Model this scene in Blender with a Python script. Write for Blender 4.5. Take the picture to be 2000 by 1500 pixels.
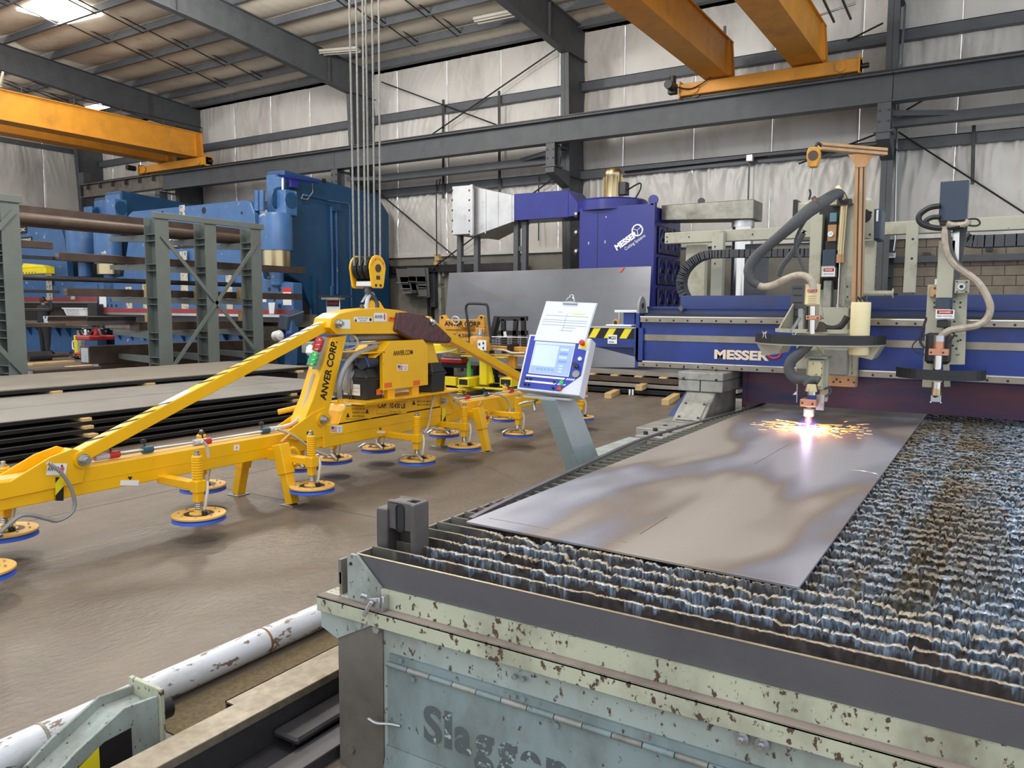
import bpy, bmesh, math, random
import numpy as np
from mathutils import Vector, Matrix
for _o in list(bpy.data.objects): bpy.data.objects.remove(_o)
SC = bpy.context.scene
COL = SC.collection
random.seed(7)
RNG = np.random.RandomState(3)

# ---------------------------------------------------------------- camera
FOC, YAW, PITCH, ROLL, EYE = 1529.1, 0.55675, -0.096138, 0.00569, 1.5
def _axes():
    cy, sy, cp, sp = math.cos(YAW), math.sin(YAW), math.cos(PITCH), math.sin(PITCH)
    f = Vector((-sy*cp, cy*cp, sp)); r0 = Vector((cy, sy, 0)); u0 = r0.cross(f)
    cr, sr = math.cos(ROLL), math.sin(ROLL)
    return cr*r0 + sr*u0, -sr*r0 + cr*u0, f
CR, CU, CF = _axes()
cam_d = bpy.data.cameras.new('camera'); cam = bpy.data.objects.new('camera', cam_d); COL.objects.link(cam)
cam.matrix_world = Matrix(((CR.x, CU.x, -CF.x, 0), (CR.y, CU.y, -CF.y, 0), (CR.z, CU.z, -CF.z, EYE), (0, 0, 0, 1)))
cam_d.sensor_fit = 'HORIZONTAL'; cam_d.sensor_width = 36; cam_d.lens = FOC/2000*36
cam_d.clip_start = .05; cam_d.clip_end = 200
SC.camera = cam
def ray(x, y): return CF + CR*((x-1000)/FOC) - CU*((y-750)/FOC)
def PZ(x, y, z):
    d = ray(x, y); t = (z-EYE)/d.z; return Vector((d.x*t, d.y*t, z))
def PY(x, y, Y):
    d = ray(x, y); t = Y/d.y; return Vector((d.x*t, Y, EYE+d.z*t))
def PX(x, y, X):
    d = ray(x, y); t = X/d.x; return Vector((X, d.y*t, EYE+d.z*t))

# ---------------------------------------------------------------- light, exposure
SC.view_settings.view_transform = 'Standard'; SC.view_settings.look = 'None'
SC.view_settings.gamma = 1; SC.view_settings.use_curve_mapping = False
SC.view_settings.exposure = 0.25
SC.cycles.use_denoising = True
SC.cycles.max_bounces = 6; SC.cycles.diffuse_bounces = 3; SC.cycles.glossy_bounces = 3
SC.cycles.transmission_bounces = 4; SC.cycles.volume_bounces = 0; SC.cycles.transparent_max_bounces = 6
SC.cycles.caustics_reflective = False; SC.cycles.caustics_refractive = False
SC.cycles.sample_clamp_indirect = 6
W = bpy.data.worlds.new('daylight'); SC.world = W; W.use_nodes = True
_b = W.node_tree.nodes['Background']; _b.inputs[0].default_value = (.88, .94, 1, 1); _b.inputs[1].default_value = 1.25
def lamp(name, kind, loc, energy, color=(1, 1, 1), size=1, rot=None, sy=None):
    d = bpy.data.lights.new(name, kind); d.energy = energy; d.color = color
    if kind == 'AREA':
        d.size = size
        if sy: d.shape = 'RECTANGLE'; d.size_y = sy
    elif kind == 'POINT': d.shadow_soft_size = size
    o = bpy.data.objects.new(name, d); COL.objects.link(o); o.location = loc
    if rot: o.rotation_euler = rot
    return o
# added fill lamps, out of view, to brighten the hall, ceiling and left wall
for _x, _y, _z, _e in ((-7.5, 9.5, 7.2, 420), (-13.5, 10.5, 7.7, 420), (-20, 8.0, 8.0, 230), (-27.5, 9.5, 7.5, 260), (-3, 2.5, 7, 300), (-9, 3.5, 7, 380)):
    lamp('fill_lamp', 'POINT', (_x, _y, _z), _e*1.6, (1, .97, .91), .5)

# ---------------------------------------------------------------- helpers
def lin(v): v /= 255; return v/12.92 if v <= .04045 else ((v+.055)/1.055)**2.4
def c(r, g, b): return (lin(r), lin(g), lin(b), 1)
MATS = {}
def M(name, col, rough=.5, metal=0, var=.12, scale=3, dirt=None, damt=.5, dscale=2.5, bump=0, bscale=60, chips=None, camt=.62,
      cscale=25, stretch=(1, 1, 1), emit=0, spec=.5, dstretch=None):
    m = bpy.data.materials.new(name); m.use_nodes = True
    nt = m.node_tree; N = nt.nodes; L = nt.links; p = N['Principled BSDF']
    p.inputs['Roughness'].default_value = rough; p.inputs['Metallic'].default_value = metal
    p.inputs['Specular IOR Level'].default_value = spec
    tc = N.new('ShaderNodeTexCoord')
    def noise(sc, det=4, st=stretch, rgh=.55):
        mp = N.new('ShaderNodeMapping'); mp.inputs['Scale'].default_value = st
        L.new(tc.outputs['Object'], mp.inputs[0])
        n = N.new('ShaderNodeTexNoise'); n.inputs['Scale'].default_value = sc; n.inputs['Detail'].default_value = det
        n.inputs['Roughness'].default_value = rgh; L.new(mp.outputs[0], n.inputs['Vector']); return n.outputs['Fac']
    def ramp(src, a, b):
        r = N.new('ShaderNodeMapRange'); r.inputs[1].default_value = a; r.inputs[2].default_value = b
        L.new(src, r.inputs[0]); return r.outputs[0]
    def mix(f, a, b):
        x = N.new('ShaderNodeMix'); x.data_type = 'RGBA'; L.new(f, x.inputs[0])
        for s, v in ((6, a), (7, b)):
            if isinstance(v, tuple): x.inputs[s].default_value = v
            else: L.new(v, x.inputs[s])
        return x.outputs[2]
    if emit:
        p.inputs['Emission Color'].default_value = col; p.inputs['Emission Strength'].default_value = emit
    lo = tuple(k*(1-var) for k in col[:3])+(1,); hi = tuple(min(1, k*(1+var)) for k in col[:3])+(1,)
    out = mix(ramp(noise(scale), .3, .7), lo, hi)
    if dirt: out = mix(ramp(noise(dscale, 6, dstretch or stretch, .65), 1-damt-.12, 1-damt+.2), out, dirt)
    if chips: out = mix(ramp(noise(cscale, 5, stretch, .6), camt, camt+.03), out, chips)
    L.new(out, p.inputs['Base Color'])
    if bump:
        b = N.new('ShaderNodeBump'); b.inputs['Strength'].default_value = bump; b.inputs['Distance'].default_value = .02
        L.new(noise(bscale, 5), b.inputs['Height']); L.new(b.outputs[0], p.inputs['Normal'])
    MATS[name] = m; m['nodes_mix'] = 1
    return m

def tag(o, label=None, cat=None, group=None, kind=None):
    if label: o['label'] = label
    if cat: o['category'] = cat
    if group: o['group'] = group
    if kind: o['kind'] = kind
    return o
def thing(name, label, cat, loc=(0, 0, 0), group=None):
    o = bpy.data.objects.new(name, None); COL.objects.link(o); o.location = loc
    o.empty_display_size = .1
    return tag(o, label, cat, group)
def link(name, me, mat, parent=None, label=None, kind=None):
    if mat and not me.materials: me.materials.append(mat)
    o = bpy.data.objects.new(name, me); COL.objects.link(o)
    if parent: o.parent = parent
    if label: o['label'] = label
    if kind: o['kind'] = kind
    return o
def wloc(o):
    v = Vector((0, 0, 0))
    while o: v = v + o.location; o = o.parent
    return v
def frame(d, up=Vector((0, 0, 1))):
    d = Vector(d).normalized(); up = Vector(up)
    if abs(d.dot(up.normalized())) > .98: up = Vector((0, 1, 0)) if abs(d.y) < .9 else Vector((1, 0, 0))
    s = d.cross(up).normalized(); return d, s, s.cross(d)
def smooth_pts(pts, n=6):
    P = [Vector(p) for p in pts]
    if len(P) < 3 or n < 2: return P
    out = []
    for i in range(len(P)-1):
        a = P[max(i-1, 0)]; b = P[i]; d = P[i+1]; e = P[min(i+2, len(P)-1)]
        for k in range(n):
            t = k/n
            out.append(.5*((2*b)+(d-a)*t+(2*a-5*b+4*d-e)*t*t+(3*b-a-3*d+e)*t**3))
    return out+[P[-1]]
class MB:
    def __init__(s): s.v = []; s.f = []; s.s = []
    def add(s, vs, fs, sm=False):
        k = len(s.v); s.v += [tuple(v) for v in vs]; s.f += [tuple(i+k for i in f) for f in fs]; s.s += [sm]*len(fs); return s
    def hexa(s, p): return s.add(p, [(0, 3, 2, 1), (4, 5, 6, 7), (0, 1, 5, 4), (1, 2, 6, 5), (2, 3, 7, 6), (3, 0, 4, 7)])
    def box(s, a, b):
        (x0, y0, z0), (x1, y1, z1) = a, b
        x0, x1 = sorted((x0, x1)); y0, y1 = sorted((y0, y1)); z0, z1 = sorted((z0, z1))
        return s.hexa([(x0, y0, z0), (x1, y0, z0), (x1, y1, z0), (x0, y1, z0), (x0, y0, z1), (x1, y0, z1), (x1, y1, z1), (x0, y1, z1)])
    def bar(s, p, q, w, h, up=(0, 0, 1)):
        p = Vector(p); q = Vector(q); d, a, b = frame(q-p, up); a = a*(w/2); b = b*(h/2)
        return s.hexa([p-a-b, p+a-b, p+a+b, p-a+b, q-a-b, q+a-b, q+a+b, q-a+b])
    def prism(s, pts, t):
        n = len(pts); t = Vector(t); P = [Vector(p) for p in pts]
        return s.add(P+[p+t for p in P], [tuple(range(n))[::-1], tuple(range(n, 2*n))]+[(i, (i+1) % n, n+(i+1) % n, n+i) for i in range(n)])
    def cyl(s, p, q, r, r2=None, n=14, cap=True):
        p = Vector(p); q = Vector(q); d, a, b = frame(q-p); r2 = r if r2 is None else r2
        cs = [(math.cos(2*math.pi*i/n), math.sin(2*math.pi*i/n)) for i in range(n)]
        s.add([p+a*(r*x)+b*(r*y) for x, y in cs]+[q+a*(r2*x)+b*(r2*y) for x, y in cs], [(i, (i+1) % n, n+(i+1) % n, n+i) for i in range(n)], True)
        if cap:
            s.add([p+a*(r*x)+b*(r*y) for x, y in cs], [tuple(range(n))[::-1]]); s.add([q+a*(r2*x)+b*(r2*y) for x, y in cs], [tuple(range(n))])
        return s
    def tube(s, pts, r, n=8, sub=5, rs=None):
        P = smooth_pts(pts, sub); m = len(P); rings = []; up = Vector((0, 0, 1)); pd = None
        for i, p in enumerate(P):
            d = (P[min(i+1, m-1)]-P[max(i-1, 0)]).normalized()
            if pd is None: _, a, b = frame(d)
            else:
                a = (a-d*a.dot(d)).normalized(); b = d.cross(a)
            pd = d; rr = r if rs is None else np.interp(i/(m-1), np.linspace(0, 1, len(rs)), rs)
            rings += [p+a*(rr*math.cos(2*math.pi*k/n))+b*(rr*math.sin(2*math.pi*k/n)) for k in range(n)]
        F = [(i*n+k, i*n+(k+1) % n, (i+1)*n+(k+1) % n, (i+1)*n+k) for i in range(m-1) for k in range(n)]
        s.add(rings, F, True); s.add(rings[:n], [tuple(range(n))[::-1]]); s.add(rings[-n:], [tuple(range(n))]); return s
    def lathe(s, base, axis, prof, n=22):
        base = Vector(base); d, a, b = frame(axis); m = len(prof)
        V = [base+d*h+a*(r*math.cos(2*math.pi*k/n))+b*(r*math.sin(2*math.pi*k/n)) for r, h in prof for k in range(n)]
        F = [(i*n+k, i*n+(k+1) % n, (i+1)*n+(k+1) % n, (i+1)*n+k) for i in range(m-1) for k in range(n)]
        s.add(V, F, True); s.add(V[:n], [tuple(range(n))[::-1]]); s.add(V[-n:], [tuple(range(n))]); return s
    def ibeam(s, p, q, d, bf, tw=.015, tf=.02, up=(0, 0, 1)):
        p = Vector(p); q = Vector(q); _, a, b = frame(q-p, up)
        s.bar(p, q, tw, d-2*tf, up); o = b*(d/2-tf/2)
        s.bar(p+o, q+o, bf, tf, up); s.bar(p-o, q-o, bf, tf, up); return s
    def spring(s, p, q, r, wire, turns, n=5):
        p = Vector(p); q = Vector(q); d, a, b = frame(q-p); k = int(turns*9)
        return s.tube([p+(q-p)*(i/k)+a*(r*math.cos(2*math.pi*i/9))+b*(r*math.sin(2*math.pi*i/9)) for i in range(k+1)], wire, n, 1)
    def bolts(s, pts, nrm, r=.012, h=.01, n=6):
        nrm = Vector(nrm).normalized()
        for p in pts: s.cyl(Vector(p)-nrm*.002, Vector(p)+nrm*h, r, n=n)
        return s
    def build(s, name, mat, parent=None, bevel=0, label=None, kind=None, seg=1):
        me = bpy.data.meshes.new(name); off = wloc(parent) if parent else Vector((0, 0, 0))
        me.from_pydata([(v[0]-off.x, v[1]-off.y, v[2]-off.z) for v in s.v], [], s.f)
        me.polygons.foreach_set('use_smooth', s.s)
        if any(s.s): me.set_sharp_from_angle(angle=.75)
        me.validate()
        bm = bmesh.new(); bm.from_mesh(me); bmesh.ops.recalc_face_normals(bm, faces=bm.faces); bm.to_mesh(me); bm.free()
        o = link(name, me, mat, parent, label, kind)
        if bevel:
            b = o.modifiers.new('bevel', 'BEVEL'); b.width = bevel; b.segments = seg; b.limit_method = 'ANGLE'; b.angle_limit = .6
        return o
def part(name, mat, parent, fn, *a, bevel=0, label=None, kind=None, seg=1, **k):
    m = MB(); getattr(m, fn)(*a, **k); return m.build(name, mat, parent, bevel, label, kind, seg)
def dup(o, parent=None, loc=None):
    n = o.copy(); COL.objects.link(n); n.parent = parent
    if loc is not None: n.location = loc
    for ch in list(o.children): dup(ch, n)
    return n
def grid_mesh(name, V, nu, nv, closed=False):
    me = bpy.data.meshes.new(name); i = np.arange(nu*nv).reshape(nu, nv)
    q = np.stack([i[:-1, :-1], i[1:, :-1], i[1:, 1:], i[:-1, 1:]], -1).reshape(-1, 4)
    if closed: q = np.concatenate([q, np.stack([i[:-1, -1], i[1:, -1], i[1:, 0], i[:-1, 0]], -1)])
    me.vertices.add(len(V)); me.vertices.foreach_set('co', np.asarray(V, np.float32).ravel())
    me.loops.add(q.size); me.loops.foreach_set('vertex_index', q.ravel().astype(np.int32))
    me.polygons.add(len(q)); me.polygons.foreach_set('loop_start', np.arange(0, q.size, 4, dtype=np.int32))
    me.polygons.foreach_set('use_smooth', np.ones(len(q), bool)); me.update(calc_edges=True); return me
_T = RNG.rand(256, 256).astype(np.float32)
def vn(x, y):
    xi = np.floor(x).astype(int); yi = np.floor(y).astype(int); fx = x-xi; fy = y-yi
    fx = fx*fx*(3-2*fx); fy = fy*fy*(3-2*fy); g = lambda a, b: _T[a % 256, b % 256]
    return (g(xi, yi)*(1-fx)+g(xi+1, yi)*fx)*(1-fy)+(g(xi, yi+1)*(1-fx)+g(xi+1, yi+1)*fx)*fy
def fbm(x, y, o=3):
    return sum(vn(x*2**k+17*k, y*2**k+31*k)*.5**k for k in range(o))/sum(.5**k for k in range(o))
def text(s, org, xd, yd, w, h, mat, parent, name='lettering', bold=.0, lift=.0015, shear=0):
    cu = bpy.data.curves.new('t', 'FONT'); cu.body = s; cu.offset = bold; cu.shear = shear
    cu.fill_mode = 'FRONT'
    ob = bpy.data.objects.new('t', cu); COL.objects.link(ob)
    me = bpy.data.meshes.new_from_object(ob); bpy.data.objects.remove(ob); bpy.data.curves.remove(cu)
    n = len(me.vertices); V = np.empty(n*3, np.float32); me.vertices.foreach_get('co', V); V = V.reshape(-1, 3)
    mn, mx = V.min(0), V.max(0); org = Vector(org); xd = Vector(xd).normalized(); yd = Vector(yd); yd = (yd-xd*yd.dot(xd)).normalized()
    nz = xd.cross(yd); off = wloc(parent) if parent else Vector((0, 0, 0))
    a = (V[:, :1]-mn[0])/(mx[0]-mn[0])*w; b = (V[:, 1:2]-mn[1])/(mx[1]-mn[1])*h
    P = np.array(org-off+nz*lift)+a*np.array(xd)+b*np.array(yd)
    me.vertices.foreach_set('co', P.astype(np.float32).ravel()); me.update(); me.name = name; me.materials.clear()
    return link(name, me, mat, parent)
def decal(org, xd, yd, w, h, mat, parent, name='label_plate', t=.001):
    org = Vector(org); xd = Vector(xd).normalized(); yd = Vector(yd); yd = (yd-xd*yd.dot(xd)).normalized(); n = xd.cross(yd)
    return part(name, mat, parent, 'prism', [org, org+xd*w, org+xd*w+yd*h, org+yd*h], n*t)

# ---------------------------------------------------------------- materials
K = dict
STEELGREY = M('grey_column_paint', c(76, 79, 83), .55, var=.12, dirt=c(60, 62, 65), damt=.35)
GIRT = M('grey_girt_paint', c(90, 93, 98), .55)
DKSTEEL = M('dark_mill_steel', c(66, 64, 66), .45, .6, .25, 5, dirt=c(50, 42, 36), damt=.4)
BLACKST = M('black_plate_edge', c(40, 41, 44), .4, .5, .2)
ORANGE = M('orange_crane_paint', c(216, 146, 44), .5, var=.1, dirt=c(150, 108, 48), damt=.33, dscale=1.2)
YELLOW = M('yellow_lifter_paint', c(243, 184, 16), .33, var=.06, dirt=c(190, 140, 20), damt=.25, dscale=4)
YELLOW2 = M('lemon_yellow_paint', c(236, 215, 30), .4, var=.08)
OLDYELLOW = M('worn_amber_paint', c(206, 148, 48), .5, var=.12, dirt=c(120, 84, 40), damt=.38, dscale=8)
TANPAD = M('tan_disc', c(222, 176, 92), .5, var=.08)
PADBLUE = M('blue_rubber_seal', c(42, 84, 196), .5, var=.08)
ZINC = M('zinc_plated_steel', c(190, 192, 194), .28, .9, .1)
GALV = M('galvanised_sheet', c(196, 196, 196), .38, .75, .12, 2, dirt=c(140, 138, 134), damt=.35)
CHROME = M('polished_steel', c(205, 202, 196), .16, 1, .05)
BRASS = M('gilt_chrome', c(190, 172, 136), .28, 1, .03)
COPPER = M('copper_block', c(196, 140, 112), .35, .7, .12, 20)
BRONZE = M('sooty_aluminium_rail', c(186, 146, 104), .4, .5, .18, 12, stretch=(1, 1, .3))
GANTRY = M('deep_blue_gantry_paint', c(36, 60, 142), .34, var=.12, dirt=c(30, 40, 78), damt=.45, dscale=1.6)
GANTRY2 = M('dusty_blue_gantry_paint', c(58, 72, 120), .5, var=.12, dirt=c(70, 68, 80), damt=.4)
NAVY = M('navy_cabinet_paint', c(40, 46, 128), .3, var=.08)
NAVYDK = M('navy_filter_paint', c(26, 28, 72), .4, var=.15)
PRESS = M('press_blue_paint', c(60, 99, 148), .42, var=.12, dirt=c(116, 140, 172), damt=.24, dscale=1.5, chips=c(196, 190, 170), camt=.66, cscale=5)
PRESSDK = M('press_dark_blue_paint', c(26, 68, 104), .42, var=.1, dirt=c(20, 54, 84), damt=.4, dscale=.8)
RED = M('red_paint', c(188, 44, 40), .45)
LTGREEN = M('pale_machine_paint', c(180, 178, 158), .5, var=.08, dirt=c(138, 120, 96), damt=.36, dscale=6, chips=c(110, 90, 70), camt=.7)
PALEGREY = M('pale_grey_weldment', c(160, 160, 152), .45, .2, .12, dirt=c(96, 92, 86), damt=.42, dscale=7)
TABLE = M('worn_pale_green_paint', c(164, 174, 168), .5, var=.1, dirt=c(112, 108, 96), damt=.42, dscale=3.6, chips=c(84, 68, 58), camt=.62, cscale=60, stretch=(1, 1, .6))
TABLELIP = M('chipped_pale_paint', c(186, 188, 164), .5, var=.1, dirt=c(84, 68, 50), damt=.42, dscale=2.4, chips=c(84, 64, 52), camt=.59, cscale=48, stretch=(1, 1, .7))
SOOT = M('sooty_plate', c(122, 116, 108), .5, .3, .16, 3, dirt=c(84, 74, 64), damt=.45, dscale=2.6)
DOORGREEN = M('grey_green_door_paint', c(132, 147, 148), .5, var=.12, dirt=c(98, 104, 100), damt=.45, dscale=5, chips=c(70, 58, 54), camt=.64, cscale=42, stretch=(1, 1, .6), bump=.08, bscale=12)
STENCIL = M('faded_stencil_grey', c(84, 92, 94), .6, var=.12, chips=c(166, 180, 180), camt=.6, cscale=45)
PIPEWHITE = M('scuffed_white_pipe_paint', c(216, 218, 224), .4, var=.05, dirt=c(166, 160, 152), damt=.36, dscale=6, chips=c(128, 108, 94), camt=.585, cscale=34, stretch=(1, .4, 1))
RAILTOP = M('worn_rail_steel', c(138, 128, 112), .4, .5, .2, 30, dirt=c(104, 90, 68), damt=.4, dscale=9)
RAILSIDE = M('oily_rail_steel', c(70, 68, 72), .42, .5, .22, 6, dirt=c(44, 42, 42), damt=.42, dscale=6)
RACK = M('green_grey_rack_paint', c(102, 110, 106), .5, var=.08)
WOOD = M('pale_timber', c(206, 174, 122), .7, var=.16, scale=9, stretch=(1, .2, 1), dirt=c(150, 116, 76), damt=.35)
BROWNST = M('rusty_brown_steel', c(84, 70, 62), .5, .4, .2, dirt=c(60, 48, 42), damt=.4)
SHEET = M('grey_sheet_top', c(150, 145, 138), .42, .35, .08, 1.2, dirt=c(120, 114, 106), damt=.4, dscale=1.3)
BLACK = M('black_plastic', c(32, 33, 35), .45, var=.15)
SLEEVE = M('charcoal_hose_sleeve', c(76, 78, 80), .75, var=.15, bump=.2, bscale=70)
HOSEW = M('dusty_pale_hose', c(176, 164, 146), .6, var=.16, scale=30, dirt=c(128, 112, 94), damt=.4, dscale=14)
HOSEC = M('clear_braided_hose', c(200, 190, 172), .3, var=.08)
HOSEG = M('grey_flexible_hose', c(150, 150, 148), .4, .2, .1)
WHITE = M('white_label', c(236, 238, 240), .5, var=.03)
CREAM = M('cream_plastic', c(226, 212, 166), .5, var=.06, dirt=c(196, 170, 120), damt=.3)
INKB = M('black_ink', c(24, 22, 22), .6, var=.05)
INKW = M('cream_lettering', c(234, 216, 186), .5, var=.05)
INKR = M('red_ink', c(206, 50, 44), .5, var=.05)
INKBL = M('blue_ink', c(56, 84, 160), .5, var=.05)
ORANGEL = M('orange_warning_label', c(232, 104, 40), .5, var=.06)
HAZY = M('hazard_yellow', c(240, 220, 40), .45, var=.06)
TARP = M('maroon_vinyl_cover', c(86, 48, 50), .3, var=.18, scale=6, bump=.25, bscale=14)
DKBOX = M('slate_enclosure_paint', c(52, 64, 82), .5, var=.06)
CLOTH = M('dark_workwear', c(36, 36, 40), .85, var=.15)
SKIN = M('skin', c(196, 146, 118), .55, var=.06)
HAIR = M('dark_hair', c(34, 28, 26), .6, var=.2)
GREENL = M('green_lens', c(40, 176, 92), .15, var=.06, emit=.12)
REDL = M('red_lens', c(190, 34, 44), .15, var=.06, emit=.06)
ROPE = M('wire_rope', c(150, 146, 138), .5, .5, .2, 40)
HOOK = M('dull_hook_steel', c(92, 92, 94), .4, .6, .2)
# ================================================================ setting
ST = 'structure'
def floor_mat():
    m = M('concrete_floor', c(114, 102, 89), .42, var=.12, scale=3.5, dirt=c(92, 82, 72), damt=.45, dscale=1.4, bump=.3, bscale=34, stretch=(1, .55, 1), chips=c(90, 82, 76), camt=.72, cscale=5)
    nt = m.node_tree; N = nt.nodes; L = nt.links; p = N['Principled BSDF']
    v = N.new('ShaderNodeTexVoronoi'); v.feature = 'DISTANCE_TO_EDGE'; v.inputs['Scale'].default_value = .42
    tc = N.new('ShaderNodeTexCoord'); nz = N.new('ShaderNodeTexNoise'); nz.inputs['Scale'].default_value = 1.2; nz.inputs['Detail'].default_value = 6
    mx = N.new('ShaderNodeMix'); mx.data_type = 'RGBA'; mx.inputs[0].default_value = .35
    L.new(tc.outputs['Object'], nz.inputs['Vector']); L.new(tc.outputs['Object'], mx.inputs[6]); L.new(nz.outputs['Color'], mx.inputs[7]); L.new(mx.outputs[2], v.inputs['Vector'])
    r = N.new('ShaderNodeMapRange'); r.inputs[1].default_value = .0; r.inputs[2].default_value = .004; r.inputs[3].default_value = .45; r.inputs[4].default_value = 0
    L.new(v.outputs['Distance'], r.inputs[0])
    k = N.new('ShaderNodeMix'); k.data_type = 'RGBA'; k.inputs[7].default_value = c(60, 54, 48)
    src = p.inputs['Base Color'].links[0].from_socket; L.new(src, k.inputs[6]); L.new(r.outputs[0], k.inputs[0]); L.new(k.outputs[2], p.inputs['Base Color'])
    n2 = N.new('ShaderNodeTexNoise'); n2.inputs['Scale'].default_value = 1.6; n2.inputs['Detail'].default_value = 5; L.new(tc.outputs['Object'], n2.inputs['Vector'])
    r2 = N.new('ShaderNodeMapRange'); r2.inputs[1].default_value = .3; r2.inputs[2].default_value = .7; r2.inputs[3].default_value = .34; r2.inputs[4].default_value = .58
    L.new(n2.outputs['Fac'], r2.inputs[0]); L.new(r2.outputs[0], p.inputs['Roughness']); return m
CONC = floor_mat()
GROUT = M('dark_joint', c(70, 62, 54), .8)
fl = tag(part('floor', GROUT, None, 'box', (-34, -4, -.2), (6, 19, -.012)), kind=ST)
xs = [-34, -29.4, -24.8, -20.2, -15.6, -10.4, -5.70, -1.0, 6]; ys = [-4, -.5, 4.16, 8.8, 13.4, 19]
for i in range(len(xs)-1):
    for j in range(len(ys)-1):
        part('slab', CONC, fl, 'box', (xs[i]+.004, ys[j]+.004, -.15), (xs[i+1]-.004, ys[j+1]-.004, 0))

# back wall: block base, girts, insulation panels
BLOCK = M('painted_block', c(138, 126, 112), .75, var=.1, scale=2, dirt=c(112, 102, 90), damt=.4, bump=.3, bscale=45)
PANELBASE = M('smooth_base_wall', c(128, 124, 114), .7, var=.1, scale=1.2, dirt=c(110, 104, 92), damt=.4)
WY = 18.6
wb = tag(part('wall_back', GROUT, None, 'box', (-32.3, WY+.02, 0), (5, WY+.3, 3.02)), kind=ST)
me_b = None
for r in range(15):
    for k in range(-9, 7):
        x = k*.406+(.203 if r % 2 else 0); z = r*.2032-.02
        if z < 1.0 or x > 2.4 or x < -3.4: continue
        if me_b is None:
            o = part('block', BLOCK, wb, 'box', (-.199, WY, -.097), (.199, WY+.1, .097), bevel=.006); me_b = o.data
        else:
            o = dup(o, wb)
        o.location = (x-wb.location.x, 0, z+.1)
part('base_panel', PANELBASE, wb, 'box', (-32.2, WY, 0), (-3.7, WY+.1, 3.02))
VINYL = M('white_vinyl_insulation', c(210, 206, 200), .38, var=.06, scale=.8, dirt=c(164, 156, 150), damt=.38, dscale=1.1, dstretch=(1, 1, .45))
def ins_panel(x0, x1, z0, z1, y, seed, wr, parent, name='insulation_panel', axis=0):
    nu, nv = max(10, int((x1-x0)/.035)), max(10, int((z1-z0)/.05))
    u = np.linspace(0, 1, nu)[:, None]; w = np.linspace(0, 1, nv)[None]
    X = x0+(x1-x0)*u+0*w; Z = z0+(z1-z0)*w+0*u
    bulge = .07*np.sin(np.pi*w)**.6*np.sin(np.pi*u)**.25
    skew = (w-.5)*(fbm(X*.5+seed, Z*.2)-.5)*2.2
    topw = np.clip((w-.25)/.75, 0, 1)**1.6
    rg = 1-np.abs(2*fbm((X+skew*1.3)*5+seed*3, Z*.45+seed, 2)-1); rg2 = 1-np.abs(2*fbm((X-skew)*11+seed*5, Z*.8+seed, 2)-1)
    wrk = (rg**4*.06+rg2**4*.028)*wr*(topw+.15)
    seam = np.exp(-np.minimum(u, 1-u)*(x1-x0)/.05)*(fbm(X*2+seed, Z*9, 2)-.3)*.05*wr
    hang = (fbm(X*1.1+seed*7, Z*.8+seed, 2)-.5)*.05
    D = y-bulge-wrk-seam*np.sin(np.pi*w)-hang*np.sin(np.pi*w)*np.sin(np.pi*u)
    V = np.stack([X, D+0*X, Z], -1) if axis == 0 else np.stack([-D, X, Z], -1)
    return link(name, grid_mesh(name, V.reshape(-1, 3), nu, nv), VINYL, parent)
bands = [(3.02, 4.84, 1.25), (4.98, 7.04, .5), (7.2, 8.62, .45)]
k = 0; x = -32.1
while x < 4.6:
    for z0, z1, wr in bands:
        ins_panel(x+.004, min(x+1.83, 5)-.004, z0, z1, WY-.02, 11.3*k+z0, wr*(.7+.6*vn(np.array(k*3.7), np.array(z0*5.1))), wb); k += 1
    x += 1.83
for z, d in ((4.84, .2), (7.04, .2)):
    m = MB(); m.box((-32.1, 18.36, z-.02), (4.9, 18.58, z)); m.box((-32.1, 18.36, z), (4.9, 18.375, z+d)); m.box((-32.1, 18.36, z+d-.015), (4.9, 18.42, z+d)); m.build('girt', GIRT, wb)
part('girt', GIRT, wb, 'box', (-32.1, 18.3, 8.5), (4.9, 18.58, 8.78)); part('cap_strip', VINYL, wb, 'box', (-32.1, 18.5, 3.0), (4.9, 18.6, 3.09))
m = MB(); m.box((-2.0, 18.4, 2.5), (4.9, 18.58, 2.63)); m.build('wall_channel', STEELGREY, wb)
# end wall
we = tag(part('wall_left', PANELBASE, None, 'box', (-32.6, 5, 0), (-32.3, 18.6, 3.0)), kind=ST)
for i in range(8):
    for z0, z1, wr in ((2.6, 5.1, .7), (5.2, 7.6, .5), (7.7, 10.4, .3)):
        ins_panel(5+i*1.7, 6.7+i*1.7-.01, z0, z1, 32.25, 5.1*i+z0, wr, we, axis=1)
for z in (5.1, 7.6): part('girt', GIRT, we, 'box', (-32.25, 5, z), (-32.0, 18.5, z+.16))

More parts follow.
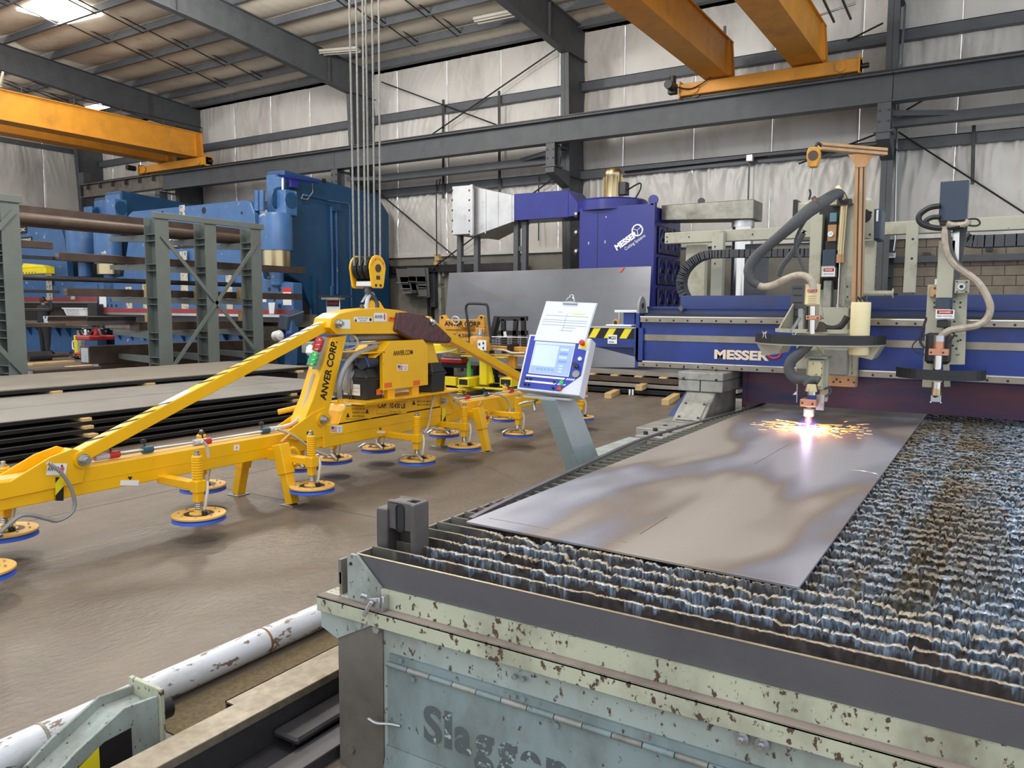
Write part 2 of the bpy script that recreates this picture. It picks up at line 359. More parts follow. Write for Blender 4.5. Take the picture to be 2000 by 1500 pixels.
# columns, rafters, roof
CX = [-2.12, -9.4, -16.5, -24.8, -30.9]
def roofz(y): return 8.72+.07*(18.6-y)
for i, x in enumerate(CX):
    co = tag(thing('column', None, None, (x, 18, 0)), kind=ST)
    def yf(z): return 17.78-.045*z
    zt = 7.74
    part('inner_flange', STEELGREY, co, 'hexa', [(x-.11, yf(0), 0), (x+.11, yf(0), 0), (x+.11, yf(0)+.02, 0), (x-.11, yf(0)+.02, 0), (x-.11, yf(zt), zt), (x+.11, yf(zt), zt), (x+.11, yf(zt)+.02, zt), (x-.11, yf(zt)+.02, zt)])
    part('web', STEELGREY, co, 'prism', [(x-.006, yf(0), 0), (x-.006, 18.58, 0), (x-.006, 18.58, 8.6), (x-.006, yf(8.6), 8.6)], (.012, 0, 0))
    part('outer_flange', STEELGREY, co, 'box', (x-.11, 18.56, 0), (x+.11, 18.58, 8.6))
    m = MB()
    for z in (2.2, 4.8, 6.1, 7.74): m.box((x-.1, yf(z)+.02, z), (x+.1, 18.56, z+.015))
    m.build('stiffener', STEELGREY, co)
    ra = tag(thing('rafter', None, None, (x, 18, 8)), kind=ST)
    ye = 5.0
    def bot(y): return 7.72+.10*(17.4-y) if y > 13 else 8.16+.065*(13-y)
    prof = [(x-.008, y, bot(y)) for y in (18.55, 17.4, 15, 13, 9, ye)]+[(x-.008, y, roofz(y)-.22) for y in (ye, 18.55)]
    part('web', STEELGREY, ra, 'prism', prof, (.016, 0, 0))
    m = MB()
    for a, b in ((17.45, 15), (15, 13), (13, 9), (9, ye)): m.bar((x, a, bot(a)), (x, b, bot(b)), .2, .02)
    m.build('lower_flange', STEELGREY, ra)
    part('upper_flange', STEELGREY, ra, 'bar', (x, 18.55, roofz(18.55)-.22), (x, ye, roofz(ye)-.22), .2, .02)
    m = MB()
    for y in (16.6, 11.8): m.bar((x, y, bot(y)), (x, y, roofz(y)-.24), .16, .015, (0, 1, 0))
    m.build('stiffener', STEELGREY, ra)
DECK = M('roof_blanket', c(216, 207, 190), .6, var=.06, scale=1.2, dirt=c(176, 164, 144), damt=.34, dscale=1.6)
NET = M('wire_netting', c(128, 118, 102), .5, .4)
ce = tag(part('ceiling', DECK, None, 'prism', [(-33, 18.8, roofz(18.8)+.12), (5, 18.8, roofz(18.8)+.12), (5, 5, roofz(5)+.12), (-33, 5, roofz(5)+.12)], (0, 0, .05)), kind=ST)
PY_ = [17.3-1.31*k for k in range(10)]
edges = [18.6]+PY_
for a, b in zip(edges[:-1], edges[1:]):
    nu, nv = 320, 12; u = np.linspace(-32.3, 4.8, nu)[:, None]; w = np.linspace(0, 1, nv)[None]
    Yv = a+(b-a)*w+0*u; Zv = roofz(Yv)+.02-.10*np.sin(np.pi*w)**.8*(.55+.9*fbm(u*.5+a*3, Yv*.7, 2))-.02*np.abs(np.sin(u*9))*np.sin(np.pi*w)
    link('roof_blanket', grid_mesh('roof_blanket', np.stack([u+0*w, Yv, Zv], -1).reshape(-1, 3), nu, nv), DECK, ce)
m = MB()
for k in range(220):
    x0 = -32+k*.165
    if x0 > 4.6: break
    for a, b in zip(edges[:7], edges[1:8]): m.add([(x0, a, roofz(a)-.035), (x0+.007, a, roofz(a)-.035), (x0+.007+.1, b, roofz(b)-.035), (x0+.1, b, roofz(b)-.035)], [(0, 1, 2, 3)])
m.build('wire_netting', NET, ce, kind='stuff')
for y in PY_:
    z = roofz(y); mm = MB(); mm.box((-32.3, y-.005, z-.22), (4.9, y+.005, z)); mm.box((-32.3, y, z-.02), (4.9, y+.075, z-.005)); mm.box((-32.3, y-.075, z-.22), (4.9, y, z-.208)); mm.build('purlin', GIRT, ce)
part('eave_strut', GIRT, ce, 'box', (-32.3, 18.1, 8.5), (4.9, 18.55, 8.72))
for i in range(len(CX)-1):
    for t in (.43, .63):
        xx = CX[i]+(CX[i+1]-CX[i])*t
        for a, b in zip(PY_[:-4], PY_[1:-3]):
            for dx in (-.05, .05): part('bridging_rod', DKSTEEL, ce, 'bar', (xx+dx, a, roofz(a)-.19+dx*.8), (xx+dx, b, roofz(b)-.05+dx*.8), .025, .025)
SKYL = M('skylight_lens', c(255, 252, 244), .4, emit=9)
def on_roof(x, y, off):
    d = ray(x, y); t = (8.72+.07*18.6+off-EYE)/(d.z+.07*d.y); return Vector((d.x*t, d.y*t, EYE+d.z*t))
SQ = [on_roof(*p, -.13) for p in ((33, 21), (133, 47), (200, 31), (105, -5))]
part('skylight', SKYL, ce, 'prism', SQ, (0, 0, .02))
sc_ = sum(SQ, Vector())/4; lamp('skylight_daylight', 'AREA', sc_-Vector((0, 0, .05)), 70, (1, .98, .94), 1.6, (math.radians(4), 0, 0), .9)
# roof lights: two dusty strip fixtures and one lit
FIXT = M('dusty_fixture', c(196, 190, 178), .5, var=.1)
def strip(p, q, nm, lab, mat=FIXT):
    t = thing(nm, lab, 'light', (Vector(p)+Vector(q))/2)
    p = Vector(p); q = Vector(q); part('housing', mat, t, 'bar', p, q, .32, .07, bevel=.01)
    d = (q-p).normalized()
    for s in (-.08, .08): part('lamp_tube', FIXT, t, 'cyl', p+Vector((0, s, -.05)), q+Vector((0, s, -.05)), .02, n=8)
    for f in (.12, .88): part('hanger_wire', DKSTEEL, t, 'cyl', p.lerp(q, f), p.lerp(q, f)+Vector((0, 0, roofz(p.y)-p.z-.2)), .006, n=5)
strip(on_roof(628, 102, -.32), on_roof(700, 96, -.32), 'ceiling_light', 'dusty unlit strip light on the roof beside the hoist ropes')
strip(on_roof(930, 40, -.32), on_roof(1003, 25, -.32), 'ceiling_light', 'dusty unlit strip light beside the rafter of the middle column')
lq = on_roof(193, 208, -.5)
t = thing('ceiling_light', 'lit white high-bay lamp above the far amber crane', 'light', lq)
part('lens', M('lamp_lens', c(255, 255, 255), .3, emit=10), t, 'box', lq-Vector((.45, .2, .03)), lq+Vector((.45, .2, 0))); part('housing', FIXT, t, 'box', lq+Vector((-.5, -.25, 0)), lq+Vector((.5, .25, .1)), bevel=.01)
part('hanger_rod', DKSTEEL, t, 'cyl', lq+Vector((0, 0, .1)), lq+Vector((0, 0, .6)), .01)

# crane runway
ry = 16.9
rb = tag(thing('runway_beam', None, None, (-14, ry, 5.6)), kind=ST)
segs = [5, -2.0, -9.25, -16.6, -24.66]
for a, b in zip(segs[:-1], segs[1:]):
    part('beam_segment', STEELGREY, rb, 'ibeam', (a-.008, ry, 5.725), (b+.008, ry, 5.725), .545, .3, .016, .025)
part('rail', DKSTEEL, rb, 'ibeam', (5, ry, 6.035), (-24.66, ry, 6.035), .09, .07, .02, .025)
for k in range(60):
    x0 = 4.6-k*.5
    if x0 < -25: break
    part('rail_clip', DKSTEEL, rb, 'box', (x0-.03, ry-.09, 5.997), (x0+.03, ry-.03, 6.02))
rb2 = tag(thing('runway_beam', None, None, (-28, ry, 5.6)), kind=ST)
part('beam_segment', SOOT, rb2, 'ibeam', (-24.66, ry, 5.77), (-29.5, ry, 5.77), .49, .3, .016, .025)
part('rail', DKSTEEL, rb2, 'ibeam', (-24.66, ry, 6.035), (-29.5, ry, 6.035), .09, .07, .02, .025)
for k in range(6): part('stiffener', STEELGREY, rb2, 'box', (-25.1-k*.8, ry-.14, 5.8), (-25.08-k*.8, ry-.02, 5.99))
part('end_stop', STEELGREY, rb2, 'box', (-29.55, ry-.15, 6.0), (-29.25, ry+.15, 6.45), bevel=.01)
for i, x in enumerate(CX[:4]):
    b = tag(thing('bracket_column', None, None, (x, 17.2, 5.3)), kind=ST)
    m = MB(); m.ibeam((x+.0, ry+.02, 5.45), (x, ry+.02, 4.92), .3, .24, .02, .02, (0, 1, 0)); m.build('bearing_post', STEELGREY, b)
    part('base_plate', STEELGREY, b, 'box', (x-.17, ry-.18, 4.89), (x+.17, ry+.22, 4.92)); m = MB(); m.bolts([(x+s*.08, ry-.135, z) for s in (-1, 1) for z in (5.1, 5.3)], (0, -1, 0), .02, .02); m.build('bolt', DKSTEEL, b)
    part('corbel', STEELGREY, b, 'hexa', [(x-.12, ry-.15, 4.76), (x+.12, ry-.15, 4.76), (x+.12, 17.56, 4.5), (x-.12, 17.56, 4.5), (x-.12, ry-.15, 4.89), (x+.12, ry-.15, 4.89), (x+.12, 17.56, 4.89), (x-.12, 17.56, 4.89)])
    part('tie_plate', STEELGREY, b, 'box', (x-.1, ry+.1, 5.4), (x+.1, 17.5, 5.43))
# struts between columns and brace rods
for a, b in ((-2.2, 4.8), (-9.6, -16.4)):
    st = tag(thing('tie_beam', None, None, ((a+b)/2, 17.9, 5.3)), kind=ST)
    part('channel', STEELGREY, st, 'box', (a, 17.5, 5.12), (b, 17.7, 5.31), bevel=.01)
    part('knee_angle', STEELGREY, st, 'bar', (a-.1 if a < -5 else a+.1, 17.2, 5.33), (a-1.1 if a < -5 else a+1.2, 17.55, 5.28), .06, .1)
    if a < -5: part('knee_angle', STEELGREY, st, 'bar', (b, 17.2, 5.22), (b+1.1, 17.52, 5.2), .06, .1)
def rod(p, q, r=.02): tag(part('trim_brace_rod', DKSTEEL, None, 'cyl', p, q, r, n=6), kind=ST)
Yr = 18.25
for a, b in (((745, 160), (1000, 255)), ((1085, 97), (840, 265)), ((735, 372), (905, 515)), ((1085, 345), (850, 520)), ((1755, 258), (2010, 422)), ((1725, 45), (1655, 80)), ((1712, 262), (1560, 320)), ((1830, 180), (1770, 215))):
    rod(PY(*a, Yr), PY(*b, Yr))
# conduits and pipes on the wall
def pipe(pts, r, lab, mat=DKSTEEL, Yv=18.3):
    o = part('conduit', mat, None, 'tube', [PY(*p, Yv) for p in pts], r, 7, 1)
    tag(o, lab, 'conduit')
pipe([(866, 195), (866, 388)], .04, 'dark vertical pipe left of the two standing above the runway beam')
pipe([(975, 178), (976, 378)], .04, 'dark vertical pipe right of the two standing above the runway beam')
pipe([(853, 372), (853, 352), (860, 350), (858, 360)], .02, 'thin bent conduit loop on the girt above the duct box')
pipe([(852, 358), (853, 500)], .018, 'thin conduit dropping to small wall boxes left of the duct')
pipe([(1052, 345), (1052, 470)], .018, 'thin conduit behind the navy duct')
pipe([(1187, 335), (1187, 392)], .018, 'thin conduit standing behind the gold fan motor')
pipe([(1464, 308), (1461, 400)], .02, 'thin conduit below the square junction box')
pipe([(1902, 245), (1899, 360)], .035, 'rust brown pipe on the wall above the slate enclosure')
pipe([(1768, 10), (1752, 240), (1748, 470), (1745, 490)], .022, 'bright thin conduit running down beside the grey column', ZINC)
pipe([(1220, 336), (1500, 306), (1715, 285)], .03, 'dark conduit along the girt behind the balancer arm')
jb = thing('junction_box', 'small square pale junction box on the girt conduit', 'box', PY(1465, 309, 18.2)); p = PY(1465, 309, 18.2)
part('box_body', FIXT, jb, 'box', p-Vector((.07, .06, .07)), p+Vector((.07, .06, .07)), bevel=.01); part('cover', ZINC, jb, 'box', p-Vector((.06, .068, .06)), p+Vector((.06, -.06, .06)))
p = PY(1737, 499, 18.3); jb = thing('sign', 'small white notice on the wall channel beside the grey column', 'sign', p)
part('panel', WHITE, jb, 'box', p-Vector((.1, .01, .05)), p+Vector((.12, .01, .05)))
for z in (-.015, .02): part('text_line', INKB, jb, 'box', p+Vector((-.07, -.013, z)), p+Vector((.08, -.009, z+.012)))
for pp, wh in (((1810, 497), 'left of the second torch head pole'), ((1932, 487), 'right of the second torch head pole')):
    p = PY(*pp, 18.5); ob = thing('outlet_box', 'small dark outlet box on the block wall, '+wh, 'box', p, 'outlet boxes above the wall channel')
    part('box_body', DKSTEEL, ob, 'box', p-Vector((.06, .04, .04)), p+Vector((.06, .06, .04)), bevel=.005); part('face', BLACK, ob, 'box', p-Vector((.03, .045, .025)), p+Vector((.03, -.04, .025)))

# ================================================================ bridge cranes
def crane(name, lab, x0, x1, girders, zt, y0, glabel=None):
    t = thing(name, lab, 'crane', ((x0+x1)/2, ry, 6.083))
    part('end_truck', ORANGE, t, 'box', (x0, ry-.13, 6.103), (x1, ry+.13, 6.355), bevel=.012)
    part('end_plate', ORANGE, t, 'box', (x1-.03, ry-.16, 6.064), (x1+.0, ry+.16, 6.413)); part('end_plate', ORANGE, t, 'box', (x0, ry-.16, 6.064), (x0+.03, ry+.16, 6.413))
    for x in (x0+.35, x1-.35):
        part('wheel', DKSTEEL, t, 'cyl', (x, ry-.06, 6.151), (x, ry+.06, 6.151), .1, n=18); part('axle_cap', ORANGE, t, 'cyl', (x, ry-.13, 6.219), (x, ry-.17, 6.219), .1, n=16)
    part('bumper', BLACK, t, 'cyl', (x1, ry, 6.219), (x1+.14, ry, 6.219), .05)
    for ga, gb in girders:
        g = MB(); g.box((ga+.05, y0, 6.413), (gb-.05, ry+.15, zt)); g.build('girder', ORANGE, t)
        part('lower_flange', ORANGE, t, 'box', (ga, y0, 6.394), (gb, ry+.2, 6.418)); part('upper_flange', ORANGE, t, 'box', (ga, y0, zt), (gb, ry+.2, zt+.025))
        part('end_gusset', ORANGE, t, 'prism', [(gb-.05, ry-.1, 6.413), (gb+.06, ry-.1, 6.413), (gb, ry-.1, zt), (gb-.05, ry-.1, zt)], (0, .025, 0))
        part('end_gusset', ORANGE, t, 'prism', [(gb-.05, ry+.14, 6.413), (gb+.06, ry+.14, 6.413), (gb, ry+.14, zt), (gb-.05, ry+.14, zt)], (0, .025, 0))
        part('trolley_rail', DKSTEEL, t, 'box', ((ga+gb)/2-.03, y0, zt+.025), ((ga+gb)/2+.03, ry+.15, zt+.08))
    return t
t = crane('bridge_crane', 'amber twin-girder bridge crane above the gantry of the cutting table', -6.214, -2.583, [(-5.680, -5.146), (-3.884, -3.282)], 7.132, 2)
part('drive_motor', BLACK, t, 'cyl', (-6.311, ry-.2, 6.277), (-6.311, ry-.55, 6.277), .09); part('drive_box', BLACK, t, 'box', (-6.409, ry-.3, 6.141), (-6.234, ry-.14, 6.355), bevel=.01)
part('brake_housing', BLACK, t, 'cyl', (-6.311, ry-.25, 6.355), (-6.311, ry-.25, 6.510), .07); part('motor_cable', BLACK, t, 'tube', [(-6.214, ry-.2, 6.277), (-5.923, ry-.2, 6.209), (-5.632, ry-.2, 6.306), (-5.438, ry-.17, 6.452)], .015)
part('bumper_rod', STEELGREY, t, 'bar', (-5.224, ry-.2, 7.083), (-5.224, ry-.2, 7.375), .05, .04)
part('festoon_bracket', ZINC, t, 'cyl', (-3.301, ry-.4, 7.180), (-2.670, ry-.4, 7.277), .02)
for dx in (-.3, .0): part('conductor_bar', STEELGREY, t, 'bar', (-2.767+dx, ry-.25, 7.054), (-2.767+dx, 12, 7.326), .035, .035)
t = crane('bridge_crane', 'amber twin-girder bridge crane at the far left above the presses', -25.829, -22.187, [(-24.858, -24.275), (-23.304, -22.721)], 7.171, 2)
part('drive_motor', BLACK, t, 'cyl', (-25.926, ry-.2, 6.277), (-25.926, ry-.5, 6.277), .09); part('handrail', DKSTEEL, t, 'cyl', (-22.624, ry+.1, 7.345), (-22.624, 3, 7.345), .015)
for k in range(9): part('handrail_post', DKSTEEL, t, 'cyl', (-22.624, 17-k*1.4, 7.171), (-22.624, 17-k*1.4, 7.345), .012, n=6)
part('drop_cable', HOSEW, t, 'tube', [(-22.673, 10.9, 7.229), (-22.527, 10.9, 7.569), (-22.527, 10.75, 7.132), (-22.576, 10.4, 6.598)], .03)
# ================================================================ cutting table
TX0, TX1, TY0, TY1, TZ = -1.79, .85, 1.80, 8.3, .694
tb = thing('cutting_table', 'worn pale green plasma cutting table filled with slag-crusted steel slats', 'cutting table', (-.5, 5, 0))
part('front_sheet', TABLE, tb, 'box', (-1.60, 1.795, .0), (TX1, 1.815, .56))
part('corner_plate', SOOT, tb, 'box', (-1.775, 1.79, .0), (-1.585, 1.81, .55))
part('corner_gusset', TABLE, tb, 'prism', [(-1.845, 1.785, .52), (-1.845, 1.785, .455), (-1.775, 1.785, .43), (-1.60, 1.785, .52)], (0, .02, 0))
part('lip_top', M('dusty_lip_top', c(138, 124, 116), .6, var=.12, scale=5, dirt=c(60, 52, 46), damt=.42, dscale=2.2), tb, 'box', (-1.845, 1.7655, .5662), (TX1, 1.80, .5672)); m = MB(); m.box((-1.845, 1.765, .558), (TX1, 1.86, .566)); m.box((-1.845, 1.765, .515), (TX1, 1.773, .566)); m.build('lip_angle', TABLELIP, tb, bevel=.002)
part('ledge_strip', TABLELIP, tb, 'box', (-1.735, 1.80, .56), (TX1, 1.812, .625))
part('end_plate', TABLE, tb, 'prism', [(-1.738, 1.798, .56), (-1.60, 1.798, .56), (-1.60, 1.798, .628), (-1.70, 1.798, .716), (-1.725, 1.798, .716), (-1.738, 1.798, .706)], (0, .012, 0))
part('plate_hole', INKB, tb, 'cyl', (-1.722, 1.7965, .685), (-1.722, 1.80, .685), .006, n=10)
part('side_sheet', SOOT, tb, 'box', (TX0, 1.815, 0), (TX0+.012, TY1, .64)); part('side_sheet', SOOT, tb, 'box', (TX1-.012, 1.815, 0), (TX1, TY1, .64))
part('side_comb', SOOT, tb, 'box', (TX0-.004, 1.815, .6), (TX0+.008, TY1, .682)); part('end_sheet', SOOT, tb, 'box', (TX0, TY1, 0), (TX1, TY1+.012, .69))
part('water_pan', DKSTEEL, tb, 'box', (TX0+.02, 1.83, .3), (TX1-.02, TY1, .5))
part('front_apron', M('apron_steel', c(104, 102, 106), .42, .45, .12, 2, dirt=c(78, 76, 80), damt=.4, dscale=2), tb, 'prism', [(-1.71, 1.812, .715), (-1.61, 1.812, .624), (TX1, 1.812, .624), (TX1, 1.812, .716)], (0, .006, 0), bevel=.001)
part('apron_edge', M('cut_bright_edge', c(196, 178, 150), .4, .6, .2, 40), tb, 'box', (-1.71, 1.8112, .7152), (TX1, 1.8188, .7168))
# hinged door with stencil, hinge strip, knuckles, fold
DY = 1.789
part('hinge_strip', DOORGREEN, tb, 'box', (-1.555, DY-.003, .405), (TX1, DY+.006, .432))
dr = part('door', DOORGREEN, tb, 'box', (-1.565, DY-.004, .13), (TX1, DY+.004, .395), bevel=.002)
part('door_fold', DOORGREEN, tb, 'hexa', [(-1.57, DY-.022, .04), (TX1, DY-.022, .04), (TX1, DY+.004, .04), (-1.57, DY+.004, .04), (-1.57, DY-.004, .13), (TX1, DY-.004, .13), (TX1, DY+.004, .13), (-1.57, DY+.004, .13)])
for k in range(28):
    x0 = -1.56+k*.085
    part('hinge_knuckle', PALEGREY if k % 2 else DOORGREEN, tb, 'cyl', (x0, DY-.008, .4), (x0+.082, DY-.008, .4), .0085, n=10)
def bolt(x, y, z, r=.011, h=.008, mat=DOORGREEN, nm='bolt', nrm=(0, -1, 0)):
    return part(nm, mat, tb, 'bolts', [(x, y, z)], nrm, r, h, bevel=.0015)
for p in ((786, 1288), (810, 1324)): q = PY(*p, DY); bolt(q.x, DY-.004, q.z, .009)
for p in ((1008, 1320), (1025, 1325), (1008, 1357), (1025, 1362)): q = PY(*p, DY); bolt(q.x, DY-.005, q.z, .008)
q = PY(1090, 1414, DY); bolt(q.x, DY-.004, q.z, .009); q = PY(1266, 1436, DY); bolt(q.x, DY-.004, q.z, .008, mat=ZINC)
for p in ((1450, 1441), (1490, 1452)):
    q = PY(*p, DY); n = MB(); n.cyl((q.x, DY-.002, q.z), (q.x, DY-.006, q.z), .017, n=16); n.cyl((q.x, DY-.006, q.z), (q.x, DY-.018, q.z), .012, n=6); n.cyl((q.x, DY-.018, q.z), (q.x, DY-.03, q.z), .007, n=10); n.build('bolt', ZINC, tb)
for p in ((688, 1462), (748, 1490)): q = PY(*p, 1.79); bolt(q.x, 1.79, q.z, .015, .01, SOOT)
for p in ((703, 1218), (736, 1228)): q = PY(*p, 1.785); bolt(q.x, 1.79, q.z, .014, .012, TABLE)
q = PY(632, 1179, 1.765); bolt(q.x, 1.765, q.z, .007, .004, TABLELIP); q = PY(1500, 1421, 1.765); bolt(q.x, 1.765, q.z, .008, .004, TABLELIP)
part('door_latch_wire', ZINC, tb, 'tube', [PY(718, 1402, 1.76), PY(735, 1412, 1.76), PY(762, 1414, 1.775), PY(782, 1418, 1.782)], .0045, 8)
# stencilled word on the door
o = PY(828, 1447, DY-.004); e = PY(1107, 1500, DY-.004)
h = (PY(828, 1373, DY-.004)-o).z
def word(s, x0, x1, z0, z1): return text(s, (x0, DY-.0045, z0), (1, 0, 0), (0, 0, 1), x1-x0, z1-z0, STENCIL, tb, 'stencil_lettering', bold=.035, lift=.0006)
wd = e.x-o.x
word('S', o.x, o.x+wd*.14, o.z+.002, o.z+h); word('l', o.x+wd*.16, o.x+wd*.215, o.z+.004, o.z+h*1.0)
word('a', o.x+wd*.235, o.x+wd*.36, o.z+.004, o.z+h*.72); word('g', o.x+wd*.38, o.x+wd*.52, o.z-h*.28, o.z+h*.72)
word('g', o.x+wd*.54, o.x+wd*.68, o.z-h*.28, o.z+h*.72); word('e', o.x+wd*.70, o.x+wd*.84, o.z+.002, o.z+h*.72); word('r', o.x+wd*.87, o.x+wd, o.z+.004, o.z+h*.72)
# cleat on the ledge
q = Vector((-1.585, 1.79, .6)); cl = MB()
cl.box((q.x+.01, 1.772, .567), (q.x+.02, 1.80, .615)); cl.prism([(q.x+.01, 1.765, .575), (q.x+.01, 1.765, .612), (q.x-.045, 1.758, .600), (q.x-.05, 1.758, .585)], (0, .008, 0))
cl.bar((q.x-.01, 1.755, .6), (q.x-.035, 1.745, .553), .012, .012); cl.cyl((q.x-.045, 1.766, .607), (q.x-.055, 1.752, .614), .01, n=8); cl.build('cleat', ZINC, tb, bevel=.0015)
# slag-crusted slats
def slag_mat():
    m = M('slag_crust', c(92, 84, 76), .5, .25, .25, 40); nt = m.node_tree; N = nt.nodes; L = nt.links; p = N['Principled BSDF']
    tc = N.new('ShaderNodeTexCoord'); sp = N.new('ShaderNodeSeparateXYZ'); L.new(tc.outputs['Object'], sp.inputs[0])
    def nz(s, st, d=5):
        mp = N.new('ShaderNodeMapping'); mp.inputs['Scale'].default_value = st; L.new(tc.outputs['Object'], mp.inputs[0])
        n = N.new('ShaderNodeTexNoise'); n.inputs['Scale'].default_value = s; n.inputs['Detail'].default_value = d; L.new(mp.outputs[0], n.inputs['Vector']); return n.outputs['Fac']
    def rng(src, a, b, lo=0, hi=1):
        r = N.new('ShaderNodeMapRange'); r.inputs[1].default_value = a; r.inputs[2].default_value = b; r.inputs[3].default_value = lo; r.inputs[4].default_value = hi; L.new(src, r.inputs[0]); return r.outputs[0]
    def mix(f, a, b):
        x = N.new('ShaderNodeMix'); x.data_type = 'RGBA'
        if isinstance(f, float): x.inputs[0].default_value = f
        else: L.new(f, x.inputs[0])
        for s, v in ((6, a), (7, b)):
            if isinstance(v, tuple): x.inputs[s].default_value = v
            else: L.new(v, x.inputs[s])
        return x.outputs[2]
    def mth(op, a, b):
        x = N.new('ShaderNodeMath'); x.operation = op
        for i, v in enumerate((a, b)):
            if isinstance(v, (int, float)): x.inputs[i].default_value = v
            else: L.new(v, x.inputs[i])
        return x.outputs[0]
    brown = mix(rng(nz(70, (1, 1, .5)), .3, .7), c(72, 67, 60), c(142, 130, 110))
    rust = mix(rng(nz(5, (1, 1, 1)), .55, .68), brown, c(130, 106, 80))
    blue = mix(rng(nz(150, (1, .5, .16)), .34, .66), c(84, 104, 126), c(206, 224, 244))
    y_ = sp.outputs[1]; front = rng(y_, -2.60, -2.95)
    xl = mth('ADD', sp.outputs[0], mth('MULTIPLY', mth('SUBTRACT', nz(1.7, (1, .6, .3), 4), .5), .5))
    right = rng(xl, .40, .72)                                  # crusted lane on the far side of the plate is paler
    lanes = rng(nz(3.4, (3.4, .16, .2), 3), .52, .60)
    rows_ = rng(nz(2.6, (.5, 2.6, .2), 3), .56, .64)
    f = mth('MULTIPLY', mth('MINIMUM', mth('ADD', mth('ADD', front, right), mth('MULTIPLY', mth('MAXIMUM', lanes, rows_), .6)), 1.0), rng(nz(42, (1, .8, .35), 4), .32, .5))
    col = mix(f, rust, blue)
    an = N.new('ShaderNodeAttribute'); an.attribute_name = 'crust'; ar = N.new('ShaderNodeAttribute'); ar.attribute_name = 'rim'
    steel = mix(rng(nz(14, (1, 1, 2)), .35, .7), c(86, 82, 84), c(112, 100, 92))
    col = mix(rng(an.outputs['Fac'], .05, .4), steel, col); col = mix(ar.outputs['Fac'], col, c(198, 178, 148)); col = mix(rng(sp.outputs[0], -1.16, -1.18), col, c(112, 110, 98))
    L.new(col, p.inputs['Base Color']); L.new(rng(f, 0, 1, .62, .36), p.inputs['Roughness']); L.new(rng(f, 0, 1, .1, .35), p.inputs['Metallic'])
    return m
SLAG = slag_mat()
ysl = [1.872+.0905*k for k in range(71)]
for k, y in enumerate(ysl):
    if y > TY1-.05: break
    x0, x1 = TX0+.012, TX1-.014
    dx = .0028 if y < 3.2 else (.004 if y < 4.6 else .008)
    n = int((x1-x0)/dx); X = np.linspace(x0, x1, n)
    worn = np.clip((X+1.66-.10*vn(np.array(k*2.3), np.array(5.))), 0, .06)/.06*((.12, .4, .75, .9)[k] if k < 4 else 1)
    cut = np.zeros(n)
    for q in range(int(34+8*min(k, 6))):                     # narrow kerf notches
        xc = RNG.uniform(x0+.12, x1); w_ = RNG.uniform(.0015, .004); cut += RNG.uniform(.004, .026)*np.exp(-((X-xc)/w_)**4)
    for q in range(5+(k > 3)*7):                              # bitten-out lengths between kerfs
        xc = RNG.uniform(x0+.12, x1); w_ = RNG.uniform(.008, .045); cut += RNG.uniform(.004, .018)*np.clip(1.25-np.abs((X-xc)/w_)**3, 0, 1)
    cut += np.clip(vn(X*190+k*5, X*0+k)-.45, 0, 1)*.014*(k > 2)+(fbm(X*22+k*9, X*0+k*3.3, 3)-.35)*.008*(k > 4)
    if k < 2: cut *= vn(X*2.3+k*9, X*0) > .5
    cut = np.clip(cut*.6, 0, .024)*worn
    under = (X > -1.67) & (X < -.45) & (y > 2.3)
    top = TZ-.0015-cut+np.where(under, 0, (.006*(vn(X*120, X*0+k)-.45))*worn)
    top = np.where(under, np.minimum(top, TZ-.002), top)[:, None]; X = X[:, None]; wc = worn[:, None]
    hz = np.array([.0, .003, .008, .015, .025, .04, .065, .19])[None]; rows = top-hz
    run = .010+.06*vn(X*70+k*3, X*0+k)**2; tip = np.clip(1-hz/run, 0, 1)**.6
    rid = vn(X*250+k*7, X*0+k*1.7)**2*.013+vn(X*95+k*3, X*0+k*4.1)**3*.014
    crust = np.clip(k/9, 0, 1)*(fbm(X*80+k*13, rows*130+k, 3)-.3)*.032*np.exp(-hz/.045)*np.clip((X+.62)/.3, .3, 1.1)
    rid2 = vn(X*240+k*5, X*0+k*8.7)**2*.012
    F = y-.003-np.clip((rid*tip+crust)*wc, 0, .034); B = y+.003+np.clip((rid2*tip+crust*.9)*wc, 0, .034)
    Yv = np.concatenate([F[:, ::-1], B], 1); Zv = np.concatenate([rows[:, ::-1], rows], 1)
    V = np.stack([X+0*Yv+.5, Yv-5, Zv], -1).reshape(-1, 3)
    cr = np.clip((rid*tip+crust)*wc/.0075, 0, 1)*(1 if k > 5 else (vn(X*9+k*3, X*0+k*2) > (.62, .42, .22, .1, 0, 0)[k])); ed = (hz < .001)*np.ones_like(cr)*(.6 if k < 6 else .12)
    me = grid_mesh('slat', V, n, 16)
    for nm, arr in (('crust', np.concatenate([cr[:, ::-1], cr], 1)), ('rim', np.concatenate([ed[:, ::-1], ed], 1))):
        at = me.attributes.new(nm, 'FLOAT', 'POINT'); at.data.foreach_set('value', arr.astype(np.float32).ravel())
    link('slat', me, SLAG, tb)
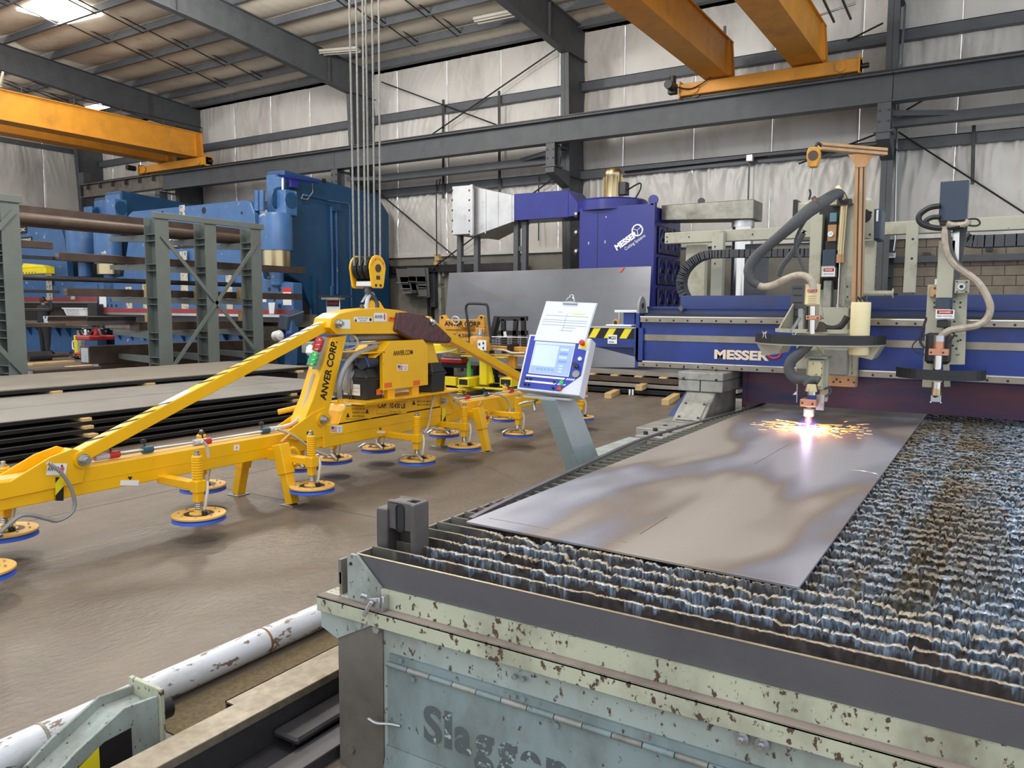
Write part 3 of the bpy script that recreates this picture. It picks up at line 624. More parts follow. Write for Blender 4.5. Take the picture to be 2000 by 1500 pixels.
# upright lug at the front left corner
lg = MB(); a = Vector((-1.775, 2.0, .6))
lx0, lx1, ly, lz0, lz1 = -1.775, -1.625, 2.01, .60, .845
outer = [(lx0, ly, lz0), (lx1, ly, lz0), (lx1, ly, lz1-.004), (lx1-.04, ly, lz1), (lx0+.05, ly, lz1+.004), (lx0, ly, lz1-.03)]
lg.box((lx0-.02, ly-.01, lz0), (lx0+.03, ly+.09, lz1-.03)); lg.box((lx1-.02, ly-.012, lz0), (lx1, ly+.07, lz1))
lg.box((lx0+.02, ly, lz0+.145), (lx1-.01, ly+.02, lz1)); lg.box((lx0+.02, ly+.06, lz0), (lx1-.01, ly+.075, lz1)); lg.box((lx0+.03, ly, lz1-.012), (lx1-.06, ly+.07, lz1-.002))
lg.build('stop_lug', M('lug_steel', c(104, 99, 98), .5, .3, .15, 8, dirt=c(76, 70, 68), damt=.4), tb, bevel=.004)
cx, cz = -1.695, .79; ov = [(cx+.017*math.cos(t), ly-.001, cz+(.03 if math.sin(t) > 0 else -.03)+.017*math.sin(t)) for t in np.linspace(0, 2*math.pi, 24, endpoint=False)]
part('lug_slot', BLACK, tb, 'prism', ov, (0, .002, 0)); 
m = MB(); 
for i in range(24): m.bar(ov[i], ov[(i+1) % 24], .004, .006, (0, 1, 0))
m.build('slot_rim', DKSTEEL, tb)

# ---------------------------------------------------------------- plate and offcut strip on the table
def plate_mat():
    m = M('banded_plate', c(170, 160, 150), .36, .35, .05, 2); nt = m.node_tree; N = nt.nodes; L = nt.links; p = N['Principled BSDF']
    tc = N.new('ShaderNodeTexCoord'); mp = N.new('ShaderNodeMapping'); mp.inputs['Scale'].default_value = (1.25, .34, 1); mp.inputs['Rotation'].default_value = (0, 0, -.10); L.new(tc.outputs['Object'], mp.inputs[0])
    n = N.new('ShaderNodeTexNoise'); n.inputs['Scale'].default_value = 1.35; n.inputs['Detail'].default_value = 2.5; n.inputs['Distortion'].default_value = .35; L.new(mp.outputs[0], n.inputs['Vector'])
    r = N.new('ShaderNodeValToRGB'); e = r.color_ramp.elements  # soft brown and bluish bands stretched along the plate
    e[0].position = .28; e[0].color = c(172, 172, 178); e[1].position = .74; e[1].color = c(178, 170, 162)
    for pos, col in ((.42, c(166, 166, 174)), (.48, c(136, 134, 144)), (.515, c(140, 128, 118)), (.57, c(170, 160, 150))):
        q = e.new(pos); q.color = col
    L.new(n.outputs['Fac'], r.inputs[0])
    g = N.new('ShaderNodeTexNoise'); g.inputs['Scale'].default_value = 150; g.inputs['Detail'].default_value = 2
    m2 = N.new('ShaderNodeMapping'); m2.inputs['Scale'].default_value = (1, .2, 1); L.new(tc.outputs['Object'], m2.inputs[0]); L.new(m2.outputs[0], g.inputs['Vector'])
    rr = N.new('ShaderNodeMapRange'); rr.inputs[3].default_value = .34; rr.inputs[4].default_value = .46; L.new(g.outputs['Fac'], rr.inputs[0]); L.new(rr.outputs[0], p.inputs['Roughness'])
    L.new(r.outputs[0], p.inputs['Base Color']); return m
PLATE = plate_mat()
pl = thing('steel_plate', 'large grey steel plate being cut on the slats, brown and blue bands', 'steel plate', (-1.06, 4, TZ))
c1, c2 = Vector((-1.665, 2.355, TZ)), Vector((-.455, 2.31, TZ))
part('sheet', PLATE, pl, 'hexa', [c1, c2, (-.455, 8.2, TZ), (-1.665, 8.2, TZ), c1+Vector((0, 0, .009)), c2+Vector((0, 0, .009)), (-.455, 8.2, TZ+.009), (-1.665, 8.2, TZ+.009)], bevel=.001)
SCRATCH = M('fresh_cut_line', c(196, 186, 170), .3, .7); HEAT = M('heat_mark', c(92, 78, 62), .4, .5)
zt = TZ+.0092
m = MB(); p0 = PZ(955, 1012, zt); p1 = PZ(1222, 1060, zt); m.bar(p0, p1, .003, .003); m.build('cut_start', SCRATCH, pl)
m = MB(); m.bar(p1+Vector((-.06, 0, 0)), p1, .006, .008); m.build('slag_bead', SCRATCH, pl)
for a, b in (((1250, 1043), (1303, 1010)), ((1474, 906), (1540, 868)), ((1634, 804), (1650, 793))):
    part('scribe_line', HEAT, pl, 'bar', PZ(*a, zt), PZ(*b, zt), .002, .0008)
for r in (.1, .106):
    m = MB(); cc = PZ(1672, 926, zt); m.tube([cc+Vector((r*math.cos(t), r*math.sin(t), 0)) for t in np.linspace(-.6, 1.9, 14)], .0008, 4, 1); m.build('swirl_scratch', SCRATCH, pl)
m = MB(); pts = [(-1.675, 2.40), (-1.70, 2.6), (-1.745, 3.1), (-1.795, 3.75), (-1.835, 4.25), (-1.84, 4.6), (-1.815, 5.2), (-1.77, 5.8), (-1.73, 6.4), (-1.72, 7.2)]
P = smooth_pts([(x, y, TZ+.006) for x, y in pts], 6)
for a, b in zip(P[:-1], P[1:]): m.bar(a, b, .022, .012)
of = m.build('steel_offcut', M('blued_strip', c(150, 142, 150), .28, .8, .1), None)
tag(of, 'thin bowed steel offcut strip lying along the left edge of the plate', 'offcut')

# ---------------------------------------------------------------- floor rails, pipe, end guard beside the table
pp = thing('pipe', 'scuffed white painted pipe lying along the floor beside the rail', 'pipe', (-2.62, 2, .06))
part('pipe_length', PIPEWHITE, pp, 'cyl', (-2.63, 1.28, .062), (-2.63, 9, .062), .057, n=28); part('pipe_length', PIPEWHITE, pp, 'cyl', (-2.63, -1.5, .062), (-2.63, 1.28, .062), .057, n=28)
part('weld_bead', M('pipe_weld', c(150, 140, 124), .6, .3, .3, 60), pp, 'lathe', (-2.63, 1.272, .062), (0, 1, 0), [(.056, 0), (.061, .003), (.0615, .009), (.056, .014)])
part('rust_patch', M('rust_patch', c(150, 104, 72), .6, .2, .3, 30), pp, 'lathe', (-2.63, 2.2, .062), (0, 1, 0), [(.0571, 0), (.0574, .004), (.0571, .012)], n=28)
rl = thing('floor_rail', 'heavy dark steel gantry rail with worn bright top on the floor', 'rail', (-2.1, 3, 0))
m = MB(); m.box((-2.135, .9, .13), (-2.02, 9, .16)); m.build('rail_head', RAILTOP, rl, bevel=.002)
m = MB(); m.box((-2.095, .9, .02), (-2.025, 9, .13)); m.box((-2.16, .9, 0), (-1.93, 9, .02)); m.build('rail_web', RAILSIDE, rl, bevel=.002)
part('rail_clamp', RAILSIDE, rl, 'box', (-2.02, 1.72, .05), (-1.90, 2.4, .075), bevel=.008); part('rail_clamp', RAILSIDE, rl, 'box', (-1.96, 1.75, .02), (-1.945, 2.4, .05))
sb = thing('steel_bar', 'long flat dark bar on the floor between the rail and the table', 'bar', (-1.86, 2, 0))
part('bar_body', RAILSIDE, sb, 'box', (-1.90, .6, 0), (-1.80, 5, .045), bevel=.003)
sq = thing('square_tube', 'short square steel tube lying against the floor rail', 'tube', (-2.25, 2, 0))
m = MB(); x0, x1, y0, z1 = -2.235, -2.165, 1.7, .125
for a, b in (((x0, y0, z1-.006), (x1, 6, z1)), ((x0, y0, .055), (x1, 6, .061)), ((x0, y0, .055), (x0+.006, 6, z1)), ((x1-.006, y0, .055), (x1, 6, z1))): m.box(a, b)
m.build('tube_body', RAILTOP, sq); part('tube_base', DKSTEEL, sq, 'box', (x0, y0+.02, 0), (x1, 6, .055))
part('trough_debris', M('dusty_trough', c(110, 94, 66), .8, .1, .3, 60, bump=.5, bscale=150), None, 'box', (-2.56, 1.6, -.006), (-2.24, 9, .004)); tag(bpy.context.scene.objects['trough_debris'], 'dark yellow grit strip between the white pipe and the rail', 'grit', kind='stuff')
gd = thing('end_guard', 'pale green steel end guard with a black and yellow hazard stripe', 'guard', (0, 0, 0))
def gp(x, y, X=-2.25): return PX(x, y, X)
gz = .23
front = [(gp(308, 1368, -2.28)), gp(312, 1490, -2.28)]
# side plate facing the table, bent channel and end plate, with the rubber buffer
A = [Vector((-2.26, 1.50, 0)), Vector((-2.26, 1.50, .19)), Vector((-2.26, 1.38, .20)), Vector((-2.26, 1.22, .13)), Vector((-2.26, 1.02, -.0))]
part('side_plate', TABLE, gd, 'prism', A, (.012, 0, 0), bevel=.002)
part('side_plate', TABLE, gd, 'prism', [p+Vector((-.14, 0, 0)) for p in A], (.012, 0, 0), bevel=.002)
part('end_plate', TABLELIP, gd, 'box', (-2.415, 1.50, 0), (-2.235, 1.516, .215), bevel=.002)
m = MB(); m.hexa([(-2.40, 1.38, .155), (-2.26, 1.38, .155), (-2.26, 1.5, .15), (-2.40, 1.5, .15), (-2.40, 1.38, .165), (-2.26, 1.38, .165), (-2.26, 1.5, .16), (-2.40, 1.5, .16)]); m.hexa([(-2.40, 1.0, -.03), (-2.26, 1.0, -.03), (-2.26, 1.38, .155), (-2.40, 1.38, .155), (-2.40, 1.0, -.02), (-2.26, 1.0, -.02), (-2.26, 1.38, .165), (-2.40, 1.38, .165)]); m.build('channel_floor', TABLE, gd)
part('rubber_buffer', BLACK, gd, 'cyl', (-2.3, 1.516, .11), (-2.3, 1.57, .11), .04, n=20, bevel=.005)
part('hazard_patch', INKB, gd, 'prism', [(-2.2475, 1.40, .0), (-2.2475, 1.40, .125), (-2.2475, 1.31, .12), (-2.2475, 1.12, .03), (-2.2475, 1.1, .0)], (.0015, 0, 0))
part('hazard_stripe', HAZY, gd, 'prism', [(-2.2458, 1.29, .0), (-2.2458, 1.29, .112), (-2.2458, 1.22, .075), (-2.2458, 1.22, .0)], (.0012, 0, 0))
part('rust_bracket', BROWNST, gd, 'box', (-2.25, 1.47, .0), (-2.19, 1.53, .03), bevel=.008)
gd.location = (-.10, .02, 0)
# ================================================================ gantry
GY = 6.3
ga = thing('gantry', 'deep blue motorised gantry beam spanning the cutting table', 'gantry', (-.6, 6.6, 0))
GX0, GX1 = -2.62, 1.7
part('beam', GANTRY, ga, 'box', (GX0, GY, 1.0), (GX1, GY+.6, 1.44), bevel=.004)
part('top_cover', GANTRY2, ga, 'box', (GX0, GY+.14, 1.44), (GX1, GY+.6, 1.515)); part('dark_recess', DKSTEEL, ga, 'box', (GX0+.02, GY+.02, 1.441), (GX1, GY+.139, 1.46))
part('cover_lip', GANTRY, ga, 'box', (GX0, GY+.125, 1.505), (GX1, GY+.6, 1.525))
part('rear_beam', GANTRY2, ga, 'box', (-2.5, GY+.62, 1.3), (GX1, GY+.9, 1.625), bevel=.004)
RAILG = M('linear_rail_steel', c(152, 142, 128), .32, .8, .12, 8, dirt=c(110, 98, 84), damt=.35)
for z0, z1, x0 in ((1.388, 1.44, GX0), (1.008, 1.06, GX0-.02)):
    r = part('linear_rail', RAILG, ga, 'box', (x0, GY-.028, z0), (GX1, GY, z1), bevel=.004)
    part('rail_shoulder', CHROME, ga, 'box', (x0, GY-.03, z1-.010), (GX1, GY+.01, z1+.003), bevel=.002)
    m = MB()
    for k in range(36): m.cyl((x0+.06+k*.12, GY-.029, (z0+z1)/2-.006), (x0+.06+k*.12, GY-.0275, (z0+z1)/2-.006), .009, n=10)
    m.build('rail_bolt', BLACK, ga)
part('steel_band', RAILG, ga, 'box', (GX0-.03, GY-.006, 1.235), (GX1, GY-.001, 1.287))
ep = part('end_plate', GANTRY, ga, 'box', (GX0-.04, GY-.03, .995), (GX0-.005, GY+.62, 1.47), bevel=.006)
ear = [(GX0-.03, GY+.05+.13*math.cos(t)*.6, 1.50+.11*math.sin(t)) for t in np.linspace(0, math.pi, 12)]+[(GX0-.03, GY-.03, 1.38), (GX0-.03, GY+.13, 1.38)]
part('end_ear', PALEGREY, ga, 'prism', ear, (.02, 0, 0)); part('ear_hole', BLACK, ga, 'cyl', (GX0-.0315, GY+.05, 1.53), (GX0-.008, GY+.05, 1.53), .025)
text('MESSER', PY(1395, 701, GY-.002), (1, 0, 0), (0, 0, 1), (PY(1502, 693, GY)-PY(1395, 700, GY)).x, .078, INKW, ga, bold=.045)
m = MB(); q = PY(1512, 690, GY-.003); m.tube([q+Vector((.055*math.cos(t), 0, .05*math.sin(t)+.01)) for t in np.linspace(3.3, 6.1, 12)], .008, 6, 1); m.build('ring_logo', INKR, ga)
part('top_cleat', ZINC, ga, 'bar', PY(1328, 600, GY+.12), PY(1334, 606, GY+.10), .02, .03)
SKIRT = M('scorched_skirt_panel', c(116, 56, 58), .35, .15, .2, 2, dirt=c(48, 48, 84), damt=.56, dscale=1.5, dstretch=(.6, 1, 2.6), chips=c(120, 90, 96), camt=.72, cscale=7)
part('skirt_panel', SKIRT, ga, 'box', (-1.76, GY+.16, .745), (GX1, GY+.175, 1.0)); part('skirt_panel', SKIRT, ga, 'box', (-1.78, GY+.15, .70), (-1.74, GY+.7, 1.0))
# end shelf with hazard stripes
sh0, sh1 = PY(1150, 655, GY).x, GX0-.05
part('shelf_box', GANTRY, ga, 'hexa', [(sh0, GY-.0, 1.165), (sh1, GY, 1.165), (sh1, GY+.32, 1.165), (sh0, GY+.32, 1.165), (sh0, GY, 1.335), (sh1, GY, 1.335), (sh1, GY+.32, 1.335), (sh0, GY+.32, 1.335)], bevel=.003)
part('shelf_top', GALV, ga, 'box', (sh0-.01, GY-.01, 1.335), (sh1+.02, GY+.34, 1.345)); part('hazard_panel', INKB, ga, 'box', (sh0, GY-.003, 1.245), (sh1, GY-.0005, 1.333))
w = (sh1-sh0)/6
for k in range(3):
    x = sh0+w*.0+k*2*w
    part('hazard_stripe', HAZY, ga, 'prism', [(x, GY-.0035, 1.246), (x+w*.9, GY-.0035, 1.246), (min(x+1.6*w, sh1), GY-.0035, 1.332), (x+.7*w, GY-.0035, 1.332)], (0, -.001, 0))
part('shelf_knee', GANTRY, ga, 'prism', [(sh1-.45, GY+.1, 1.165), (sh1+.06, GY+.1, 1.165), (sh1+.06, GY+.1, .99), (sh1-.02, GY+.1, 1.08)], (0, .02, 0))
part('end_bracket', GANTRY, ga, 'prism', [(sh1-.0, GY-.03, 1.34), (sh1+.08, GY-.03, 1.34), (sh1+.08, GY-.03, 1.05), (sh1+.03, GY-.03, 1.05), (sh1, GY-.03, 1.12)], (0, .02, 0))
sg = decal((PY(1187, 671, GY-.008)), (1, 0, 0), (0, 0, 1), .088, .078, WHITE, ga, 'number_sign', .0015)
q = PY(1187, 671, GY-.0105); text('MG01', q+Vector((.008, 0, .036)), (1, 0, 0), (0, 0, 1), .07, .03, INKB, ga, bold=.01, lift=.0005); part('small_print', INKB, ga, 'box', q+Vector((.01, -.0005, .012)), q+Vector((.06, 0, .018)))
tp = thing('tape_measure', 'small yellow tape measure standing on the hazard striped shelf', 'tape measure', (sh0+.22, GY+.08, 1.345)); q = Vector((sh0+.22, GY+.08, 1.345))
part('case', OLDYELLOW, tp, 'prism', [q+Vector((-.026+.0, 0, 0)), q+Vector((.03, 0, 0)), q+Vector((.03, 0, .045)), q+Vector((.018, 0, .065)), q+Vector((-.012, 0, .065)), q+Vector((-.026, 0, .045))], (0, .035, 0), bevel=.004); part('face', BLACK, tp, 'cyl', q+Vector((0, -.002, .035)), q+Vector((0, .001, .035)), .018)
part('rag', WHITE, None, 'box', (sh0+.15, GY+.02, 1.3455), (sh0+.4, GY+.25, 1.365), bevel=.008); tag(bpy.context.scene.objects['rag'], 'crumpled white sheet on the hazard striped shelf', 'sheet')
st = thing('sensor_stand', 'blue box with a white top plate on the gantry shelf end', 'box', (sh1-.12, GY+.15, 1.345))
part('body', GANTRY, st, 'box', (sh1-.17, GY+.12, 1.345), (sh1-.06, GY+.2, 1.47), bevel=.004); part('top_plate', WHITE, st, 'box', (sh1-.24, GY+.08, 1.47), (sh1-.01, GY+.24, 1.492), bevel=.004); part('side_rod', CHROME, st, 'cyl', (sh1-.2, GY+.1, 1.345), (sh1-.2, GY+.1, 1.47), .008)
# left leg standing on the rail carriage
LY = 6.02
xa, xb = PY(1324, 740, LY).x, PY(1412, 745, LY).x
def lz(y): return PY(1368, y, LY).z
part('leg_block', PALEGREY, ga, 'box', (xa, LY, lz(743)), (xb, LY+.75, 1.005), bevel=.006)
xm = PY(1367, 750, LY).x
part('leg_block', PALEGREY, ga, 'box', (xa+.004, LY+.004, lz(765)), (xm-.004, LY+.7, lz(743)-.003), bevel=.004); part('leg_block', PALEGREY, ga, 'box', (xm+.004, LY+.004, lz(765)), (xb-.004, LY+.7, lz(743)-.003), bevel=.004)
m = MB(); m.bolts([PY(x, y, LY) for x, y in ((1335, 720), (1335, 739), (1399, 742), (1399, 723))], (0, -1, 0), .011, .006); m.build('bolt', DKSTEEL, ga)
zb, zp = .64, lz(765)
x0, x1 = xa+.07, xb-.06
post = [(x0-.01, 5.72, zb), (x1+.0, 5.72, zb), (x1, 6.6, zb), (x0-.01, 6.6, zb), (x0, LY+.03, zp), (x1, LY+.03, zp), (x1, 6.6, zp), (x0, 6.6, zp)]
part('leg_post', PALEGREY, ga, 'hexa', post, bevel=.006)
def pf(u, v): 
    a = Vector(post[0]).lerp(Vector(post[1]), u); b = Vector(post[4]).lerp(Vector(post[5]), u); return a.lerp(b, v)+Vector((0, -.005, 0))
part('cover_plate', PALEGREY, ga, 'prism', [pf(.12, .08), pf(.88, .08), pf(.88, .62), pf(.5, .68), pf(.12, .62)], (0, -.006, .003)); m = MB(); m.bolts([pf(a, b) for a in (.2, .82) for b in (.16, .58)], (0, -.9, .4), .011, .012); m.build('bolt', DKSTEEL, ga)
part('leg_gusset', GANTRY2, ga, 'prism', [(x0-.14, 6.0, zb), (x0-.02, 6.0, zb), (x0, 6.2, zp-.02), (x0-.06, 6.2, zp-.02)], (0, .02, 0))
part('carriage_plate', PALEGREY, ga, 'box', (x0-.12, 5.3, .55), (x1-.0, 7.6, .64), bevel=.005); part('carriage_foot', PALEGREY, ga, 'box', (x0-.02, 5.4, .2), (x1-.05, 7.4, .55))
part('carriage_plate', PALEGREY, ga, 'box', (x0-.02, 5.05, .60), (x1-.02, 5.72, .625), bevel=.004)
m = MB(); m.bolts([(x, y, .625) for x in (x0+.03, x1-.1) for y in (5.12, 5.3, 5.5)], (0, 0, 1), .018, .02); m.build('bolt', DKSTEEL, ga)
# cable frame behind the beam
FY = 7.3
def fr(nm, a, b, Y, dy, mat=LTGREEN): 
    p, q = PY(*a, Y), PY(*b, Y); return part(nm, mat, ga, 'box', (p.x, Y, q.z), (q.x, Y+dy, p.z), bevel=.004)
p, q = PY(1298, 470, FY), PY(2010, 440, FY)
part('frame_tube', LTGREEN, ga, 'box', (p.x, FY, p.z-.03), (1.7, FY+.08, p.z+.075), bevel=.004)
def postp(xa, xb, yt, yb, Y, d=.08, mat=LTGREEN, nm='frame_post'):
    a, b = PY(xa, yt, Y), PY(xb, yb, Y); a2 = PY((xa+xb)/2, yt, Y); return part(nm, mat, ga, 'box', (a.x, Y, b.z), (PY(xb, yt, Y).x, Y+d, a2.z), bevel=.004)
postp(1391, 1413, 450, 582, FY-.09); postp(1771, 1794, 431, 572, FY-.09); postp(1340, 1378, 478, 590, FY+.1); postp(1455, 1500, 476, 590, FY+.1, .06, STEELGREY); postp(1676, 1710, 470, 590, FY+.1)
m = MB(); m.cyl(PY(1397, 482, FY-.091), PY(1397, 482, FY-.088), .01); m.cyl(PY(1397, 515, FY-.091), PY(1397, 515, FY-.088), .01); m.cyl(PY(1783, 467, FY-.091), PY(1783, 467, FY-.088), .01); m.cyl(PY(1781, 505, FY-.091), PY(1781, 505, FY-.088), .01)
for x, y in ((1303, 463), (1303, 472), (1346, 463), (1470, 458)): m.cyl(PY(x, y, FY-.002), PY(x, y, FY+.001), .008)
m.build('bolt_hole', BLACK, ga)
# cable carriers
CY = 7.02
def carrier(pts, hw, wid, nm='cable_carrier', lab=None, Y=CY, mat=SLEEVE):
    P = smooth_pts([PY(x, y, Y) for x, y in pts], 8); t = thing(nm, lab, 'cable carrier', P[0])
    m = MB()
    for a, b in zip(P[:-1], P[1:]):
        d = (b-a).normalized(); e = d*.004; m.bar(a-e, b+e, wid, hw*2, (-d.z, 0, d.x))
    m.build('carrier_sleeve', mat, t)
    for i in range(0, len(P)-1, 8):
        d = (P[i+1]-P[i]).normalized(); part('sleeve_band', SLEEVE, t, 'bar', P[i], P[i]+d*.012, wid+.006, hw*2+.004, (d.z, 0, -d.x))
    return t
carrier([(1580, 494), (1500, 495), (1420, 496), (1375, 500), (1345, 520), (1332, 548), (1337, 575), (1356, 600), (1372, 612)], .034, .12, lab='dark sleeved cable carrier looping behind the gantry beam')
carrier([(1885, 466), (1910, 472), (2060, 466)], .045, .14, lab='dark sleeved cable carrier hanging from the pale frame at the right')
# plasma head 1
hd = thing('plasma_cutter', 'tall pale plasma cutting head firing sparks onto the plate', 'cutting head', (-1.08, 5.9, 1.0))
def hbox(nm, a, b, Y, dy, mat, bev=.003, par=None):
    p, q = PY(*a, Y), PY(*b, Y); return part(nm, mat, par or hd, 'box', (p.x, Y, q.z), (q.x, Y+dy, p.z), bevel=bev)
def holes(nm, pts, Y, r=.008, mat=BLACK, par=None):
    m = MB()
    for x, y in pts: q = PY(x, y, Y); m.cyl((q.x, Y-.0015, q.z), (q.x, Y+.001, q.z), r, n=10)
    return m.build(nm, mat, par or hd)
HY = 6.12
hbox('carriage_plate', (1560, 566), (1672, 757), HY+.06, .07, LTGREEN); hbox('foot_plate', (1613, 733), (1671, 757), HY+.04, .03, BRONZE)
holes('bolt_hole', ((1634, 741), (1657, 742), (1628, 746), (1641, 746), (1668, 747), (1663, 715), (1663, 729)), HY+.04)
hbox('rear_cabinet', (1553, 395), (1700, 463), HY+.22, .22, LTGREEN, .02); hbox('cabinet_side', (1549, 390), (1555, 440), HY+.2, .2, BLACK); hbox('cabinet_side', (1706, 408), (1719, 468), HY+.2, .24, DKBOX, .01)
oct_ = [(1680, 388), (1690, 388), (1707, 402), (1706, 468), (1680, 462)]
part('cabinet_flank', LTGREEN, hd, 'prism', [PY(x, y, HY+.18) for x, y in oct_], (0, .03, 0)); holes('fan_opening', ((1688, 422),), HY+.178, .05); holes('bolt_hole', ((1701, 415), (1699, 458)), HY+.178); hbox('cabinet_label', (1712, 410), (1715, 432), HY+.198, .004, WHITE, 0)
hbox('guide_column', (1584, 420), (1601, 560), HY-.0, .09, LTGREEN); hbox('guide_column', (1648, 386), (1667, 600), HY-.0, .09, LTGREEN); hbox('column_cap', (1620, 384), (1668, 398), HY-.02, .12, LTGREEN)
hbox('column_inner', (1601, 400), (1648, 610), HY+.10, .04, DKSTEEL); part('column_collar', BLACK, hd, 'cyl', PY(1649, 390, HY-.02), PY(1649, 402, HY-.02), .05)
q = PY(1649, 395, HY-.03); r = PY(1640, 508, HY-.03)
part('air_cylinder', BRASS, hd, 'cyl', q, r, .026, n=20); part('cylinder_cap', BRONZE, hd, 'cyl', q+Vector((0, 0, .02)), q-Vector((0, 0, .03)), .032); part('cylinder_cap', BRONZE, hd, 'cyl', r+Vector((0, 0, .04)), r-Vector((0, 0, .02)), .031)
part('piston_rod', CHROME, hd, 'cyl', r, PY(1636, 600, HY-.03), .006); part('rod_nut', ZINC, hd, 'cyl', PY(1636, 593, HY-.03), PY(1636, 602, HY-.03), .014, n=6)
hbox('regulator_top', (1621, 416), (1634, 433), HY-.02, .06, M('teal_plastic', c(92, 132, 142), .5)); hbox('regulator_body', (1617, 439), (1633, 471), HY-.02, .07, BRONZE); g = PY(1622, 457, HY-.04); part('gauge', WHITE, hd, 'cyl', g, g+Vector((0, .03, 0)), .02, n=20); part('gauge_needle', INKB, hd, 'bar', g+Vector((-.008, -.001, -.004)), g+Vector((.01, -.001, .008)), .003, .001)
hbox('solenoid_block', (1612, 470), (1634, 490), HY-.0, .06, BLACK); hbox('servo_motor', (1607, 488), (1631, 523), HY-.06, .12, DKBOX, .006)
hbox('servo_flange', (1604, 520), (1629, 541), HY-.08, .14, LTGREEN); s = PY(1606, 540, HY-.083)
decal(s, (1, 0, 0), (0, 0, 1), .085, .062, WHITE, hd, 'danger_sign'); decal(s+Vector((.006, -.0015, .034)), (1, 0, 0), (0, 0, 1), .072, .024, INKB, hd, 'sign_border', .0006); decal(s+Vector((.011, -.0022, .037)), (1, 0, 0), (0, 0, 1), .062, .018, INKR, hd, 'sign_field', .0006)
text('DANGER', s+Vector((.017, -.003, .041)), (1, 0, 0), (0, 0, 1), .05, .010, WHITE, hd, bold=.01, lift=.0003); text('HIGH VOLTAGE', s+Vector((.008, -.0016, .010)), (1, 0, 0), (0, 0, 1), .068, .014, INKB, hd, lift=.0003)
hbox('slide_block', (1609, 548), (1622, 600), HY-.04, .1, PALEGREY); hbox('slide_plate', (1600, 600), (1655, 645), HY-.06, .05, LTGREEN); hbox('side_rack', (1652, 540), (1662, 605), HY-.02, .04, PALEGREY)
holes('bolt_hole', ((1655, 560), (1655, 580), (1655, 600)), HY-.021, .006); hbox('wire_trunking', (1546, 556), (1574, 650), HY+.0, .07, SLEEVE)
for k in range(6): hbox('trunking_slot', (1549, 562+k*14), (1566, 563.5+k*14), HY-.003, .004, BLACK, 0)
part('side_arm', LTGREEN, hd, 'cyl', PY(1680, 573, HY-.02), PY(1746, 573, HY-.02), .02); part('arm_flange', LTGREEN, hd, 'cyl', PY(1743, 573, HY-.02), PY(1745, 573, HY-.02), .035); part('arm_tip', DKSTEEL, hd, 'cyl', PY(1746, 573, HY-.02), PY(1754, 573, HY-.02), .012)
# mast and balancer arm
MY = 5.95
part('mast', BRONZE, hd, 'bar', PY(1677, 605, MY), PY(1683, 300, MY), .055, .055, (0, 1, 0))
for dx in (-.016, .014):
    m = MB(); m.bar(PY(1677, 605, MY-.029)+Vector((dx, 0, 0)), PY(1683, 300, MY-.029)+Vector((dx, 0, 0)), .009, .004, (0, 1, 0)); m.build('mast_groove', BROWNST, hd)
part('mast', BRONZE, hd, 'bar', PY(1668, 600, MY+.02), PY(1676, 312, MY+.02), .03, .05, (0, 1, 0), label='thin bronze rail beside the mast')
aL, aR = PY(1602, 286, 5.55), PY(1729, 297, 5.9)
part('mast_arm', BRONZE, hd, 'bar', aL, aR, .05, .045); m = MB(); d_ = (aR-aL).normalized(); s_ = Vector((d_.y, -d_.x, 0))*.026; m.bar(aL+s_, aR+s_, .003, .008); m.build('arm_groove', BROWNST, hd)
mid = PY(1683, 300, MY-.03)
part('mast_gusset', BRONZE, hd, 'prism', [mid+Vector((-.085, -.003, .0)), mid+Vector((.085, -.003, .0)), mid+Vector((.03, -.003, -.09)), mid+Vector((-.03, -.003, -.09))], (0, .006, 0))
bl = thing('tool_balancer', 'small worn amber spring balancer hanging from the bronze arm', 'balancer', PY(1588, 304, 5.5)); b0 = PY(1588, 305, 5.5)
part('case', OLDYELLOW, bl, 'prism', [b0+Vector((x, 0, z)) for x, z in ((-.03, .06), (.02, .06), (.042, .03), (.042, -.01), (.025, -.07), (-.025, -.07), (-.042, -.01), (-.042, .03))], (0, .05, 0), bevel=.006); part('drum_cover', BROWNST, bl, 'cyl', b0+Vector((0, -.004, .005)), b0+Vector((0, .0, .005)), .032); part('hanger', DKSTEEL, bl, 'tube', [b0+Vector((0, .02, .05)), b0+Vector((.02, .03, .085)), aL+Vector((.01, 0, 0))], .01)
part('cable', ROPE, bl, 'cyl', b0+Vector((-.005, .02, -.07)), PY(1581, 372, 5.52), .003, n=5); part('snap_hook', DKSTEEL, bl, 'tube', [PY(1581, 370, 5.52), PY(1583, 378, 5.52), PY(1580, 390, 5.52)], .007)
# torch hose bundle
m = MB(); m.tube([PY(*p, y) for p, y in (((1648, 392), 5.95), ((1636, 378), 5.8), ((1608, 394), 5.6), ((1580, 412), 5.5), ((1550, 438), 5.45), ((1510, 472), 5.45), ((1478, 500), 5.45), ((1463, 526), 5.45), ((1468, 548), 5.45), ((1482, 557), 5.45))], .035, 12, 6, rs=(.03, .034, .04, .045, .042, .036, .034, .036, .036, .03, .026)); m.build('hose_sleeve', SLEEVE, hd)
for (p, y) in (((1595, 402), 5.55), ((1642, 380), 5.87)):
    q = PY(*p, y); m = MB(); m.lathe(q-Vector((.012, 0, -.006)), (1, .1, .55), [(.05, 0), (.054, .004), (.054, .026), (.05, .03)]); m.build('hose_strap', BROWNST if y < 5.7 else CREAM, hd)
m = MB(); m.tube([PY(*p, 5.45) for p in ((1478, 556), (1492, 560), (1512, 556), (1535, 545), (1556, 538), (1574, 540), (1586, 552), (1588, 566))], .024, 10, 6); m.build('conduit_hose', HOSEW, hd)
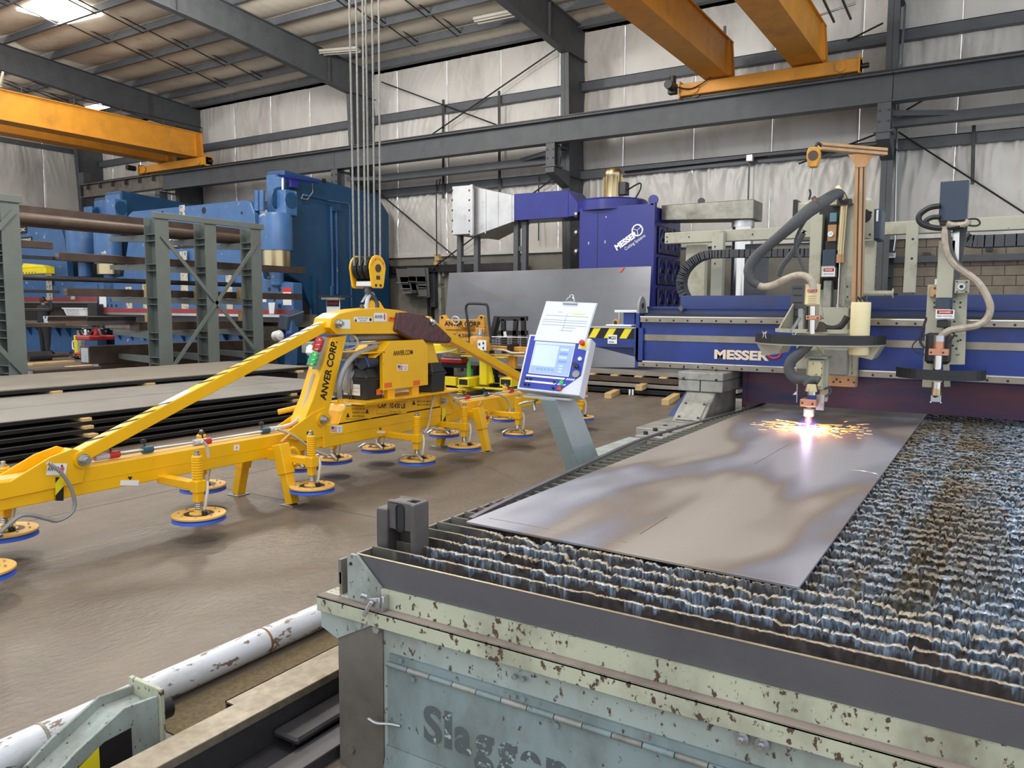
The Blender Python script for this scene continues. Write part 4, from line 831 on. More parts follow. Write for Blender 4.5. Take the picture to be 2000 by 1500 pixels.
m = MB(); m.tube([PY(*p, 5.5) for p in ((1592, 410), (1572, 432), (1554, 470), (1560, 500), (1572, 528))], .011, 7); m.tube([PY(*p, 5.6) for p in ((1572, 450), (1550, 490), (1528, 520), (1520, 540))], .02, 7); m.build('slack_cable', SLEEVE, hd)
# bottle, clamps
BY = 5.5
q = PY(1586, 598, BY); part('coupling_cover', CREAM, hd, 'lathe', q, (0, 0, 1), [(.03, 0), (.048, .012), (.048, .13), (.05, .145), (.0, .15)]); s = PY(1577, 571, BY-.052); decal(s, (1, 0, 0), (0, 0, 1), .062, .02, INKR, hd, 'danger_sign'); text('DANGER', s+Vector((.006, -.0012, .005)), (1, 0, 0), (0, 0, 1), .05, .011, WHITE, hd, lift=.0004)
for k in range(4): decal(PY(1578, 579+k*4.5, BY-.051), (1, 0, 0), (0, 0, 1), .055, .004, BRONZE, hd, 'text_line', .0006)
part('torch_tube', CHROME, hd, 'cyl', PY(1587, 596, BY), PY(1586, 652, BY), .02); hbox('clamp_block', (1574, 616), (1601, 625), BY-.035, .07, COPPER); holes('bolt_hole', ((1578, 620), (1597, 621)), BY-.036, .006)
m = MB(); m.bar(PY(1563, 620, BY+.1), PY(1545, 648, BY+.1), .02, .02); m.bar(PY(1565, 605, BY+.25), PY(1565, 650, BY+.2), .03, .05, (0, 1, 0)); m.bar(PY(1602, 590, BY+.2), PY(1607, 622, BY+.15), .012, .02, (0, 1, 0)); m.build('yoke_arm', PALEGREY, hd, kind='stuff')
m = MB(); m.prism([PY(1592, 648, BY+.02), PY(1616, 648, BY+.02), PY(1604, 628, BY+.02), PY(1600, 628, BY+.02)], (0, .015, 0)); m.prism([PY(1575, 648, BY+.02), PY(1590, 648, BY+.02), PY(1584, 635, BY+.02)], (0, .015, 0)); m.build('clamp_gusset', BROWNST, hd)
m = MB(); m.tube([PY(*p, 5.7) for p in ((1602, 632), (1612, 640), (1630, 642), (1645, 634), (1655, 618))], .022, 8); m.build('cable_bundle', DKSTEEL, hd)
# ring: tray, dark shield band, brackets
RC = Vector((PY(1600, 660, 5.85).x, 5.86, 1.30)); RR = .43
def arc(r, a0, a1, n=28): return [(RC.x+r*math.cos(t), RC.y+r*math.sin(t)) for t in np.linspace(a0, a1, n)]
A = arc(RR, math.pi*1.04, math.pi*1.96); I = arc(RR-.13, math.pi*1.04, math.pi*1.96)
m = MB()
for i in range(len(A)-1): m.hexa([(*A[i], 1.262), (*A[i+1], 1.262), (*I[i+1], 1.262), (*I[i], 1.262), (*A[i], 1.272), (*A[i+1], 1.272), (*I[i+1], 1.272), (*I[i], 1.272)])
m.build('ring_tray', LTGREEN, hd)
m = MB(); O = arc(RR+.006, math.pi*1.03, math.pi*1.97)
for i in range(len(A)-1): m.hexa([(*O[i], 1.272), (*O[i+1], 1.272), (*A[i+1], 1.272), (*A[i], 1.272), (*O[i], 1.335), (*O[i+1], 1.335), (*A[i+1], 1.335), (*A[i], 1.335)])
m.build('shield_band', BLACK, hd)
m = MB(); A2 = arc(.30, math.pi*1.1, math.pi*1.9); I2 = arc(.22, math.pi*1.1, math.pi*1.9)
for i in range(len(A2)-1): m.hexa([(*A2[i], 1.345), (*A2[i+1], 1.345), (*I2[i+1], 1.345), (*I2[i], 1.345), (*A2[i], 1.37), (*A2[i+1], 1.37), (*I2[i+1], 1.37), (*I2[i], 1.37)])
m.build('upper_ring', LTGREEN, hd)
for s in (-1, 1):
    part('ring_bracket', LTGREEN, hd, 'prism', [(RC.x+s*.41, 5.75, 1.262), (RC.x+s*.22, 5.75, 1.262), (RC.x+s*.25, 5.75, 1.19), (RC.x+s*.36, 5.75, 1.17)], (0, .3, 0))
    part('ring_gusset', LTGREEN, hd, 'prism', [(RC.x+s*.24, 5.7, 1.37), (RC.x+s*.24, 6.15, 1.37), (RC.x+s*.24, 6.15, 1.56)], (.01*s, 0, 0))
for p in ((1493, 655), (1551, 659)):
    q = PY(*p, 5.5); part('binder_clip', ZINC, hd, 'tube', [q+Vector((-.012, 0, -.02)), q+Vector((-.006, 0, .0)), q+Vector((-.014, 0, .03)), q+Vector((0, 0, .012)), q+Vector((.014, 0, .03)), q+Vector((.006, 0, 0)), q+Vector((.012, 0, -.02))], .003, 5, 3)
q = PY(1677, 693, 5.66); part('white_canister', CREAM, hd, 'lathe', q, (0, 0, 1), [(.06, 0), (.062, .004), (.062, .345), (.058, .35)], n=28)
m = MB()
for dx in (-.03, -.005, .03): m.tube([q+Vector((dx, 0, .345)), q+Vector((dx+.005, .01, .385)), q+Vector((dx+.02, .03, .36))], .006, 6)
m.build('canister_fitting', DKSTEEL, hd)
# bevel wrist
hbox('wrist_skirt', (1610, 680), (1655, 735), 5.95, .1, PALEGREY, .01); part('wrist_cone', LTGREEN, hd, 'hexa', [PY(1573, 697, 5.55), PY(1606, 697, 5.55), PY(1612, 697, 5.72), PY(1578, 697, 5.72), PY(1586, 676, 5.6), PY(1594, 676, 5.6), PY(1597, 676, 5.68), PY(1588, 676, 5.68)])
hbox('wrist_flange', (1572, 695), (1615, 702), 5.54, .2, PALEGREY); hbox('wrist_box', (1576, 702), (1606, 762), 5.56, .16, LTGREEN, .005); hbox('wrist_cover', (1579, 706), (1603, 755), 5.556, .004, CREAM, .001)
holes('bolt_hole', ((1588, 710), (1594, 731), (1605, 708), (1605, 720), (1605, 732)), 5.5555, .004)
hbox('wrist_leg', (1604, 700), (1614, 785), 5.62, .06, LTGREEN); hbox('wrist_rib', (1655, 690), (1662, 735), 5.98, .03, LTGREEN); hbox('rear_plate', (1556, 720), (1575, 751), HY+.03, .02, SOOT)
m = MB(); m.tube([PY(*p, 5.48) for p in ((1582, 668), (1566, 686), (1546, 704), (1541, 722), (1552, 738), (1572, 742), (1586, 746))], .036, 12, 6); m.build('hose_sleeve', SLEEVE, hd)
m = MB(); m.tube([PY(*p, 5.46) for p in ((1574, 755), (1582, 745), (1594, 742), (1600, 744))], .03, 10, 5); m.build('hose_end', SLEEVE, hd)
TXc = PY(1580, 800, 5.43); tx = TXc.x
def tz(y): return PY(1580, y, 5.43).z
part('torch_cone', BRASS, hd, 'lathe', (tx+.01, 5.43, tz(764)), (0, 0, 1), [(.045, 0), (.045, .008), (.032, .05), (.0, .06)]); part('torch_barrel', CHROME, hd, 'cyl', (tx+.012, 5.43, tz(782)), (tx+.012, 5.43, tz(764)), .028, n=20); part('barrel_band', GANTRY, hd, 'cyl', (tx+.012, 5.43, tz(779)), (tx+.012, 5.43, tz(771)), .0285, n=20)
part('torch_clamp', COPPER, hd, 'box', (tx-.05, 5.38, tz(793)), (tx+.052, 5.50, tz(779)), bevel=.004); m = MB(); m.bolts([(tx-.034, 5.38, tz(786)), (tx+.03, 5.38, tz(787))], (0, -1, 0), .007, .004); m.build('bolt', BLACK, hd)
part('clamp_bracket', PALEGREY, hd, 'box', (tx+.04, 5.44, tz(800)), (tx+.09, 5.46, tz(770))); m = MB(); m.tube([PY(1596, 768, 5.46), PY(1603, 776, 5.46), PY(1604, 795, 5.46)], .004); m.tube([PY(1610, 760, 5.6), PY(1620, 757, 5.6), PY(1622, 766, 5.6), PY(1612, 775, 5.6)], .007); m.build('torch_wire', SLEEVE, hd)
part('torch_neck', BRASS, hd, 'cyl', (tx, 5.43, tz(800)), (tx, 5.43, tz(792)), .022); m = MB(); m.lathe((tx, 5.43, tz(813)), (0, 0, 1), [(.032, 0), (.034, .004), (.034, .048), (.03, .052)]); m.build('retaining_cap', LTGREEN, hd)
m = MB(); m.lathe((tx, 5.43, tz(829)), (0, 0, 1), [(.008, 0), (.016, .006), (.024, .02), (.025, .075)]); m.build('nozzle', COPPER, hd)
part('tag_wire', ZINC, hd, 'cyl', PY(1557, 745, 5.9), PY(1556, 786, 5.9), .003, n=5); part('tag_card', WHITE, hd, 'prism', [PY(1548, 771, 5.9), PY(1555, 764, 5.9), PY(1556, 771, 5.9)], (0, .002, 0))
# plasma, sparks
arcp = PZ(1577, 843, TZ+.01)
pz_ = thing('plasma_arc', 'white violet plasma arc burning under the cutting nozzle', 'arc', arcp)
part('arc_core', M('arc_core', (1, .86, 1, 1), .5, emit=12), pz_, 'lathe', arcp, (0, 0, 1), [(.034, 0), (.022, .012), (.010, .035), (.007, tz(829)-TZ)])
vm = bpy.data.materials.new('violet_glow'); vm.use_nodes = True; n_ = vm.node_tree; n_.nodes.clear(); ou = n_.nodes.new('ShaderNodeOutputMaterial'); em = n_.nodes.new('ShaderNodeEmission'); em.inputs[0].default_value = (.42, .16, 1, 1)
tc = n_.nodes.new('ShaderNodeTexCoord'); ln = n_.nodes.new('ShaderNodeVectorMath'); ln.operation = 'LENGTH'; n_.links.new(tc.outputs['Object'], ln.inputs[0]); mr = n_.nodes.new('ShaderNodeMapRange'); mr.interpolation_type = 'SMOOTHERSTEP'; mr.inputs[1].default_value = 0; mr.inputs[2].default_value = .11; mr.inputs[3].default_value = 22; mr.inputs[4].default_value = 0
n_.links.new(ln.outputs['Value'], mr.inputs[0]); n_.links.new(mr.outputs[0], em.inputs[1]); n_.links.new(em.outputs[0], ou.inputs['Volume'])
m = MB(); m.lathe(arcp, (0, 0, 1), [(.115*math.cos(t)+.0001, .0005+.115*math.sin(t)) for t in np.linspace(0, 1.5, 9)], n=24); o = m.build('arc_glow', vm, pz_)
SPK = M('spark_orange', (1, .30, .045, 1), .5, emit=5); SPK2 = M('spark_pale', (1, .62, .3, 1), .5, emit=7)
for mat, n, lo, hi, lab in ((SPK, 170, .04, .36, 'orange sparks sprayed over the plate around the plasma arc'), (SPK2, 90, .015, .18, 'pale hot sparks close around the plasma arc')):
    m = MB()
    for k in range(n):
        a = random.gauss(0, .5)+(0 if random.random() < .5 else math.pi) if random.random() < .72 else random.uniform(math.pi*1.1, math.pi*1.9)
        r = lo+(hi-lo)*random.random()**1.7; ln_ = random.uniform(.03, .12)*(1-r/.6); zz = TZ+.012+random.random()**2*.05
        d = Vector((math.cos(a), math.sin(a)*.8, random.uniform(-.05, .12))); p = Vector((arcp.x, arcp.y, zz))+d*r; m.cyl(p, p+d*ln_, random.uniform(.0006, .0014), .0004, n=4, cap=False)
    o = m.build('sparks', mat); tag(o, lab, 'sparks', kind='stuff')
lamp('arc_light', 'POINT', arcp+Vector((0, -.03, .05)), 1.2, (.72, .55, 1), .02)
# head 2
h2 = thing('cutting_torch', 'idle second cutting torch head under a slate blue enclosure', 'cutting head', (-.3, 5.95, .95)); H2 = 5.98
B = dict(par=h2)
hbox('mount_plate', (1812, 556), (1836, 758), H2+.06, .05, LTGREEN, **B); part('mount_plate', LTGREEN, h2, 'prism', [PY(x, y, H2+.04) for x, y in ((1864, 556), (1889, 572), (1884, 712), (1850, 712))], (0, .05, 0))
holes('bolt_hole', ((1864, 589), (1876, 591), (1875, 600), (1862, 616), (1864, 628), (1868, 656), (1876, 664), (1861, 675), (1868, 681), (1871, 666), (1825, 591), (1825, 600)), H2+.039, .007, **B)
hbox('guide_column', (1834, 470), (1860, 582), H2-.0, .09, LTGREEN, **B); part('pole', CHROME, h2, 'bar', PY(1868, 440, H2+.02), PY(1866, 512, H2+.02), .04, .04, (0, 1, 0)); part('cable_chain', SLEEVE, h2, 'bar', PY(1880, 440, H2+.03), PY(1858, 580, H2+.03), .06, .05, (0, 1, 0))
hbox('junction_plate', (1866, 547), (1892, 573), H2-.03, .05, LTGREEN, .004, **B); q = PY(1878, 560, H2-.032); part('socket', ZINC, h2, 'cyl', q, q+Vector((0, -.02, 0)), .022); part('socket_hole', BLACK, h2, 'cyl', q+Vector((0, -.0215, 0)), q+Vector((0, -.019, 0)), .012); holes('bolt_hole', ((1869, 550), (1888, 551), (1869, 570), (1887, 570)), H2-.031, .006, BROWNST, **B)
hbox('side_bracket', (1816, 560), (1832, 580), H2+.02, .05, BRONZE, **B); holes('bolt_hole', ((1826, 563), (1826, 577)), H2+.019, .008, BROWNST, **B); hbox('paper_tab', (1826, 545), (1833, 556), H2+.05, .003, WHITE, 0, **B)
hbox('servo_motor', (1828, 583), (1855, 604), H2-.06, .12, DKBOX, .006, **B); hbox('servo_flange', (1826, 603), (1855, 609), H2-.06, .1, BRONZE, **B); s = PY(1827, 622, H2-.062)
decal(s, (1, 0, 0), (0, 0, 1), .108, .058, WHITE, h2, 'danger_sign'); decal(s+Vector((.008, -.0015, .03)), (1, 0, 0), (0, 0, 1), .092, .024, INKB, h2, 'sign_border', .0006); decal(s+Vector((.014, -.0022, .033)), (1, 0, 0), (0, 0, 1), .08, .018, INKR, h2, 'sign_field', .0006)
text('DANGER', s+Vector((.022, -.003, .037)), (1, 0, 0), (0, 0, 1), .064, .010, WHITE, h2, bold=.01, lift=.0003); text('HIGH VOLTAGE', s+Vector((.009, -.0016, .010)), (1, 0, 0), (0, 0, 1), .09, .012, INKB, h2, lift=.0003)
hbox('encoder', (1830, 625), (1849, 640), H2-.05, .08, BLACK, .004, **B); hbox('clamp_back', (1808, 650), (1856, 712), H2-.03, .06, DKSTEEL, .02, **B)
q = PY(1867, 430, H2-.05); en = hbox('enclosure', (1837, 355), (1888, 430), H2-.1, .16, DKBOX, .004, **B); m = MB()
for k in range(14): z = PY(1890, 372+k*3.6, H2-.1).z; x = PY(1888, 390, H2-.1).x; m.box((x, H2-.08, z-.003), (x+.006, H2+.04, z+.003))
m.build('heat_sink_fin', BLACK, h2); hbox('enclosure_base', (1835, 429), (1893, 436), H2-.08, .14, BROWNST, **B)
for pts, r, mat in ((((1838, 402), (1815, 406), (1796, 420), (1797, 434), (1815, 443), (1848, 446), (1880, 440)), .018, BLACK), (((1838, 424), (1820, 425), (1808, 433), (1818, 444), (1840, 446)), .016, BLACK), (((1892, 428), (1908, 428), (1914, 436), (1906, 441), (1890, 440)), .006, BLACK), (((1848, 436), (1862, 440), (1885, 438), (1893, 430)), .02, HOSEW),
    (((1845, 440), (1846, 465), (1850, 492), (1864, 516), (1888, 534), (1910, 552), (1926, 576), (1934, 600), (1928, 622), (1908, 636), (1880, 641), (1856, 645), (1842, 653), (1836, 662)), .022, HOSEW), (((1853, 442), (1856, 480), (1868, 512), (1900, 540), (1925, 572)), .012, SLEEVE),
    (((1818, 650), (1796, 660), (1782, 676), (1790, 688), (1808, 693)), .004, BLACK), (((1810, 620), (1800, 650), (1798, 668), (1806, 680)), .008, BLACK), (((1856, 648), (1864, 652), (1860, 660), (1852, 668)), .006, BLACK)):
    m = MB(); m.tube([PY(*p, H2-.12) for p in pts], r, 8, 6); m.build('hose', mat, h2)
t2 = PY(1832, 700, H2-.14).x; ty = H2-.14
def z2(y): return PY(1832, y, ty).z
for nm, ya, yb, r, mat in (('hose_clamp', 667, 655, .034, ZINC), ('copper_sleeve', 682, 667, .032, COPPER), ('torch_barrel', 733, 690, .026, CHROME), ('insulator', 746, 732, .032, CREAM), ('torch_body', 760, 745, .028, CHROME), ('brass_cap', 772, 759, .03, BRASS)):
    part(nm, mat, h2, 'cyl', (t2, ty, z2(ya)), (t2, ty, z2(yb)), r, n=20, bevel=.002)
m = MB(); m.lathe((t2-.004, ty, z2(777)), (0, 0, 1), [(.006, 0), (.012, .004), (.026, .022)]); m.build('nozzle', BRASS, h2)
part('copper_block', COPPER, h2, 'box', (t2-.055, ty-.045, z2(694)), (t2+.06, ty+.05, z2(681)), bevel=.003); m = MB(); m.bolts([(t2-.04, ty-.045, z2(688)), (t2+.03, ty-.045, z2(688))], (0, -1, 0), .007, .002); m.build('bolt', BLACK, h2)
part('arm_bracket', LTGREEN, h2, 'bar', PY(1848, 712, H2-.03), PY(1850, 755, H2-.03), .035, .04, (0, 1, 0)); part('probe_plate', ZINC, h2, 'box', (t2-.03, ty+.03, z2(786)), (t2+.03, ty+.036, z2(768))); m = MB(); m.bolts([(t2-.03, ty+.03, z2(787)), (t2+.03, ty+.03, z2(787))], (0, -1, 0), .005, .005); m.build('probe_pin', WHITE, h2)
c2_ = Vector((PY(1836, 726, 6.0).x, 6.06, 0)); R2 = .27; m = MB(); AA = np.linspace(math.pi*1.08, math.pi*1.92, 20); za, zb_ = z2(742), z2(722)
for a, b in zip(AA[:-1], AA[1:]):
    p = [(c2_.x+r*math.cos(t), c2_.y+r*math.sin(t)) for t in (a, b) for r in (R2, R2+.006)]
    m.hexa([(*p[1], za), (*p[3], za), (*p[2], za), (*p[0], za), (*p[1], zb_), (*p[3], zb_), (*p[2], zb_), (*p[0], zb_)])
m.build('shield_band', BLACK, h2)

# ================================================================ operator console on its arm
cn = thing('control_console', 'blue operator console with screen and buttons on a galvanised arm', 'console', (-2.1, 4.2, .6))
part('arm_tube', TABLE, cn, 'box', (-2.17, 4.2, .50), (-2.03, 5.04, .61), bevel=.006)
bA = [Vector((-2.13, 4.06, .50)), Vector((-2.03, 4.06, .50)), Vector((-2.03, 4.32, .54)), Vector((-2.13, 4.32, .54))]
tA = [Vector((-2.16, 3.76, 1.0)), Vector((-2.06, 3.76, 1.0)), Vector((-2.06, 4.0, 1.0)), Vector((-2.16, 4.0, 1.0))]
part('post', M('galvanised_green_post', c(170, 186, 188), .45, .35, .08, 3, dirt=c(130, 146, 150), damt=.3, chips=c(92, 104, 112), camt=.68, cscale=50), cn, 'hexa', bA+tA, bevel=.004)
part('mount_plate', GALV, cn, 'box', (-2.28, 3.78, 1.0), (-1.98, 4.0, 1.012)); part('amber_knob', YELLOW, cn, 'box', (-1.985, 3.85, .985), (-1.95, 3.9, 1.01), bevel=.006)
part('lock_lever', ZINC, cn, 'tube', [(-2.2, 3.82, .985), (-2.27, 3.8, .97), (-2.31, 3.79, .955)], .007); part('lock_lever', ZINC, cn, 'tube', [(-2.22, 3.82, .985), (-2.21, 3.79, .96), (-2.2, 3.78, .93)], .006)
# panel frame: bottom edge at Y=3.80, leaning back
tl = math.radians(24); b0 = Vector((PY(1009, 762, 3.74).x, 3.74, PY(1069, 767, 3.74).z-.0)); wX = (PY(1131, 772, 3.74)-PY(1009, 762, 3.74)).x
U = Vector((1, 0, -.035)).normalized(); V_ = Vector((0, math.sin(tl), math.cos(tl))); Nn = U.cross(V_); b0 = b0+Vector((0, 0, .008))
hh = .335
def pn(u, v, d=0): return b0+U*(u*wX)+V_*(v*hh)+Nn*d
CASE = M('white_console_case', c(206, 208, 214), .4, .2, .05); BLUEP = M('console_blue', c(38, 56, 160), .35, var=.06)
part('case', CASE, cn, 'hexa', [pn(0, 0, 0), pn(1, 0, 0), pn(1, 0, -.075), pn(0, 0, -.075), pn(.0, 1, 0), pn(1, 1, 0), pn(1, 1, -.075), pn(0, 1, -.075)], bevel=.006, seg=2)
def pd(nm, pts, mat, d=.0005, t=.0015): return part(nm, mat, cn, 'prism', [pn(u, v, d) for u, v in pts], Nn*t)
pd('face_panel', [(.035, .04), (.68, .04), (.965, .34), (.965, .78), (.83, .80), (.83, .97), (.035, .97)], BLUEP)
pd('screen_bezel', [(.135, .30), (.785, .30), (.785, .88), (.135, .88)], CASE, .001, .0025)
SCR = M('screen_glow', c(150, 172, 222), .3, emit=.12); SCR2 = M('screen_pale', c(186, 202, 238), .3, emit=.15); SCR3 = M('screen_blue', c(110, 140, 206), .3, emit=.3)
pd('screen', [(.15, .315), (.77, .315), (.77, .865), (.15, .865)], SCR, .003, .001)
pd('screen_window', [(.16, .44), (.54, .44), (.54, .82), (.16, .82)], SCR2, .004, .0006); pd('screen_header', [(.15, .835), (.77, .835), (.77, .862), (.15, .862)], SCR2, .004, .0006)
for k in range(5): pd('screen_icon', [(.25+k*.06, .375), (.29+k*.06, .375), (.29+k*.06, .41), (.25+k*.06, .41)], SCR3, .004, .0006)
for k in range(4): pd('screen_field', [(.57, .74-k*.07), (.7, .74-k*.07), (.7, .78-k*.07), (.57, .78-k*.07)], SCR3 if k % 2 else SCR2, .004, .0006)
for k in range(3): pd('screen_icon', [(.6, .46-k*.05), (.66, .46-k*.05), (.66, .485-k*.05), (.6, .485-k*.05)], SCR2, .004, .0006)
for v in (.245, .145):
    x1 = .72 if v > .2 else .6
    pd('white_stripe', [(.11, v), (x1, v), (x1+.02, v+.03), (.11, v+.03)], WHITE, .0022, .0008)
    for k in range(4): pd('stripe_dash', [(x1+.03+k*.033, v), (x1+.05+k*.033, v), (x1+.07+k*.033, v+.03), (x1+.05+k*.033, v+.03)], WHITE, .0022, .0008)
def knob(u, v, r, h, mat, nm): return part(nm, mat, cn, 'cyl', pn(u, v, .001), pn(u, v, h), r, n=16, bevel=.001)
for u, v in ((.13, .20), (.19, .20), (.12, .10), (.18, .10), (.58, .185), (.58, .085)): knob(u, v, .007, .014, BLACK, 'toggle_switch')
knob(.70, .19, .012, .012, GREENL, 'green_button'); knob(.69, .085, .012, .012, RED, 'red_button'); knob(.89, .36, .021, .008, PALEGREY, 'grey_dial'); knob(.905, .62, .011, .012, WHITE, 'white_button'); knob(.865, .50, .012, .02, BLACK, 'selector_switch'); part('selector_lever', BLACK, cn, 'bar', pn(.83, .53, .022), pn(.92, .46, .022), .012, .01, Nn)
pd('stop_plate', [(.85, .80), (.99, .80), (.99, .98), (.85, .98)], CASE, .0006, .002); knob(.905, .885, .026, .004, HAZY, 'stop_disc'); m = MB(); m.lathe(pn(.905, .885, .004), Nn, [(.010, 0), (.010, .014), (.016, .018), (.015, .028), (.0, .031)]); m.build('emergency_stop', RED, cn)
# clipboard with paper propped on the console
cb = thing('clipboard', 'clipboard with white paper forms propped on top of the console', 'clipboard', pn(.5, 1.0, -.02))
tl2 = math.radians(20); V2 = Vector((.14, math.sin(tl2), math.cos(tl2))).normalized(); N2 = U.cross(V2).normalized(); o2 = pn(.12, .95, .006)
def cbp(u, v, d=0): return o2+U*(u*wX*.80)+V2*(v*.215)+N2*d
part('board', M('clear_board', c(200, 204, 214), .3), cb, 'prism', [cbp(-.01, -.1), cbp(1.02, -.1), cbp(1.02, 1.02), cbp(-.01, 1.02)], N2*-.004)
PAPER = M('paper', c(222, 226, 240), .7, var=.03)
part('paper', PAPER, cb, 'prism', [cbp(0, -.09, .0005), cbp(1, -.09, .0005), cbp(1.0, 1, .0005), cbp(0, 1, .0005)], N2*.002)
for v, a, b in ((.62, .08, .93), (.50, .05, .94), (.44, .05, .94), (.36, .05, .95), (.30, .5, .75), (.72, .3, .4), (.22, .45, .7)): part('form_line', M('faint_ink', c(150, 154, 172), .7) if 'faint_ink' not in MATS else MATS['faint_ink'], cb, 'prism', [cbp(a, v, .003), cbp(b, v, .003), cbp(b, v+.008, .003), cbp(a, v+.008, .003)], N2*.0004)
part('highlight', M('highlighter', c(222, 236, 120), .6), cb, 'prism', [cbp(.6, .68, .003), cbp(.86, .68, .003), cbp(.86, .71, .003), cbp(.6, .71, .003)], N2*.0004); part('form_line', MATS['faint_ink'], cb, 'prism', [cbp(.5, .2, .003), cbp(.505, .2, .003), cbp(.505, .7, .003), cbp(.5, .7, .003)], N2*.0004)
part('clip_body', ZINC, cb, 'prism', [cbp(.34, .95, .003), cbp(.66, .95, .003), cbp(.6, 1.02, .006), cbp(.4, 1.02, .006)], N2*.008, bevel=.002); m = MB(); m.tube([cbp(.42, 1.02, .012), cbp(.44, 1.09, .014), cbp(.47, 1.12, .014), cbp(.47, 1.17, .014), cbp(.5, 1.19, .014), cbp(.53, 1.17, .014), cbp(.53, 1.12, .014), cbp(.56, 1.09, .014), cbp(.58, 1.02, .012)], .005, 6, 4); m.build('clip_lever', ZINC, cb)
# ================================================================ yellow vacuum lifter
LX, LN, LF = -4.81, -4.73, -4.89
vl = thing('vacuum_lifter', 'bright yellow vacuum lifting frame with blue rimmed suction pads on the near floor', 'lifter', (LX, 5.4, 0))
def lp(x, y, X=LN): return PX(x, y, X)
for y0, y1 in ((1.05, 4.75), (6.1, 9.35)):
    part('main_beam', YELLOW, vl, 'box', (LF, y0, .345), (LN, y1, .515), bevel=.006, seg=2)
    part('beam_cap', TANPAD, vl, 'box', (LF+.01, y0+.1, .515), (LN-.01, y1-.1, .518))
part('weld_seam', YELLOW, vl, 'box', (LN, 1.1, .425), (LN+.002, 4.6, .428)); part('beam_end', YELLOW, vl, 'box', (LF-.005, 9.35, .34), (LN+.01, 9.37, .52), bevel=.004); part('end_stub', OLDYELLOW, vl, 'box', (LX-.05, 9.37, .36), (LX+.05, 9.62, .46), bevel=.005)
def sideplates(nm, pts, mat=YELLOW, t=.012, off=0):
    P = [lp(*p) for p in pts]
    for X in (LN+off, LF-off-t):
        part(nm, mat, vl, 'prism', [(X, p.y, p.z) for p in P], (t, 0, 0), bevel=.003)
    return P
EB = [(-20, 945), (18, 940), (95, 893), (140, 876), (160, 882), (168, 905), (160, 942), (66, 962), (-20, 980)]
P = sideplates('pin_cheek', EB)
for X in (LN+.0, LF-.0):
    pass
YC = 5.42
def mir(P): return [Vector((p.x, 2*YC-p.y, p.z)) for p in P]
for X in (LN, LF-.012): part('pin_cheek', YELLOW, vl, 'prism', [(X, q.y, q.z) for q in mir(P)], (.012, 0, 0), bevel=.003)
def pin(y, z, r=.032, x0=LF-.03, x1=LN+.03):
    part('pin_boss', YELLOW, vl, 'cyl', (x0+.005, y, z), (x1-.005, y, z), r*1.7, n=24, bevel=.002)
    n = MB(); n.cyl((x1-.006, y, z), (x1+.008, y, z), r*1.15, n=20); n.cyl((x1+.008, y, z), (x1+.035, y, z), r*.95, n=6); n.cyl((x1+.035, y, z), (x1+.055, y, z), r*.6, n=14); n.build('pin_nut', ZINC, vl, bevel=.002)
pl_, pm, pt = lp(158, 897), lp(626, 819), lp(655, 632)
for q in (pl_, pm, pt): pin(q.y, q.z)
for q in mir([pl_, pm, pt]): pin(q.y, q.z)
# diagonal struts with hazard stripes
def strut(a, b):
    a = Vector((LX, a.y, a.z)); b = Vector((LX, b.y, b.z)); d = (b-a).normalized(); n = Vector((1, 0, 0)).cross(d); n = n if n.z > 0 else -n
    part('strut', YELLOW, vl, 'bar', a-d*.03, b+d*.03, .085, .085, n, bevel=.006, seg=2)
    L_ = (b-a).length
    k = 0; s = .12
    while s < L_-.12:
        if not .28*L_ < s < .40*L_:
            o = a+d*s+n*.0432; part('stripe', INKB, vl, 'prism', [o+Vector((-.038, 0, 0)), o+Vector((.038, 0, 0))+d*.07, o+Vector((.038, 0, 0))+d*.105, o+Vector((-.038, 0, 0))+d*.035], n*.0008)
        s += .125
    o = a+d*(.28*L_)+n*.0432; part('white_label', WHITE, vl, 'prism', [o+Vector((-.035, 0, 0)), o+Vector((.035, 0, 0)), o+Vector((.035, 0, 0))+d*.24, o+Vector((-.035, 0, 0))+d*.24], n*.0008)
strut(pl_, pt); m1 = mir([pl_, pt]); strut(m1[0], m1[1])
# yoke head, columns
YK = [(640, 640), (644, 622), (660, 612), (700, 604), (735, 601), (776, 606), (812, 614), (845, 626), (864, 640), (866, 655), (770, 652), (655, 653)]
Pk = [lp(*p) for p in YK]
part('yoke', YELLOW, vl, 'prism', [(LF-.02, p.y, p.z) for p in Pk], (LN-LF+.04, 0, 0), bevel=.006, seg=2)
CL = [(648, 660), (678, 655), (662, 722), (648, 782), (640, 812), (596, 838), (592, 826), (612, 778), (630, 718)]
Pc = [lp(*p) for p in CL]
col = part('column', YELLOW, vl, 'prism', [(LF, p.y, p.z) for p in Pc], (LN-LF, 0, 0), bevel=.005, seg=2)
part('column', YELLOW, vl, 'prism', [(LF, p.y, p.z) for p in mir(Pc)], (LN-LF, 0, 0), bevel=.005, seg=2)
FT = [(560, 842), (612, 805), (634, 795), (646, 815), (640, 850), (596, 862), (560, 858)]
Pf = sideplates('foot_cheek', FT)
for X in (LN, LF-.012): part('foot_cheek', YELLOW, vl, 'prism', [(X, q.y, q.z) for q in mir(Pf)], (.012, 0, 0), bevel=.003)
# letters up the column
a, b = lp(633, 783, LN+.001), lp(657, 664, LN+.001); d_ = (b-a); up_ = d_.cross(Vector((1, 0, 0))); 
text('ANVER CORP.', a+Vector((0, .02, 0)), d_, Vector((1, 0, 0)).cross(d_), d_.length*.97, .075, INKB, vl, bold=.03, lift=.001)
